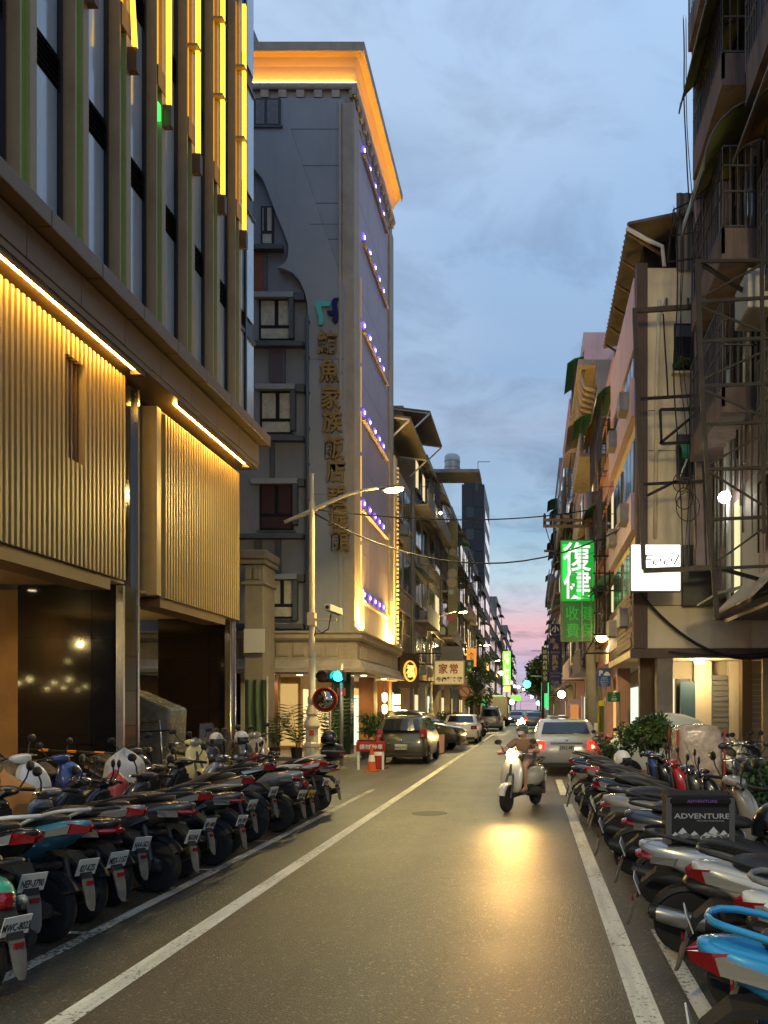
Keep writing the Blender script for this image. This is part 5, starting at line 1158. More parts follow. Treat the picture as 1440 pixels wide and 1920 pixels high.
MB().prism([(-8.45, .4), (-7.55, .4), (-7.5, 1.75), (-7.75, 1.85), (-8.45, 2.15)], 17.7, 18.6).build('plastic_cover', mat('cloudy plastic sheet', (.12, .12, .10), .25, bump=.6, bscale=7, var=.25, vscale=4), ct, bevel=.05)
MB().tube([(-8.4, 17.66, .15), (-8.4, 17.66, 1.4), (-7.7, 17.66, 1.5), (-7.6, 17.66, .15)], .025).build('frame', M_chrome, ct, smooth=True)
MB().tube([(-8.5, 17.5, 1.25), (-7.4, 17.45, 1.3)], .022).build('push_bar', M_black, ct)
for xx in (-8.2, -7.7): MB().lathe([(.001, 17.6), (.16, 17.6), (.16, 17.68), (.001, 17.68)], (xx, 0, .29), 'y', 16).build('wheel', M_rubber, ct)
fl = thing('folding_barrier', 'striped black and orange bar barrier before the granite pier', 'barrier', (-8.0, 14.6, .13))
MB().tube([(-8.8, 14.7, .13), (-8.8, 14.7, 1.05), (-7.1, 14.5, .98), (-7.1, 14.5, .13)], .022, 8).build('bar', M_black, fl, smooth=True)
for u in (.2, .5, .8): MB().tube([(-8.8 + 1.7 * u, 14.7 - .2 * u, 1.05 - .07 * u), (-8.8 + 1.7 * (u + .1), 14.7 - .2 * (u + .1), 1.05 - .07 * (u + .1))], .026, 8).build('stripe', M_amber, fl)

# ------------------------------------------------------------------ row buildings
M_walls = {'beige': mat('stained beige wall', (.38, .32, .24), .85, var=.12, vscale=1, streak=.6, dirt=(.15, .125, .095), bump=.2),
           'cream': mat('cream wall', (.76, .64, .43), .85, var=.10, vscale=1, streak=.35, dirt=(.46, .38, .25), bump=.2),
           'pink': mat('pink lilac tile wall', (.58, .43, .47), .6, var=.10, vscale=1, streak=.35, dirt=(.28, .2, .21)),
           'grey': mat('grey concrete wall', (.28, .255, .23), .9, var=.15, vscale=1, streak=.7, dirt=(.10, .09, .08), bump=.25),
           'brown': mat('brown tile wall', (.11, .065, .05), .6, var=.2, vscale=1.5, streak=.6, dirt=(.035, .025, .022)),
           'slate': mat('slate cladding', (.026, .027, .032), .5, var=.12, vscale=.6), 'rose': mat('rose wall', (.52, .30, .26), .8, var=.12, streak=.5, dirt=(.26, .16, .13)),
           'ochre': mat('ochre tile wall', (.44, .33, .20), .7, var=.12, streak=.4, dirt=(.2, .15, .1))}
M_winfr = mat('aluminium window frame', (.22, .21, .19), .45, .5)
M_winpane = mat('dim window', (.03, .036, .038), .12, spec=.7, var=.3, vscale=1.2)
M_winlit = glow('lit window', (1., .78, .4), .8)
M_awn = [mat('green awning', (.02, .13, .06), .5, var=.2), mat('brown awning', (.11, .075, .05), .6, var=.3), mat('corrugated roof', (.17, .14, .11), .6, .2, var=.3), mat('red brown roof', (.12, .03, .02), .6, var=.3)]
M_ac = mat('ac unit', (.30, .29, .26), .6, var=.2)
M_shut = mat('roller shutter', (.25, .24, .21), .5, .4, var=.15)
M_cage = mat('cage bars', (.10, .09, .085), .5, .5)
_rb = [0]
def rowhouse(label, s, x, y0, y1, floors, fh, wall, seed, gh=3.4, depth=9., bays=2, cage=.3, awn=.4, shop=None, roof='parapet', balcony=.3, over=.9, name='row_building'):
    """s = -1: on the left, face towards +x; s = +1: on the right, face towards -x"""
    r = random.Random(seed); t = thing(name, label, 'building', (x + s * depth / 2, (y0 + y1) / 2, 0)); wm = M_walls[wall]
    zt = gh + floors * fh
    B = lambda mb, x0, x1, a, b, z0, z1: mb.box(min(x + s * x0, x + s * x1), max(x + s * x0, x + s * x1), a, b, z0, z1)
    B(MB(), 0, depth, y0, y1, gh, zt).build('wall', wm, t)
    B(MB(), over * 2.2, depth, y0 + .02, y1 - .02, .13, gh - .003).build('shop_wall', M_walls['grey'], t)
    # ground floor: pillars, shutters or lit shop
    for yy in (y0 + .25, y1 - .25): B(MB(), .05, .5, yy - .22, yy + .22, .13, gh - .003).build('pillar', wm, t, bevel=.02)
    if shop: B(MB(), over * 2.2 - .06, over * 2.2 - .005, y0 + .7, y1 - .7, .3, 2.7).build('shop_front', shop, t)
    else:
        for k in range(9): B(MB(), over * 2.2 - .05, over * 2.2 - .005, y0 + .7, y1 - .7, .2 + k * .28, .45 + k * .28).build('shutter_slat', M_shut, t)
    B(MB(), -.12, .02, y0 + .05, y1 - .05, gh - .05, gh + .55).build('fascia', wm if r.random() < .5 else M_walls['ochre'], t)
    w = (y1 - y0) / bays
    for f in range(floors):
        zb = gh + f * fh
        bal = r.random() < balcony
        B(MB(), -.06, .01, y0, y1, zb - .09, zb + .09).build('floor_band', wm, t)
        for b in range(bays):
            a, c = y0 + b * w + .35, y0 + (b + 1) * w - .35
            z0, z1 = zb + .95, zb + fh - .55
            wi = B(MB(), -.03, .02, a, c, z0, z1).build('window', M_winfr, t)
            n = 2 if c - a < 2.2 else 3
            for k in range(n):
                aa, cc = a + (c - a) * k / n + .05, a + (c - a) * (k + 1) / n - .05
                B(MB(), -.045, -.031, aa, cc, z0 + .06, z1 - .06).build('pane', M_winlit if r.random() < .1 else M_winpane, wi)
            B(MB(), -.14, .0, a - .1, c + .1, z0 - .1, z0 - .02).build('window_sill', wm, t)
            u = r.random()
            if u < cage:
                mb = MB(); d = .45
                for k in range(int((c - a) / .16) + 1): B(mb, -d, -d + .02, a + k * .16, a + k * .16 + .02, z0 - .15, z1 + .1)
                for zz in (z0 - .15, (z0 + z1) / 2, z1 + .08): B(mb, -d, 0, a, a + .025, zz, zz + .025); B(mb, -d, 0, c, c + .025, zz, zz + .025); B(mb, -d - .003, -d + .02, a, c, zz, zz + .025)
                mb.build('window_cage', M_cage, t)
            if r.random() < awn:
                m = r.choice(M_awn[:3]); d = r.uniform(.5, .9)
                MB().loft([[(x - s * .02, a - .2, z1 + .35), (x - s * .02, c + .2, z1 + .35), (x - s * .02, c + .2, z1 + .30), (x - s * .02, a - .2, z1 + .30)], [(x - s * d * .6, a - .2, z1 + .22), (x - s * d * .6, c + .2, z1 + .22), (x - s * d * .6, c + .2, z1 + .18), (x - s * d * .6, a - .2, z1 + .18)], [(x - s * d, a - .2, z1 - .02), (x - s * d, c + .2, z1 - .02), (x - s * d, c + .2, z1 - .05), (x - s * d, a - .2, z1 - .05)]]).build('awning', m, t)
            if r.random() < .35:
                q = B(MB(), -.42, -.03, c - .75, c - .05, z0 - .75, z0 - .25).build('ac_unit', M_ac, t, bevel=.015)
                MB().lathe([(.001, x - s * .435), (.17, x - s * .435), (.17, x - s * .42)], (0, c - .42, z0 - .5), 'x', 16).build('fan_grille', M_cage, q)
        if bal:
            B(MB(), -.75, 0, y0 + .1, y1 - .1, zb - .12, zb + .02).build('balcony_slab', wm, t)
            B(MB(), -.75, -.68, y0 + .1, y1 - .1, zb + .02, zb + .85).build('balcony_wall', wm if r.random() < .6 else M_walls['rose'], t)
    if roof == 'parapet':
        mb = MB(); B(mb, -.05, .12, y0, y1, zt, zt + .9); B(mb, .12, depth, y0, y0 + .15, zt, zt + .9); mb.build('parapet', wm, t)
    elif roof == 'shed':
        B(MB(), .6, depth, y0 + .1, y1 - .1, zt, zt + 2.2).build('roof_room', M_walls['grey'], t)
        MB().hexa([(x - s * .9, y0 - .3, zt + 1.7), (x + s * depth, y0 - .3, zt + 2.9), (x + s * depth, y1, zt + 2.9), (x - s * .9, y1, zt + 1.7)], [(x - s * .9, y0 - .3, zt + 1.78), (x + s * depth, y0 - .3, zt + 2.98), (x + s * depth, y1, zt + 2.98), (x - s * .9, y1, zt + 1.78)]).build('roof', M_awn[3] if r.random() < .5 else M_awn[2], t)
        for yy in (y0 - .2, y1 - .1): MB().bar((x - s * .85, yy, zt + 1.65), (x + s * .05, yy, zt + .8), .07).bar((x - s * .85, yy, zt + 1.67), (x + s * 2.5, yy, zt + 2.1), .07).build('roof_strut', M_white, t)
    # drain pipe
    MB().tube([(x - s * .08, y1 - .12, gh), (x - s * .08, y1 - .12, zt)], .05, 6).build('drain_pipe', M_ac, t, smooth=True)
    return t
SH_W = glow('lit shop warm', (1., .78, .42), .9); SH_C = glow('lit shop cool', (.85, 1., .8), .9); SH_O = glow('lit shop orange', (1., .55, .15), .8)
A = rowhouse('beige three-bay house with red-brown shed roof right behind the grey hotel', -1, -6.45, 39.3, 45.6, 3, 3.3, 'beige', 3, roof='shed', cage=.1, awn=.3, shop=SH_O)
MB().box(-6.44, -6.2, 38.62, 39.28, 4.0, 13.2).build('corner_pilaster', M_walls['cream'], A)
for k in range(44): MB().box(-6.19, -6.1, 39.1, 39.28, 4.1 + k * .2, 4.2 + k * .2).build('quoin', M_walls['cream'], A)
rowhouse('grey stained house with caged windows, second behind the hotel', -1, -6.3, 45.7, 51.5, 4, 3.1, 'grey', 5, roof='shed', cage=.5, awn=.5, balcony=.5, shop=SH_W)
cB = rowhouse('weathered beige house with rooftop water tank on the left', -1, -6.35, 51.6, 59.5, 4, 3.2, 'beige', 11, cage=.5, awn=.6, balcony=.4)
tk = thing('water_tank', 'steel water tank on a rooftop platform on the left', 'water tank', (-7.2, 57.5, 16.2))
tx, tyy, tz = X(848, 57.5), 57.5, Z(888, 57.5)
MB().lathe([(.001, tz), (.52, tz), (.52, tz + .35), (.55, tz + .38), (.52, tz + .41), (.52, tz + .75), (.55, tz + .78), (.52, tz + .81), (.52, tz + 1.1), (.42, tz + 1.25), (.15, tz + 1.32), (.001, tz + 1.32)], (tx, tyy, 0), 'z', 24).build('tank', mat('tank steel', (.42, .40, .37), .35, .8), tk, angle=40)
MB().box(tx - 1.6, tx + 1.9, tyy - 1.2, tyy + 1.5, tz - .25, tz - .02).build('platform', M_walls['grey'], tk)
for dx in (-1.4, 1.7): MB().box(tx + dx - .07, tx + dx + .07, tyy - 1.1, tyy - .96, 16.1, tz - .25).build('leg', M_cage, tk)
MB().bar((tx + 1.8, tyy - 1.1, tz), (tx + 1.8, tyy - 1.1, tz + .5), .04).bar((tx + 1.8, tyy - 1.1, tz + .48), (tx + 2.6, tyy - 1.1, tz + .48), .04).build('railing', M_ac, tk)
rowhouse('pale house with arched mural panel on the left', -1, -6.3, 59.6, 66.5, 4, 3.3, 'ochre', 23, cage=.3, awn=.3, balcony=.2, shop=SH_W)
rowhouse('narrow grey house with green awning on the left', -1, -6.25, 66.6, 73, 4, 3.3, 'grey', 31, cage=.4, awn=.8, balcony=.4, shop=SH_C)
rowhouse('brown house beyond the vine-covered tree on the left', -1, -6.2, 73.1, 84, 4, 3.3, 'beige', 37, bays=3, cage=.3, awn=.5, balcony=.4, shop=SH_W)
rowhouse('grey house next to the dark tower on the left', -1, -6.2, 84.1, 98, 4, 3.3, 'grey', 41, bays=3, awn=.5, shop=SH_O)
rowhouse('low grey house in front of the dark tower', -1, -6.2, 98.1, 112, 4, 3.2, 'beige', 43, bays=3, shop=SH_W)
tw = thing('office_tower', 'dark slate tower rising above the left row of houses', 'building', (-9, 119, 0))
MB().box(-9.2, -6.25, 112.2, 126, .1, 31.2).build('wall', M_walls['slate'], tw)
for k in range(10):
    for j in range(2): MB().box(-9.15 + j * 1.45, -7.75 + j * 1.45, 112.12, 112.19, 2.9 * k + 2.1, 2.9 * k + 4.9).build('cladding_panel', M_walls['slate'], tw)
for k in range(9):
    MB().box(-8.6, -7.6, 112.05, 112.119, 3.6 + 2.9 * k, 5.0 + 2.9 * k).build('window', M_winpane, tw)
    MB().box(-6.24, -6.18, 113.5, 124.5, 3.6 + 2.9 * k, 5.0 + 2.9 * k).build('window', M_winpane, tw)
MB().box(-9.0, -6.6, 113, 125, 31.2, 31.7).build('parapet', M_walls['slate'], tw)
for i, (y0, y1, fl, w, lab) in enumerate(((126.2, 145, 4, 'beige', 'beige house beyond the dark tower'), (145.2, 168, 5, 'grey', 'grey block beyond the tower, second from it'), (168.2, 195, 4, 'brown', 'brown block far down the left side'), (195.2, 230, 5, 'grey', 'grey block far down the left side'), (230.2, 290, 4, 'beige', 'last beige block on the left where the street fades'))):
    rowhouse(lab, -1, -6.2 + .2 * i, y0, y1, fl, 3.3, w, 60 + i, bays=4, shop=[SH_W, SH_C, SH_O][i % 3], awn=.2, cage=0)
# mural panel on the fourth house
mu = thing('mural_panel', 'arched painted panel with round animal shapes on the left houses', 'mural', (-6.0, 59.5, 8))
mx0, mx1 = X(840, 59.4), X(858, 59.4)
pl = [(mx0, Z(1190, 59.4)), (mx1, Z(1190, 59.4))] + [((mx0 + mx1) / 2 + (mx1 - mx0) / 2 * math.cos(R(a)), Z(985, 59.4) + .45 * math.sin(R(a))) for a in range(0, 181, 20)]
MB().prism(pl, 59.38, 59.5).build('panel', mat('mural ground', (.20, .19, .10), .7, var=.25), mu)
for (py, px, rr, c) in ((1035, 847, .28, (.42, .36, .24)), (1040, 853, .16, (.5, .22, .2)), (1075, 848, .34, (.42, .35, .26)), (1092, 847, .36, (.38, .32, .22)), (1110, 846, .2, (.3, .38, .42)), (1020, 848, .25, (.35, .22, .06)), (1158, 846, .3, (.4, .12, .09))):
    MB().lathe([(.001, 59.34), (rr * .9, 59.345), (rr, 59.379)], (X(px, 59.4), 0, Z(py, 59.4)), 'y', 18).build('painted_shape', mat('mural %d' % py, c, .7, var=.15), mu)
# ------------------------------------------------------------------ right side: cream corner house
CY = 22.0
M_cr = M_walls['cream']
cr_h = thing('corner_house', 'cream rendered corner house with lilac tiled street front and rusty tin roof', 'building', (5, 25, 0))
MB().box(2.78, 9.5, CY, 28.8, 3.3, 13.1).build('wall', M_cr, cr_h)
MB().box(2.70, 2.98, CY - .06, CY + .3, 3.3, 13.2).build('corner_pilaster', M_walls['brown'], cr_h)
# lilac street front in slanted pieces between recessed windows
MB().box(2.66, 2.775, CY + .32, 28.8, 11.2, 13.0).build('front_panel', M_walls['pink'], cr_h)
for k, zz in enumerate((3.6, 6.4, 9.4)):
    MB().box(2.60, 2.775, CY + .32, 28.8, zz, zz + 1.0).build('front_panel', M_walls['pink'], cr_h)
    for j in range(2):
        y0 = CY + .6 + j * 3.2
        w = MB().box(2.72, 2.775, y0, y0 + 2.4, zz + 1.05, zz + 2.5).build('window', M_winfr, cr_h)
        for q in range(3): MB().box(2.70, 2.718, y0 + .06 + q * .8, y0 + .74 + q * .8, zz + 1.1, zz + 2.44).build('pane', M_winpane, w)
        MB().box(2.35, 2.66, y0 + .3, y0 + 1.0, zz + .35, zz + .85).build('ac_unit', M_ac, cr_h, bevel=.02)
# thin bands and a pipe on the side wall
for py in (1135, 1038, 845, 770): MB().box(3.0, 9.4, CY - .012, CY - .001, Z(py, CY) - .008, Z(py, CY) + .008).build('joint', mat('joint grey', (.12, .10, .07), .8), cr_h)
MB().tube([(X(1236, CY), CY - .05, Z(565, CY)), (X(1231, CY), CY - .05, Z(720, CY)), (X(1228, CY), CY - .05, Z(1010, CY))], .05, 8).build('pipe', M_cr, cr_h, smooth=True)
MB().tube([(X(1243, CY), CY - .05, Z(590, CY)), (X(1252, CY), CY - .05, Z(745, CY))], .018, 6).build('pipe', M_steel, cr_h)
# side window high up, with a plant
w = MB().box(X(1263, CY), X(1330, CY), CY - .02, CY + .05, Z(703, CY), Z(607, CY)).build('window', M_frame, cr_h)
MB().box(X(1284, CY), X(1326, CY), CY - .035, CY - .022, Z(700, CY), Z(640, CY)).build('pane', M_winpane, w)
MB().box(X(1266, CY), X(1326, CY), CY - .035, CY - .022, Z(632, CY), Z(611, CY)).build('pane', mat('frosted pane', (.12, .13, .12), .3), w)
MB().box(X(1258, CY), X(1334, CY), CY - .25, CY + .01, Z(706, CY), Z(702, CY)).build('window_sill', M_cr, cr_h)
MB().box(X(1268, CY), X(1322, CY), CY - .03, CY - .001, Z(905, CY), Z(815, CY)).build('window', M_cage, cr_h)
rgr = []
for i in range(7):
    a = i / 6; rgr.append([(X(1266, CY), CY - .05 - 1.05 * math.sin(a * PI / 2), Z(838, CY) - .62 * (1 - math.cos(a * PI / 2))), (X(1318, CY), CY - .05 - 1.05 * math.sin(a * PI / 2), Z(838, CY) - .62 * (1 - math.cos(a * PI / 2)))])
aw = MB().loft(rgr, cap=False, closed=False).build('awning', mat('green plastic awning', (.0, .17, .07), .35, emit=(0, .2, .08), es=.0), cr_h, smooth=True)
sd = aw.modifiers.new('t', 'SOLIDIFY'); sd.thickness = .015
for px in (1272, 1296): MB().bar((X(px, CY), CY - .04, Z(905, CY)), (X(px + 8, CY), CY - 1.0, Z(868, CY)), .04).build('awning_strut', M_white, cr_h)
for k in range(9): MB().box(X(1268, CY) + k * .085, X(1268, CY) + k * .085 + .02, CY - .5, CY - .47, Z(925, CY), Z(908, CY)).build('cage_bar', M_cage, cr_h)
MB().box(X(1266, CY), X(1320, CY), CY - .52, CY - .02, Z(908, CY), Z(905, CY)).build('cage_shelf', M_cage, cr_h)
MB().box(X(1277, CY), X(1337, CY), CY - .28, CY - .05, Z(1137, CY), Z(1025, CY)).build('meter_cabinet', mat('grey cabinet', (.10, .095, .075), .6, var=.2), cr_h, bevel=.01)
# roof: parapet gap, corrugated wall, overhanging tin roof with gutter
co = MB(); n = 60
rgs = [[(3.72 + 5.5 * i / n, CY - .05 - .03 * (i % 2), z) for i in range(n + 1)] for z in (13.0, 15.0)]
co.loft(rgs, cap=False, closed=False).build('corrugated_wall', mat('rusty tin', (.19, .155, .115), .6, .2, streak=.6, dirt=(.10, .05, .03)), cr_h)
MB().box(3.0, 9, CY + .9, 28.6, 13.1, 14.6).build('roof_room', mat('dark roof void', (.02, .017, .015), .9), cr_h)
MB().hexa([(2.45, 21.7, 14.05), (9.5, 21.7, 15.5), (9.5, 29.2, 15.5), (2.45, 29.2, 14.05)], [(2.45, 21.7, 14.12), (9.5, 21.7, 15.57), (9.5, 29.2, 15.57), (2.45, 29.2, 14.12)]).build('roof', M_awn[2], cr_h)
for k in range(28): MB().bar((2.44, 21.85 + k * .27, 14.14), (9.4, 21.85 + k * .27, 15.58), .05, .05).build('roof_rib', M_awn[2], cr_h)
for k in range(6): MB().bar((2.5, 22 + k * 1.35, 14.0), (3.4, 22 + k * 1.35, 13.4), .06).build('roof_strut', M_walls['brown'], cr_h)
MB().tube([(2.42, 21.8, 14.02), (2.95, 21.85, 13.75), (3.35, 21.9, 13.6), (3.4, 21.9, 13.1)], .055, 8).build('gutter_pipe', M_white, cr_h, smooth=True)
# balcony box of brick tile at the corner, soffit and lower storey
bk = MB().box(0, .03, 0, .28, 0, .12).mesh('brick', mat('brown brick tile', (.15, .10, .075), .6, var=.2, vscale=2))
for r_ in range(11):
    for c_ in range(12):
        place(bk, 'brick', cr_h, (2.585, CY + .32 + c_ * .30 + (.12 if r_ % 2 else 0), 3.36 + r_ * .135), world=True)
MB().box(2.62, 2.775, CY - .02, 28.8, 3.31, 4.85).build('balcony_front', M_walls['brown'], cr_h)
MB().box(2.55, 9.5, CY - .05, CY + .18, 3.05, 3.29).build('edge_beam', M_walls['brown'], cr_h)
MB().box(2.6, 9.5, CY + .18, 28.8, 3.1, 3.285).build('soffit', M_walls['cream'], cr_h)
for (a, b, m, yy) in ((2.9, 3.32, mat('brown slatted panel', (.12, .075, .04), .6), CY + .9), (4.62, 5.1, M_walls['cream'], CY + 2.2), (5.6, 6.0, M_walls['cream'], CY + 2.2)):
    MB().box(a, b, yy, yy + .3, .13, 3.09).build('wall_pier', m, cr_h)
for k in range(8): MB().box(2.9 + k * .055, 2.93 + k * .055, CY + .86, CY + .899, .13, 3.09).build('slat', mat('brown slatted panel', (.12, .075, .04), .6), cr_h)
MB().box(X(1232, CY), X(1262, CY), CY, CY + .45, .13, 3.09).build('pillar', mat('dull tile pillar', (.20, .17, .13), .6, var=.15, dirt_amt=.4), cr_h, bevel=.02)
MB().box(3.1, 9.5, CY + 2.6, CY + 2.75, .13, 3.1).build('back_wall', mat('lit cream wall', (.52, .44, .30), .7), cr_h)
MB().box(3.75, 4.1, CY + 2.52, CY + 2.598, .15, 2.6).build('lit_door', glow('lit doorway cream', (1., .85, .5), 1.0), cr_h)
MB().box(4.15, 4.55, CY + 2.5, CY + 2.59, .15, 2.6).build('dark_door', M_frame, cr_h)
MB().box(4.2, 4.62, CY + 2.1, CY + 2.19, .15, 2.5).build('blue_door', mat('blue door', (.05, .10, .13), .5), cr_h)
for k in range(17): MB().box(5.12, 5.58, CY + 2.25, CY + 2.32 + .02 * (k % 2), .15 + k * .15, .28 + k * .15).build('shutter_slat', M_shut, cr_h)
for k in range(17): MB().box(5.98, 6.9, CY + 1.2, CY + 1.27 + .02 * (k % 2), .15 + k * .15, .28 + k * .15).build('shutter_slat', M_shut, cr_h)
MB().box(5.7, 5.95, CY + 1.1, CY + 1.5, .13, 3.09).build('wall_pier', mat('brown slatted panel', (.12, .075, .04), .6), cr_h)
MB().box(5.66, 9.5, CY - .1, CY + .3, 3.3, 5).build('wall_piece', M_cr, cr_h)
MB().box(5.95, 9.5, CY - .04, CY + .1, .13, 3.04).build('right_wall', mat('cream wall painted as lit', (.42, .30, .14), .7, var=.1), cr_h)  # orange lamplight on this cream wall is put into its colour
lamp('POINT', 'arcade_light', (4.6, CY + 1.4, 2.7), 60, (1., .78, .42), cr_h, shadow_soft_size=.15)
MB().lathe([(.001, 2.98), (.14, 2.98), (.14, 3.05)], (4.6, CY + 1.4, 0), 'z', 12).build('ceiling_lamp', M_down, cr_h)
bush('window_plant', 'small green plant on the high side window of the cream house', 'plant', (X(1275, CY), CY - .2, Z(706, CY)), (.22, .14, .26), 260, .09, seed=21, trunk=False, blobs=9)

# ------------------------------------------------------------------ steel sign frame and lit signs
sf = thing('sign_frame', 'rusty rectangular steel sign frame standing off the cream house', 'sign frame', (3.2, 20.6, 4.5))
FY = 20.4
def fbar(mb, p, q, w=.07): mb.bar((X(p[0], FY), FY, Z(p[1], FY)), (X(q[0], FY), FY, Z(q[1], FY)), w)
def frame_bar(p, q, w=.09, m=M_steel): mb = MB(); fbar(mb, p, q, w); mb.build('bar', m, sf)
M_rpost = mat('weathered steel', (.075, .06, .045), .6, .3, var=.3, streak=.4)
frame_bar((1190, 583), (1207, 1068), .11, M_rpost); frame_bar((1186, 583), (1312, 575), .10, M_rpost); frame_bar((1206, 1070), (1342, 1065), .12, M_rpost); frame_bar((1308, 575), (1337, 1070), .09, M_rpost)
for a, b in (((1200, 748), (1312, 741)), ((1207, 908), (1318, 902)), ((1237, 832), (1312, 770)), ((1238, 768), (1312, 766)), ((1238, 768), (1240, 832)), ((1240, 832), (1316, 828)), ((1212, 930), (1268, 902))): frame_bar(a, b, .06)
for px in (1250, 1290):
    MB().bar((X(px, FY), FY, Z(580, FY)), (X(px, CY) * 1.0, CY, Z(560, CY)), .05).build('tie', M_steel, sf)
wl = thing('light_box_sign', 'white lit box sign with thin script lettering on the right', 'sign', (3.0, 20.7, 5))
WY = 20.75
MB().box(X(1182, WY), X(1277, WY), WY, WY + .2, Z(1109, WY), Z(1020, WY)).build('case', M_grey, wl)
MB().box(X(1184, WY), X(1275, WY), WY - .02, WY - .002, Z(1107, WY), Z(1022, WY)).build('face', glow('white sign face', (1., .97, .86), 2.6), wl)
place(text_mesh('Feel', .46, .002, mat('sign ink', (.12, .12, .13), .5), -.003, .35), 'lettering', wl, (X(1238, WY), WY - .024, Z(1050, WY)), (PI / 2, 0, 0), (1.2, .8, 1), world=True)
place(text_mesh('S A N D W I C H', .11, .002, mat('sign ink', (.12, .12, .13), .5)), 'lettering', wl, (X(1232, WY), WY - .024, Z(1084, WY)), (PI / 2, 0, 0), world=True)
gs = thing('light_box_sign', 'tall green lit sign with large white characters on the right', 'sign', (1.8, 33.5, 6.5))
GY = 33.0
MB().box(X(1051, GY), X(1115, GY), GY, GY + .25, Z(1203, GY), Z(1012, GY)).build('case', mat('green sign case', (.10, .12, .10), .6), gs)
MB().box(X(1052, GY), X(1114, GY), GY - .02, GY - .002, Z(1127, GY), Z(1014, GY)).build('face', glow('green sign upper', (.0, .36, .025), .9), gs)
MB().box(X(1056, GY), X(1114, GY), GY - .02, GY - .002, Z(1202, GY), Z(1128, GY)).build('face', glow('green sign lower', (.0, .14, .01), .5), gs)
for px, zz0, zz1, st_ in ((1060, 1090, 1020, 2.2), (1087, 1125, 1020, 3.0)):
    MB().box(X(px, GY) - .11, X(px, GY) + .11, GY - .024, GY - .021, Z(zz0, GY), Z(zz1, GY)).build('tube_glow', glow('green tube %d' % px, (.01, .85, .08), st_ * .4), gs)
M_wl = glow('white sign letter', (1., .93, .9), 1.05)
for ch, py in (('復', 1044), ('健', 1096)):
    place(text_mesh(ch, 1.15, .01, M_wl, .012), 'lettering', gs, (X(1082, GY), GY - .04, Z(py, GY)), FACE, (.95, 1.02, 1), world=True)
M_gl = glow('green neon letter', (.02, .8, .06), .3)
for ch, px, py in (('收', 1073, 1150), ('費', 1074, 1182), ('健', 1100, 1150), ('保', 1101, 1182)):
    place(text_mesh(ch, .60, .006, M_gl, .0), 'lettering', gs, (X(px, GY), GY - .03, Z(py, GY)), FACE, (.9, 1, 1), world=True)
for px in (1091, 1108, 1114.6): MB().box(X(px, GY) - .02, X(px, GY) + .02, GY - .06, GY - .03, Z(1203, GY), Z(1014 if px != 1108 else 1070, GY)).build('mullion', M_ac, gs)
MB().bar((X(1114, GY), GY + .1, Z(1020, GY)), (2.8, GY + .1, Z(1020, GY)), .06).bar((X(1114, GY), GY + .1, Z(1195, GY)), (2.8, GY + .1, Z(1195, GY)), .06).build('mounting_arm', M_steel, gs)
# openwork steel frame beside the green sign
of = thing('sign_frame', 'dark openwork steel sign frame right of the green sign', 'sign frame', (2.5, 29.5, 6.5))
OY = 29.0
for px in (1118, 1134, 1143, 1153, 1161, 1183): MB().bar((X(px, OY), OY, Z(1240 if px in (1143,) else 1190, OY)), (X(px + 0, OY), OY, Z(1000 if px > 1118 else 1015, OY)), .055).build('bar', M_steel, of)
for py in (1013, 1043, 1075, 1108, 1150, 1190): MB().bar((X(1112, OY), OY, Z(py, OY)), (X(1184, OY), OY, Z(py - 1, OY)), .05).build('bar', M_steel, of)
MB().bar((X(1153, OY), OY, Z(1110, OY)), (X(1160, OY), OY, Z(880, OY)), .06).bar((X(1161, OY), OY, Z(1110, OY)), (X(1161, OY), OY, Z(875, OY)), .06).build('upright', M_steel, of)
for k in range(7): MB().bar((X(1152, OY), OY, Z(1090 - k * 30, OY)), (X(1162, OY), OY, Z(1090 - k * 30, OY)), .04).build('rung', M_steel, of)
MB().bar((X(1108, OY), OY, Z(1100, OY)), (X(1140, OY), OY, Z(1150, OY)), .03).build('brace', M_steel, of)
MB().bar((X(1098, OY), OY, Z(1225, OY)), (X(1186, OY), OY, Z(1224, OY)), .06).bar((X(1098, OY), OY, Z(1225, OY)), (X(1116, OY), OY, Z(1195, OY)), .05).build('bar', M_steel, of)
rs_ = thing('round_sign', 'small bright oval sign with blue print under the openwork frame', 'sign', (2.7, 28.5, 4))
MB().lathe([(.001, 28.4), (.30, 28.4), (.32, 28.43), (.32, 28.55)], (X(1162, 28.4), 0, Z(1216, 28.4)), 'y', 24).build('face', glow('pale blue sign', (.55, .8, 1.), 1.6), rs_)
place(text_mesh('牙醫', .3, .003, mat('sign blue', (.02, .08, .3), .5), .003), 'lettering', rs_, (X(1162, 28.4), 28.39, Z(1216, 28.4)), FACE, world=True)
# blue hanging sign and its small upper plate, dark vertical sign
bs = thing('shop_sign', 'tall navy blue hanging sign with tan characters on the right', 'sign', (1.2, 42, 5.5)); BY = 42.0
MB().box(X(1029, BY), X(1053, BY), BY, BY + .15, Z(1284, BY), Z(1191, BY)).build('board', mat('navy board', (.010, .012, .10), .45), bs)
M_tanl = mat('tan lettering', (.45, .36, .22), .6); M_pale = mat('pale lettering', (.40, .38, .42), .6)
for ch, px, py, sz, m in (('冰', 1036, 1201, .30, M_tanl), ('鼻', 1042, 1212, .30, M_tanl), ('咖', 1041, 1233, .30, M_tanl), ('啡', 1041, 1243, .30, M_tanl), ('館', 1041, 1253, .30, M_tanl)):
    place(text_mesh(ch, sz, .004, m, .012), 'lettering', bs, (X(px, BY), BY - .006, Z(py, BY)), FACE, world=True)
for tx_, py, sz in (('BINGBI', 1223, .14), ('ICE COFFEE', 1262, .09), ('TEA TOAST', 1268, .09), ('Café', 1279, .2)): place(text_mesh(tx_, sz, .004, M_pale), 'lettering', bs, (X(1041, BY), BY - .006, Z(py, BY)), FACE, world=True)
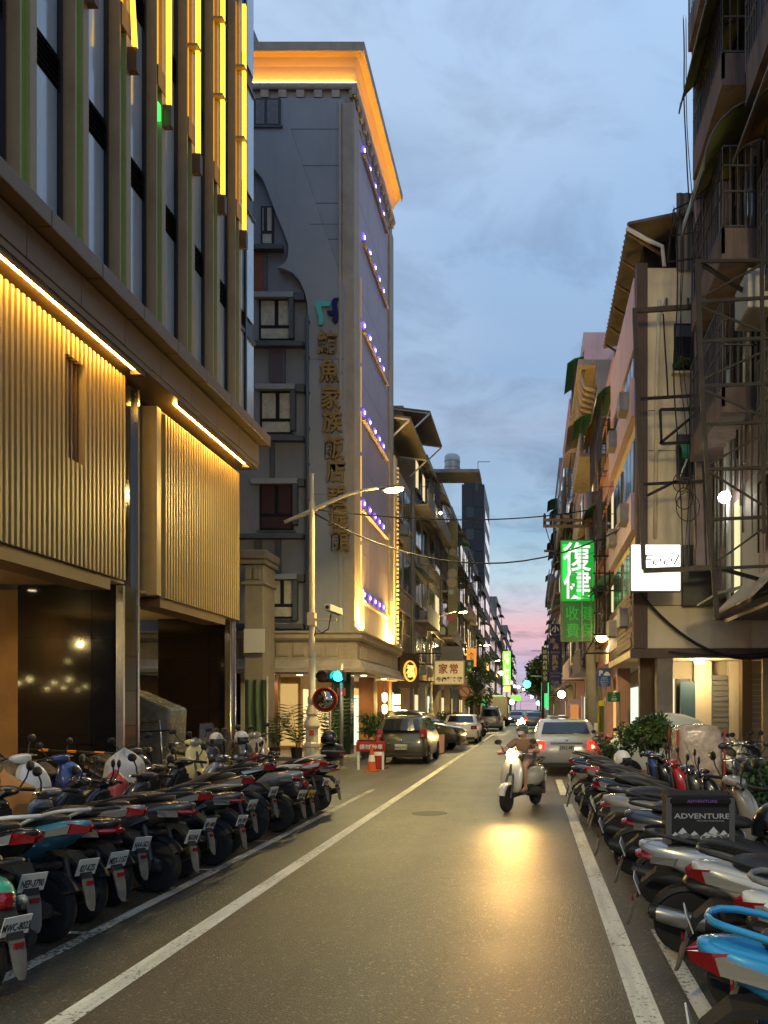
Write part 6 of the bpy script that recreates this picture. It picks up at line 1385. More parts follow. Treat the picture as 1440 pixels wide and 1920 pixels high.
MB().box(X(1033, BY), X(1050, BY), BY + .02, BY + .14, Z(1190, BY), Z(1170, BY)).build('upper_board', mat('navy board', (.010, .012, .10), .45), bs)
place(text_mesh('小', .36, .004, M_white, .012), 'lettering', bs, (X(1041, BY), BY + .014, Z(1179, BY)), FACE, world=True)
MB().bar((X(1053, BY), BY + .08, Z(1200, BY)), (2.6, BY + .08, Z(1200, BY)), .05).bar((X(1053, BY), BY + .08, Z(1275, BY)), (2.6, BY + .08, Z(1275, BY)), .05).build('mounting_arm', M_steel, bs)
ds = thing('shop_sign', 'narrow dark green vertical sign with pale characters far on the right', 'sign', (1.2, 58, 5))
MB().box(X(1017, 58), X(1027, 58), 58, 58.15, Z(1300, 58), Z(1214, 58)).build('board', mat('dark green board', (.012, .03, .014), .5), ds)
for k, ch in enumerate('診所內科小兒'): place(text_mesh(ch, .3, .004, mat('pale sign ink', (.4, .42, .36), .5), .006), 'lettering', ds, (X(1022, 58), 57.99, Z(1222 + k * 10, 58)), FACE, world=True)
MB().bar((X(1027, 58), 58.07, Z(1220, 58)), (2.6, 58.07, Z(1220, 58)), .06).build('mounting_arm', M_steel, ds)
# parking sign, street name sign, banner flags
ps = thing('parking_sign', 'blue parking sign with white P and car symbol on a thin pole', 'sign', (2.55, 30.2, 0)); PY = 30.0
MB().box(X(1122, PY), X(1145, PY), PY, PY + .03, Z(1287, PY), Z(1254, PY)).build('plate', mat('parking blue', (.01, .10, .38), .4), ps)
MB().tube([(X(1134, PY), PY + .06, .13), (X(1133, PY), PY + .06, 3.3)], .035).build('post', M_ac, ps)
place(text_mesh('P', .26, .002, M_white, .012), 'lettering', ps, (X(1127, PY), PY - .003, Z(1262, PY)), FACE, world=True)
MB().prism([(X(1132, PY), Z(1267, PY)), (X(1144, PY), Z(1267, PY)), (X(1144, PY), Z(1263.5, PY)), (X(1142, PY), Z(1262.5, PY)), (X(1140.5, PY), Z(1259.5, PY)), (X(1135.5, PY), Z(1259.5, PY)), (X(1134, PY), Z(1262.5, PY)), (X(1132, PY), Z(1263.5, PY))], PY - .004, PY - .001).build('car_symbol', M_white, ps)
for k, tx_ in enumerate(('收費停車', '平日 08-20', '每小時 20元', '假日 10-22', '全日計時')): place(text_mesh(tx_, .055, .002, M_white), 'lettering', ps, (X(1133.5, PY), PY - .003, Z(1271 + k * 3.4, PY)), FACE, world=True)
ss = thing('street_name_sign', 'green street name sign reading 203 on the right', 'sign', (2.95, 28.6, 0)); SY = 28.3
MB().box(X(1139, SY), X(1163, SY), SY, SY + .03, Z(1316, SY), Z(1298, SY)).build('plate', mat('street sign green', (.005, .14, .045), .4), ss)
place(text_mesh('203', .12, .002, M_white, .003), 'lettering', ss, (X(1151, SY), SY - .003, Z(1311, SY)), FACE, world=True)
place(text_mesh('街', .09, .002, M_white), 'lettering', ss, (X(1151, SY), SY - .003, Z(1301, SY)), FACE, world=True)
place(text_mesh('Street', .06, .002, M_white), 'lettering', ss, (X(1151, SY), SY - .003, Z(1305.5, SY)), FACE, world=True)
MB().tube([(X(1162, SY), SY + .06, .13), (X(1162, SY), SY + .06, 2.4)], .03).build('post', M_ac, ss)
def flag(label, px0, px1, py0, py1, Y, m, m2, seed):
    t = thing('banner_flag', label, 'banner', (X(px1, Y), Y, 0))
    x0, x1, z0, z1 = X(px0, Y), X(px1, Y), Z(py1, Y), Z(py0, Y); rg = []
    for j in range(9):
        u = j / 8; rg.append([(x0 + (x1 - x0) * i / 6 - .02 * u, Y + .04 * math.sin(i * .9 + j * .6 + seed), z0 + (z1 - z0) * u - (.12 * (1 - i / 6) ** 2 if u > .9 else 0)) for i in range(7)])
    MB().loft(rg, cap=False, closed=False).build('cloth', m, t, smooth=True)
    MB().box(x0 + (x1 - x0) * .2, x0 + (x1 - x0) * .8, Y - .05, Y - .045, z0 + .05, z1 - .2).build('print', m2, t)
    MB().tube([(x1, Y + .02, .0), (x1 + .02, Y + .02, z1 + .1)], .015, 6).build('pole', M_white, t)
    return t
flag('orange banner flag with lilac border by the silver sedan', 1064, 1090, 1309, 1364, 27, mat('lilac cloth', (.30, .22, .28), .8), glow('backlit orange print', (1., .35, .08), .5), 1)
flag('yellow banner flag beside the concrete pole', 1121, 1134, 1312, 1375, 27.5, mat('yellow cloth', (.60, .46, .03), .8), mat('dark print', (.12, .10, .02), .8), 2)

# ------------------------------------------------------------------ near house on the right: balconies, cages, awnings over the alley
nh = thing('old_house', 'dark old house with caged balconies and tangled pipes along the right edge', 'building', (6, 14, 0))
NX = 4.45
M_old = mat('grimy brown wall', (.13, .095, .085), .85, var=.25, vscale=1.2, streak=.9, dirt=(.035, .026, .024), bump=.3)
M_pinkcol = mat('faded pink pilaster', (.24, .18, .18), .8, var=.2, streak=.7, dirt=(.10, .07, .07))
MB().box(NX, 10, 7, 20.9, 3.9, 24).build('wall', M_old, nh)
MB().box(NX - .48, NX - .003, 20.6, 20.95, 5.2, 24).build('pilaster', M_pinkcol, nh)
MB().box(NX - .1, NX + .08, 15.9, 16.3, 3.95, 24).build('pilaster', M_pinkcol, nh)
MB().box(NX - .05, NX - .001, 9, 15.5, 12.5, 24).build('tile_panel', M_walls['brown'], nh)
M_yaw = mat('yellowed plastic awning', (.16, .19, .07), .4, var=.2, trans=.15)
def nbal(y0, y1, z0, d=.75, solid=.5, caged=True, m=M_old):
    MB().box(NX - d, NX, y0, y1, z0 - .12, z0).build('balcony_slab', m, nh)
    MB().box(NX - d, NX - d + .06, y0, y1, z0, z0 + solid).box(NX - d, NX, y1 - .06, y1, z0, z0 + solid).box(NX - d, NX, y0, y0 + .06, z0, z0 + solid).build('balcony_wall', m, nh)
    if caged:
        bar = MB(); n = int((y1 - y0) / .17)
        for k in range(n + 1): bar.box(NX - d, NX - d + .02, y0 + k * .17, y0 + k * .17 + .02, z0 + solid, z0 + 2.1)
        for k in range(int(d / .15)): bar.box(NX - d + k * .15, NX - d + k * .15 + .02, y0 + .01, y0 + .03, z0 + solid, z0 + 2.1).box(NX - d + k * .15, NX - d + k * .15 + .02, y1 - .03, y1 - .01, z0 + solid, z0 + 2.1)
        for zz in (solid + .02, 1.2, 1.7, 2.08): bar.box(NX - d - .004, NX - d + .026, y0, y1, z0 + zz, z0 + zz + .03).box(NX - d, NX, y0, y0 + .03, z0 + zz, z0 + zz + .03)
        bar.build('window_cage', M_cage, nh)
    w = MB().box(NX - .04, NX - .002, y0 + .3, y1 - .3, z0 + .3, z0 + 2.1).build('window', M_frame, nh)
    MB().box(NX - .06, NX - .041, y0 + .4, (y0 + y1) / 2 - .05, z0 + .4, z0 + 2.0).box(NX - .06, NX - .041, (y0 + y1) / 2 + .05, y1 - .4, z0 + .4, z0 + 2.0).build('pane', M_winpane, w)
def nawn(y0, y1, z, d, m, drop=.7):
    rg = []
    for i in range(7):
        a = i / 6 * PI / 2; rg.append([(NX - d * math.sin(a), y0, z - drop * (1 - math.cos(a))), (NX - d * math.sin(a), y1, z - drop * (1 - math.cos(a)))])
    o = MB().loft(rg, cap=False, closed=False).build('awning', m, nh, smooth=True); s_ = o.modifiers.new('t', 'SOLIDIFY'); s_.thickness = .02
    mb = MB()
    for yy in (y0, (y0 + y1) / 2, y1):
        mb.tube([(NX - d * math.sin(i / 6 * PI / 2), yy, z - .03 - drop * (1 - math.cos(i / 6 * PI / 2))) for i in range(7)], .02, 5)
    mb.bar((NX - d, y0, z - drop), (NX - d, y1, z - drop), .03).build('awning_frame', M_cage, nh)
nbal(16.6, 19.6, 14.0, .75); nawn(16.4, 19.4, 16.2, 1.1, M_yaw, .9)
nbal(16.6, 19.8, 10.6, .75); nawn(16.4, 18.9, 13.5, 1.15, M_yaw, 1.4)
nbal(16.8, 20.2, 7.7, .7, .4); nbal(16.8, 20.2, 17.4, .75, .5)
nbal(13.2, 15.8, 13.0, .5, .5); nbal(13.3, 15.7, 9.3, .3, .04); nbal(13.3, 15.7, 6.0, .3, .04); nawn(13.0, 15.9, 12.4, .7, M_awn[1], .5)
MB().box(NX - .6, NX - .02, 15.2, 16.2, 8.9, 9.6).build('ac_housing', M_ac, nh, bevel=.02)
r = random.Random(5)
for k in range(34):
    yy = 13.5 + r.random() * 7.0; z0, z1 = r.uniform(4.0, 8), r.uniform(11, 19)
    MB().tube([(NX - .06 - r.random() * .1, yy, z0), (NX - .06 - r.random() * .1, yy + r.uniform(-.1, .1), (z0 + z1) / 2), (NX - .08, yy + r.uniform(-.1, .1), z1)], r.choice((.018, .025, .04)), 6).build('pipe', r.choice((M_ac, M_pipe, M_cage, M_walls['grey'])), nh, smooth=True)
MB().tube([(NX - .16, 18.6, 4), (NX - .16, 18.6, 9.2)], .05, 8).build('pipe', mat('pale blue pipe', (.36, .40, .42), .5), nh, smooth=True)
# antenna rack on the edge
MB().bar((3.12, 19.6, 12.0), (3.9, 19.6, 12.1), .03).bar((3.12, 19.6, 12.0), (3.25, 19.6, 13.2), .025).bar((3.25, 19.6, 13.2), (3.9, 19.6, 13.5), .025).bar((3.17, 19.6, 12.6), (3.9, 19.6, 12.7), .025).bar((3.4, 19.6, 13.2), (3.3, 19.6, 12.3), .025).build('antenna_rack', M_steel, nh)
# lit first floor: bright door strip, broken awning, grey door
MB().box(NX - .03, NX - .002, 16.6, 17.9, 4.3, 6.4).build('grey_door', mat('grey door', (.15, .14, .13), .6), nh)
MB().box(NX - .05, NX - .002, 18.2, 18.55, 4.0, 6.2).build('lit_window', glow('lit green yellow window', (1., .95, .5), .75), nh)
MB().box(NX - .05, NX - .002, 16.1, 16.45, 4.2, 6.0).build('lit_window', glow('lit green yellow window', (1., .95, .5), .75), nh)
MB().ball((NX - .25, 18.6, 6.35), (.14, .2, .12), 10, 6).build('flood_light', glow('white flood light', (1., .97, .85), 14), nh)
lamp('POINT', 'flood_light_glow', (NX - .42, 18.4, 6.15), 18, (1., .93, .75), nh, shadow_soft_size=.12)
MB().hexa([(3.75, 14.5, 3.65), (4.45, 14.5, 4.35), (4.45, 17.5, 4.35), (3.75, 17.5, 3.65)], [(3.75, 14.5, 3.7), (4.45, 14.5, 4.4), (4.45, 17.5, 4.4), (3.75, 17.5, 3.7)]).build('tattered_awning', M_awn[2], nh)
MB().hexa([(3.9, 18.0, 4.15), (4.45, 18.0, 4.3), (4.45, 20.2, 4.3), (3.9, 20.2, 4.15)], [(3.9, 18.0, 4.2), (4.45, 18.0, 4.35), (4.45, 20.2, 4.35), (3.9, 20.2, 4.2)]).build('tattered_awning', M_walls['grey'], nh)
MB().bar((3.55, 15.6, 3.35), (4.5, 15.9, 3.75), .09, .05).build('hanging_board', M_walls['ochre'], nh)
MB().box(6.9, 7.3, 15, 15.4, .13, 3.3).build('pillar', M_old, nh)
# big steel truss
tr = thing('steel_truss', 'big black steel sign truss in front of the old house at right edge', 'steel truss', (3.4, 14.6, 3.5))
TY = 14.6
def tb(p, q, w=.075, m=M_steel): MB().bar((X(p[0], TY), TY, Z(p[1], TY)), (X(q[0], TY), TY, Z(q[1], TY)), w).build('bar', m, tr)
tb((1308, 488), (1316, 740), .08); tb((1316, 740), (1344, 1160), .075)
for a, b in ((490, 488), (566, 556), (640, 632), (724, 718), (796, 790), (880, 876), (974, 968), (1066, 1060)):
    tb((1309 + max(0, a - 740) * .066 + max(0, min(a, 740) - 488) * .03, a), (1475, b), .05)
for p, q in (((1311, 560), (1475, 470)), ((1313, 575), (1475, 640)), ((1315, 712), (1475, 640)), ((1318, 730), (1475, 800)), ((1330, 870), (1475, 790)), ((1330, 885), (1475, 975)), ((1342, 1055), (1475, 960))): tb(p, q, .035)
tb((1428, 470), (1432, 1000), .06)
MB().bar((X(1308, TY), TY, Z(490, TY)), (4.45, 16.2, Z(490, TY)), .06).build('wall_tie', M_steel, tr)
MB().bar((X(1344, TY), TY, Z(1064, TY)), (4.45, 16.2, Z(1064, TY)), .06).build('wall_tie', M_steel, tr)

# ------------------------------------------------------------------ houses further on along the right
HR = [rowhouse('pink rose house with tilted awnings beyond the cream corner house', 1, 2.85, 28.9, 35.5, 3, 3.2, 'rose', 71, cage=.6, awn=.6, balcony=.3, shop=SH_W),
      rowhouse('grey house with scalloped cornice on the right', 1, 2.75, 35.6, 42, 4, 3.0, 'grey', 73, cage=.5, awn=.5, balcony=.6, shop=SH_C),
      rowhouse('pale pink tiled house on the right behind the navy sign', 1, 2.6, 42.1, 51, 5, 3.2, 'pink', 79, cage=.5, awn=.6, balcony=.4, shop=SH_O),
      rowhouse('beige house with balconies in the middle of the right row', 1, 2.5, 51.1, 62, 5, 3.3, 'beige', 83, bays=3, cage=.4, awn=.5, balcony=.5, shop=SH_W),
      rowhouse('rose coloured house far down the right row', 1, 2.45, 62.1, 76, 5, 3.4, 'rose', 89, bays=3, cage=.3, awn=.4, balcony=.4, shop=SH_C),
      rowhouse('grey house far down the right row', 1, 2.5, 76.1, 96, 6, 3.3, 'grey', 97, bays=4, cage=.1, awn=.3, shop=SH_W),
      rowhouse('brown block at the far end of the right row', 1, 2.7, 96.1, 125, 5, 3.3, 'beige', 101, bays=5, cage=0, awn=.2, shop=SH_O),
      rowhouse('low far block on the right before the trees', 1, 3.2, 125.1, 165, 4, 3.3, 'grey', 103, bays=5, cage=0, awn=.2, shop=SH_W),
      rowhouse('last pale block on the right where the street fades', 1, 3.6, 165.1, 260, 4, 3.3, 'beige', 107, bays=6, cage=0, awn=.1, shop=SH_C)]
# scalloped eaves on the second house
for k in range(9): MB().tube([(2.72, 36 + k * .68, 15.2), (2.25, 36.1 + k * .68, 15.35), (2.12, 36.2 + k * .68, 15.8), (2.2, 36.25 + k * .68, 16.1)], .09, 6).build('scallop', M_stone, HR[1], smooth=True)
MB().box(1.95, 2.74, 35.7, 42.1, 16.1, 16.35).build('eave', M_stone, HR[1])
# utility pole with cross arms
up = thing('utility_pole', 'grey concrete utility pole with two wooden cross arms beside the green sign', 'utility pole', (2.15, 33.6, 0))
UY = 34.2; ux_ = X(1104, UY)
MB().tube([(ux_ + .1, UY, 0), (ux_ + .05, UY, 6), (ux_, UY, 10.4)], [.22, .19, .15], 14).build('pole', mat('pale concrete pole', (.30, .29, .26), .8, var=.15, streak=.4), up, smooth=True)
for py in (977, 988): MB().box(X(1018, UY), X(1112, UY), UY - .26, UY - .16, Z(py + 3, UY), Z(py - 2, UY)).build('cross_arm', mat('weathered wood', (.16, .12, .09), .9, var=.3), up)
for px in (1021, 1033, 1052, 1070):
    for py in (970, 983): MB().lathe([(.05, Z(py + 4, UY)), (.07, Z(py, UY)), (.03, Z(py - 5, UY)), (.001, Z(py - 6, UY))], (X(px, UY), UY - .21, 0), 'z', 10).build('insulator', M_dark, up)
MB().box(X(1020, UY), X(1040, UY), UY - .25, UY - .18, Z(1037, UY), Z(1033, UY)).build('cross_arm', M_walls['brown'], up)
up2 = thing('utility_pole', 'thin distant pole with cross arms against the pink sky', 'utility pole', (X(1017, 70), 70, 0))
MB().tube([(X(1018, 70), 70, 0), (X(1018, 70), 70, Z(1212, 70))], .11, 8).build('pole', M_steel, up2)
for py in (1220, 1237): MB().box(X(996, 70), X(1017, 70), 69.9, 70, Z(py + 1, 70), Z(py, 70)).build('cross_arm', M_steel, up2)
# wires
M_wire = mat('black cable', (.012, .012, .012), .6)
def wire(label, p, q, sag, r_=.02, n=16):
    pts = [(p[0] + (q[0] - p[0]) * u, p[1] + (q[1] - p[1]) * u, p[2] + (q[2] - p[2]) * u - sag * 4 * u * (1 - u)) for u in [i / n for i in range(n + 1)]]
    o = MB().tube([(a - p[0], b - p[1], c - p[2]) for a, b, c in pts], r_, 6).build('cable', M_wire, smooth=True); o.location = p
    return tag(o, label, 'cable')
P3 = lambda px, py, Y: (X(px, Y), Y, Z(py, Y))
wire('upper black cable crossing the street from the lamp post', P3(588, 955, 23.3), P3(1110, 955, 34), .35, .022)
wire('lower black cable sagging across the street from the lamp post', P3(588, 962, 23.3), P3(1195, 975, 26), 1.35, .022)
wire('cable falling from the cross arms to the frame', P3(1022, 985, 34), P3(1050, 1052, 33.4), .2, .018)
wire('cable from the sign frame to the utility pole', P3(1200, 935, 22), P3(1100, 1040, 33), .3, .018)
r = random.Random(11)
for k in range(9):
    x0 = 1262 + k * 7.5 + r.uniform(-3, 3); pts = []
    for i in range(13):
        u = i / 12; pts.append(P3(x0 + 26 * u * (1 if k % 2 else .6) + r.uniform(-4, 4) + 6 * math.sin(u * 9 + k), 20 + u * (980 + 12 * k) if k > 2 else 380 + u * 690, 20.2 + .05 * k))
    q = pts[0]
    o = MB().tube([(a - q[0], b - q[1], c - q[2]) for a, b, c in pts], .014 if k % 3 else .022, 5).build('cable', M_wire, smooth=True, sub=1); o.location = q
    tag(o, 'thin black cable hanging down beside the rusty frame, number %s from the left' % ['one', 'two', 'three', 'four', 'five', 'six', 'seven', 'eight', 'nine'][k], 'cable', 'tangled cables beside the rusty frame')
for k, (cx, cy, rr) in enumerate(((1283, 935, 16), (1290, 950, 22), (1276, 905, 14))):
    q = P3(cx, cy, 20.1); pts = [(X(cx, 20.1) + rr * .0125 * math.cos(2 * PI * i / 14), 20.1 + .03 * math.sin(i), Z(cy, 20.1) + rr * .016 * math.sin(2 * PI * i / 14)) for i in range(15)]
    o = MB().tube([(a - q[0], b - q[1], c - q[2]) for a, b, c in pts], .012, 5).build('cable', M_wire, smooth=True); o.location = q
    tag(o, ['small', 'large', 'upper'][k] + ' loop of black cable in the tangle beside the rusty frame', 'cable', 'tangled cables beside the rusty frame')
wire('thick cable bundle along the edge beam of the cream house', (2.6, 21.85, 4.9), (6.3, 21.8, 3.15), .75, .04)
wire('thin cable along the cream house ground floor', (3.5, 21.8, 3.2), (6.6, 21.75, 3.25), .12, .02)
# ------------------------------------------------------------------ things on the right pavement
bush('potted_bush', 'dense round green bush in a pot on the right, before the covered car', 'bush', (X(1222, 16.5), 16.5, .0), (.50, .46, .50), 10000, .085, seed=31, h0=.75, pot=(.3, .5, mat('terracotta pot', (.22, .10, .06), .8, var=.2)), blobs=22)
bush('potted_shrub', 'loose leafy shrub at the right edge behind the helmets', 'plant', (X(1425, 9.5), 9.5, .13), (.42, .4, .42), 1600, .09, seed=33, h0=.25, pot=(.25, .3, mat('grey pot', (.12, .12, .11), .8)))
bush('potted_shrub', 'thin yellow-green shrub beside the silver sedan tail', 'plant', (X(1142, 19.5), 19.5, .0), (.36, .36, .45), 520, .11, seed=35, h0=.3, pot=(.22, .35, mat('terracotta pot', (.22, .10, .06), .8, var=.2)))
bush('potted_shrub', 'slender shrub with long stems before the bush', 'plant', (X(1172, 18), 18, .0), (.25, .25, .6), 420, .10, seed=36, h0=.4, pot=(.2, .3, M_dark))
cvr = thing('covered_car', 'white car under a pale fitted cover behind the round bush', 'car', (3.4, 20.0, 0))
rings = []
for x_, zt_, w_ in ((1.62, .55, .5), (1.68, .85, .72), (1.95, 1.05, .82), (2.35, 1.42, .80), (2.7, 1.62, .76), (3.3, 1.68, .74), (3.9, 1.55, .78), (4.4, 1.15, .82), (4.8, 1.0, .8), (5.05, .8, .7), (5.1, .5, .5)):
    rings.append([(x_ + .02 * math.sin(k * 2.1), 20.1 + w_ * math.cos(PI * k / 14) * (1 + .03 * math.sin(k * 3 + x_ * 4)), .12 + (zt_ - .12) * math.sin(PI * k / 14) ** .45 + .015 * math.sin(k * 2 + x_ * 7)) for k in range(15)])
MB().loft(rings, cap=False, closed=False).build('car_cover', mat('white car cover', (.52, .54, .46), .55, bump=.4, bscale=6), cvr, smooth=True, sub=1)
for x_ in (2.2, 4.5): MB().lathe([(.001, 19.3), (.3, 19.3), (.3, 19.45), (.001, 19.45)], (x_, 0, .3), 'y', 20).build('wheel', M_rubber, cvr)
# plastic-covered three wheeler
tw_ = thing('covered_rickshaw', 'three-wheeler under crinkled clear plastic on the right', 'rickshaw', (X(1305, 13.6), 13.6, 0)); cx = X(1305, 13.6)
M_crink = mat('crinkled plastic', (.40, .33, .27), .2, bump=1., bscale=16, var=.35, vscale=7, alpha=.8)
rg = []
for j, (zz, wx, wy) in enumerate(((.35, .36, .40), (.7, .38, .42), (1.1, .37, .42), (1.38, .35, .40), (1.47, .30, .36), (1.50, .1, .15))):
    rg.append([(cx + wx * abs(math.cos(2 * PI * k / 28)) ** .5 * (1 if math.cos(2 * PI * k / 28) > 0 else -1) + .02 * math.sin(k * 5 + j * 3), 13.6 + wy * abs(math.sin(2 * PI * k / 28)) ** .5 * (1 if math.sin(2 * PI * k / 28) > 0 else -1) + .02 * math.sin(k * 4 + j), zz) for k in range(28)])
MB().loft(rg).build('plastic_sheet', M_crink, tw_, smooth=True)
MB().box(cx - .3, cx + .3, 13.35, 13.9, .3, .62).build('seat_box', M_dark, tw_)
for (a, b) in ((-.36, -.42), (.36, -.42), (-.36, .42), (.36, .42)): MB().tube([(cx + a, 13.6 + b, .2), (cx + a, 13.6 + b, 1.42)], .018, 6).build('frame_post', mat('red frame', (.3, .03, .02), .5), tw_)
for xx in (-.38, .38): MB().lathe([(.2, -.03), (.25, -.03), (.25, .03), (.2, .03), (.2, -.03)], (cx + xx, 13.6, .25), 'x', 20).build('wheel', M_rubber, tw_)
scooter('classic', (X(1392, 19.4), 20.2), -95, 'cream', 'pale yellow rounded scooter facing the camera in the alley at right', lean=2, col2='cream')
scooter('city', (X(1340, 18.6) + .35, 19.4), -80, 'white', 'white scooter half hidden beside the plastic-covered rickshaw', lean=2)
scooter('city', (X(1430, 17.2), 18.0), -100, 'black', 'black scooter at the right edge in the alley', lean=2)
scooter('sport', (X(1428, 12.5), 13.4), -100, 'char', 'charcoal scooter facing the camera at the right edge behind the shrub', lean=2)
scooter('sport', (X(1135, 21), 22.0), -80, 'red', 'dark red scooter parked between the sedan and the covered car', lean=2)
cone('small orange cone tip among the right scooters', X(1250, 15), 15, None, 0, 1.1)
wp = thing('white_post', 'white board leaning on the concrete pole by the yellow flag', 'board', (X(1116, 29), 29, 0)); MB().box(X(1114, 29), X(1121, 29), 29, 29.1, 0, 1.25).build('board', M_white, wp)
# ------------------------------------------------------------------ left side signs beyond the hotel
nd = thing('shop_sign', 'cream noodle shop sign with red and black characters on the left', 'sign', (-4.3, 45, 3.6)); NY = 45.0
MB().box(X(814, NY), X(871, NY), NY, NY + .3, Z(1284, NY), Z(1238, NY)).build('case', mat('sign frame cream', (.5, .40, .22), .6), nd)
MB().box(X(816, NY), X(869, NY), NY - .02, NY - .002, Z(1282, NY), Z(1240, NY)).build('face', mat('cream sign face', (.62, .50, .24), .5, emit=(1., .75, .32), es=.28), nd)
for ch, px in (('家', 831), ('常', 851)): place(text_mesh(ch, .56, .004, mat('red brush letter', (.40, .08, .03), .5), .012), 'lettering', nd, (X(px, NY), NY - .03, Z(1254, NY)), FACE, (.9, 1, 1), world=True)
for k, ch in enumerate('牛肉麵食館'): place(text_mesh(ch, .29, .004, M_ink, .010), 'lettering', nd, (X(823 + k * 9.8, NY), NY - .03, Z(1274, NY)), FACE, (.95, 1, 1), world=True)
MB().bar((X(814, NY), NY + .15, Z(1245, NY)), (-6.4, NY + .15, Z(1245, NY)), .06).bar((X(814, NY), NY + .15, Z(1278, NY)), (-6.4, NY + .15, Z(1278, NY)), .06).build('mounting_arm', M_steel, nd)
bb = thing('shop_sign', 'blank grey sign board above the noodle shop sign', 'sign', (-4.3, 46.5, 4.7))
MB().box(X(828, 46.5), X(868, 46.5), 46.5, 46.8, Z(1237, 46.5), Z(1212, 46.5)).build('board', mat('grey sign board', (.24, .23, .20), .6), bb)
MB().bar((X(828, 46.5), 46.65, Z(1225, 46.5)), (-6.3, 46.65, Z(1225, 46.5)), .06).build('mounting_arm', M_steel, bb)
md = thing('medallion_sign', 'glowing gold round sign on a dark panel right of the hotel', 'sign', (-5.75, 40.2, 3.4), R(62), world=False)
MB().box(-.75, .75, 0, .15, -.7, .95).build('panel', mat('dark brown panel', (.035, .022, .012), .5), md)
MB().lathe([(.44, -.08), (.5, -.06), (.5, 0), (.44, 0), (.44, -.08)], (0, 0, .1), 'y', 26).build('ring', glow('gold ring', (1., .5, .06), 1.1), md)
place(text_mesh('福', .62, .02, glow('gold letter', (1., .62, .12), 1.8), .012), 'lettering', md, (0, -.05, .1), FACE)
MB().bar((0, .1, .5), (0, .75, .5), .08).build('mounting_arm', M_steel, md)
rd = thing('road_sign', 'round red-rimmed no parking sign on the lamp post at left', 'sign', (X(871, 50), 50, 0))
MB().lathe([(.001, 49.96), (.36, 49.96), (.36, 50.0), (.001, 50.0)], (X(871, 50), 0, Z(1297, 50)), 'y', 26).build('plate', mat('sign red', (.55, .10, .04), .5), rd)
MB().lathe([(.001, 49.945), (.27, 49.945), (.27, 49.958)], (X(871, 50), 0, Z(1297, 50)), 'y', 26).build('disc', mat('sign cream', (.6, .5, .3), .5), rd)
MB().bar((X(871, 50) - .2, 49.94, Z(1297, 50) + .2), (X(871, 50) + .2, 49.94, Z(1297, 50) - .2), .07, .008, (0, 1, 0)).build('slash', mat('sign red', (.55, .10, .04), .5), rd)
MB().tube([(X(868, 50), 50.05, .13), (X(868, 50), 50.05, 4.6)], .05).build('post', M_post, rd)
g2 = thing('street_name_sign', 'small green street name sign on the left lamp post', 'sign', (X(880, 50), 50.2, 4))
MB().box(X(871, 50), X(888, 50), 50.15, 50.19, Z(1252, 50), Z(1237, 50)).build('plate', mat('street sign green', (.005, .14, .045), .4), g2)
place(text_mesh('路', .2, .002, M_white, .003), 'lettering', g2, (X(880, 50), 50.14, Z(1244, 50)), FACE, world=True)
MB().bar((X(871, 50), 50.17, Z(1244, 50)), (X(868, 50), 50.06, Z(1244, 50)), .04).build('bracket', M_post, g2)
os_ = thing('shop_sign', 'orange lit sign behind the small green street sign', 'sign', (X(885, 58), 58, 5))
MB().box(X(875, 58), X(893, 58), 58, 58.2, Z(1250, 58), Z(1216, 58)).build('face', mat('orange sign', (.5, .16, .03), .5, emit=(1., .4, .05), es=.25), os_)
place(text_mesh('食', .5, .004, mat('sign dark red', (.15, .02, .01), .5), .01), 'lettering', os_, (X(884, 58), 57.98, Z(1230, 58)), FACE, world=True)
MB().bar((X(875, 58), 58.1, Z(1230, 58)), (-6.3, 58.1, Z(1230, 58)), .06).build('mounting_arm', M_steel, os_)
pb = thing('sandwich_board', 'pink board sign standing on the road beside the dark car', 'sign', (X(824, 33.5), 33.5, 0))
MB().hexa([(X(816, 33.5), 33.35, 0), (X(833, 33.5), 33.35, 0), (X(833, 33.5), 33.4, 0), (X(816, 33.5), 33.4, 0)], [(X(816, 33.5), 33.5, .72), (X(833, 33.5), 33.5, .72), (X(833, 33.5), 33.55, .72), (X(816, 33.5), 33.55, .72)]).build('front', mat('pink board', (.45, .24, .2), .6), pb)
MB().hexa([(X(816, 33.5), 33.75, 0), (X(833, 33.5), 33.75, 0), (X(833, 33.5), 33.8, 0), (X(816, 33.5), 33.8, 0)], [(X(816, 33.5), 33.56, .72), (X(833, 33.5), 33.56, .72), (X(833, 33.5), 33.6, .72), (X(816, 33.5), 33.6, .72)]).build('back', mat('pink board', (.45, .24, .2), .6), pb)
# trees on the left and far ones
tre = thing('street_tree', 'vine-covered street tree lit green beyond the noodle sign', 'tree', (X(893, 62), 62, .13))
tx0 = X(893, 62)
MB().tube([(tx0, 62, .1), (tx0 + .1, 62, 2), (tx0 - .1, 62.1, 3.6), (tx0, 62, 4.8)], [.17, .14, .11, .06], 9).tube([(tx0, 62, 2.6), (tx0 + .5, 61.8, 4.2)], [.08, .04], 7).tube([(tx0, 62, 2.9), (tx0 - .5, 62.2, 4.3)], [.08, .04], 7).build('trunk', M_bark, tre, smooth=True)
r = random.Random(3); cel = [[], [], []]
for i in range(26): cel[i % 3].append(((tx0 + r.gauss(0, .5), 62 + r.gauss(0, .5), r.uniform(2.0, 5.4)), (.35, .35, .5)))
for i in range(3): leaves('crown' if i == 0 else 'foliage', cel[i], 1500, .17, M_leaf[i], tre, 80 + i)
bush('potted_shrub', 'row of shrubs beneath the noodle shop sign', 'plant', (X(845, 47.5), 47.5, .13), (1.2, .6, .7), 1500, .16, seed=41, h0=.2)
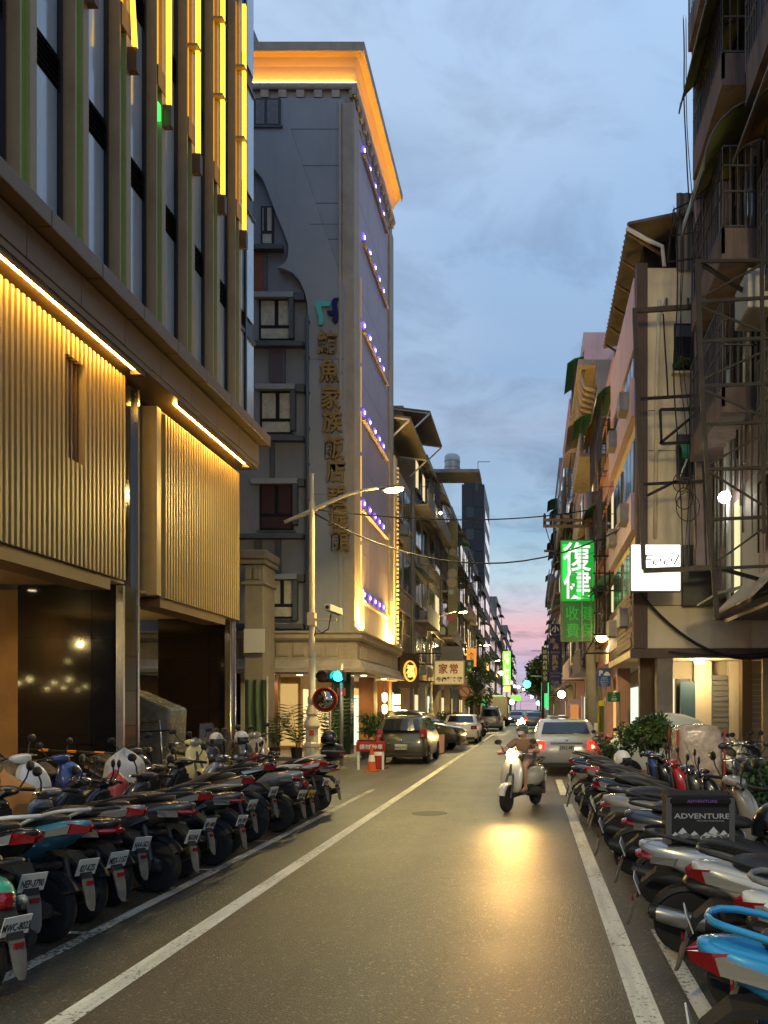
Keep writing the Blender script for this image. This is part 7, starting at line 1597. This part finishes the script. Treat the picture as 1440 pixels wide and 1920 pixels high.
for i, (px, yy, h, rr) in enumerate(((1013, 105, 8, 3.2), (1008, 150, 9, 4), (940, 205, 15, 5), (1020, 190, 11, 5))):
    bush('street_tree', ['dark tree below the distant pole on the right', 'dark round tree farther along the right side', 'roof-high dark tree on the left skyline', 'dark tree at the far right end of the street'][i], 'tree', (X(px, yy), yy, 0), (rr * .7, rr * .7, rr * .8), 2400, .55, seed=50 + i, h0=h - rr * 1.5, blobs=16)
# far lights and signs
fg = thing('light_box_sign', 'bright lime green vertical sign far down the left side', 'sign', (X(950, 120), 120, 9)); FYY = 120
MB().box(X(943, FYY), X(957, FYY), FYY, FYY + .4, Z(1285, FYY), Z(1221, FYY)).build('face', glow('lime sign', (.25, 1., .05), 1.6), fg)
MB().box(X(944, FYY), X(957, FYY), FYY - .02, FYY + .38, Z(1297, FYY), Z(1287, FYY)).build('lower_face', glow('yellow sign', (1., .85, .2), 1.4), fg)
for k, ch in enumerate('旅館住宿休息'): place(text_mesh(ch, .75, .01, glow('pale sign letter', (1., 1., .6), 1.6), .02), 'lettering', fg, (X(950, FYY), FYY - .03, Z(1229 + k * 10, FYY)), FACE, world=True)
MB().bar((X(943, FYY), FYY + .2, Z(1235, FYY)), (-6.3, FYY + .2, Z(1235, FYY)), .1).build('mounting_arm', M_steel, fg)
fs = thing('traffic_signal', 'distant green traffic light hanging over the road', 'traffic light', (X(1008, 95), 95, 0))
MB().tube([(X(1022, 95), 95, 0), (X(1022, 95), 95, 4.9), (X(1017, 95), 95, 5.3), (X(995, 95), 95, 5.35)], .08, 8).build('mast', M_post, fs, smooth=True)
MB().box(X(980, 95), X(996, 95), 94.9, 95.1, Z(1290, 95), Z(1276, 95)).build('housing', M_black, fs)
MB().ball((X(988, 95), 94.75, Z(1283, 95)), (.42, .15, .42), 14, 8).build('lens', glow('distant green', (.05, 1., .6), 8), fs, smooth=True)
def orb(label, px, py, yy, rad, col, s, name='shop_light', cat='light'):
    t = thing(name, label, cat, (X(px, yy), yy, Z(py, yy)))
    MB().ball((X(px, yy), yy, Z(py, yy)), rad, 12, 8).build('globe', glow('orb %s %s' % (px, py), col, s), t, smooth=True)
    MB().tube([(X(px, yy), yy, Z(py, yy) + rad * .9), (X(px, yy) + (.5 if px > 997 else -.5), yy + .1, Z(py, yy) + rad + .3)], .03, 6).build('bracket', M_steel, t)
orb('round white shop light below the navy sign', 1053, 1302, 44, .2, (1., .97, .85), 14)
orb('small white light on the left row of houses', 826, 962, 50, .09, (1., .9, .55), 20)
orb('tiny white light above the orange sign', 868, 1217, 49.6, .06, (1., 1., .9), 16)
for i, (px, py, yy, c, lab) in enumerate(((1010, 1318, 150, (.2, 1., .6), 'small teal light far away under the trees'), (960, 1316, 140, (.7, 1., .8), 'small pale green light far down on the left'), (967, 1308, 180, (.4, 1., .3), 'small lime light far down on the left'), (997, 1306, 210, (.5, 1., .9), 'small cyan light at the vanishing point'))):
    orb(lab, px, py, yy, .45, c, 5)
for i, (px, py, yy, w_, h_, c, lab) in enumerate(((914, 1317, 84, .55, .3, (.1, .8, .25), 'small green lit board, left of the three far left boards'), (936, 1311, 105, .7, .5, (.25, 1., .35), 'green lit board, middle of the three far left boards'), (967, 1309, 150, .9, .5, (.35, 1., .1), 'lime lit board, right of the three far left boards'), (1022, 1304, 80, .35, 1.2, (.1, .8, .25), 'narrow green lit board far down on the right'))):
    t = thing('light_box_sign', lab, 'sign', (X(px, yy), yy, Z(py, yy)))
    MB().box(X(px, yy) - w_, X(px, yy) + w_, yy, yy + .2, Z(py, yy) - h_, Z(py, yy) + h_).build('face', glow('board %d' % px, c, .9), t)
    MB().bar((X(px, yy) + (w_ if px > 997 else -w_), yy + .1, Z(py, yy)), (2.6 if px > 997 else -6.2, yy + .1, Z(py, yy)), .06).build('mounting_arm', M_steel, t)
# traffic far away
fm = scooter('classic', (X(980, 44), 45.2), -92, 'grey', 'oncoming scooter far away with a glaring yellow headlight', lean=1)
MB().lathe([(.001, .475), (.15, .47), (.2, .45), (.2, .44)], (0, 0, .985), 'x', 16).build('lit_lens', glow('far head light', (1., .62, .16), 120), fm)
lamp('SPOT', 'headlight_beam', (.52, 0, .985), 200, (1., .66, .25), fm, rot=(0, R(-90 + 8), 0), world=False, spot_size=R(80), spot_blend=.8, shadow_soft_size=.08)
tk2 = thing('box_truck', 'grey box truck far up the street beyond the silver van', 'truck', (X(931, 82), 84, 0))
MB().box(X(931, 82) - 1.05, X(931, 82) + 1.05, 82, 86, .7, 2.9).build('cargo_box', M_walls['grey'], tk2, bevel=.05); MB().box(X(931, 82) - 1.0, X(931, 82) + 1.0, 86.1, 87.6, .5, 2.2).build('cab', M_walls['grey'], tk2, bevel=.15)
for s_ in (-1, 1):
    MB().box(X(931, 82) + s_ * .8 - .12, X(931, 82) + s_ * .8 + .12, 81.95, 81.99, .75, .95).build('tail_light', M_red_lens, tk2)
    for yy in (83.2, 86.6): MB().lathe([(.001, -.12), (.4, -.12), (.4, .12), (.001, .12)], (X(931, 82) + s_ * .9, yy, .4), 'x', 18).build('wheel', M_rubber, tk2)
for i, (px, yy, lab, lf) in enumerate(((1001, 75, 'distant car with red tail lights in the middle of road', False), (968, 90, 'distant oncoming car with white headlights', True), (1008, 115, 'farther car with red tail lights near the right side', False))):
    car(lab, (X(px, yy), yy, 0), R(90 if not lf else -90), SIL_SEDAN, .95, .86, cpaint('far grey', (.2, .2, .2)), rear_win=((-1.55, 1.06), (-1.08, 1.34)), side_win=SW_S, windscreen=((.5, 1.33), (1.0, 1.02)), rear_lamp=(.68, .90, .34), lit=not lf, front_lit=lf)
for i, (px, yy, lab, c) in enumerate(((905, 52, 'dark motorbike parked beside the white sedan', 'black'), (1070, 30, 'red scooter parked right of the silver sedan', 'red'), (1040, 52, 'black scooter parked far on the right before the shops', 'black'), (1030, 62, 'grey scooter farther along the right before the shops', 'grey'))):
    scooter('city', (X(px, yy) + (0 if px < 997 else .2), yy), 180 - 20 if px < 997 else -10, c, lab)
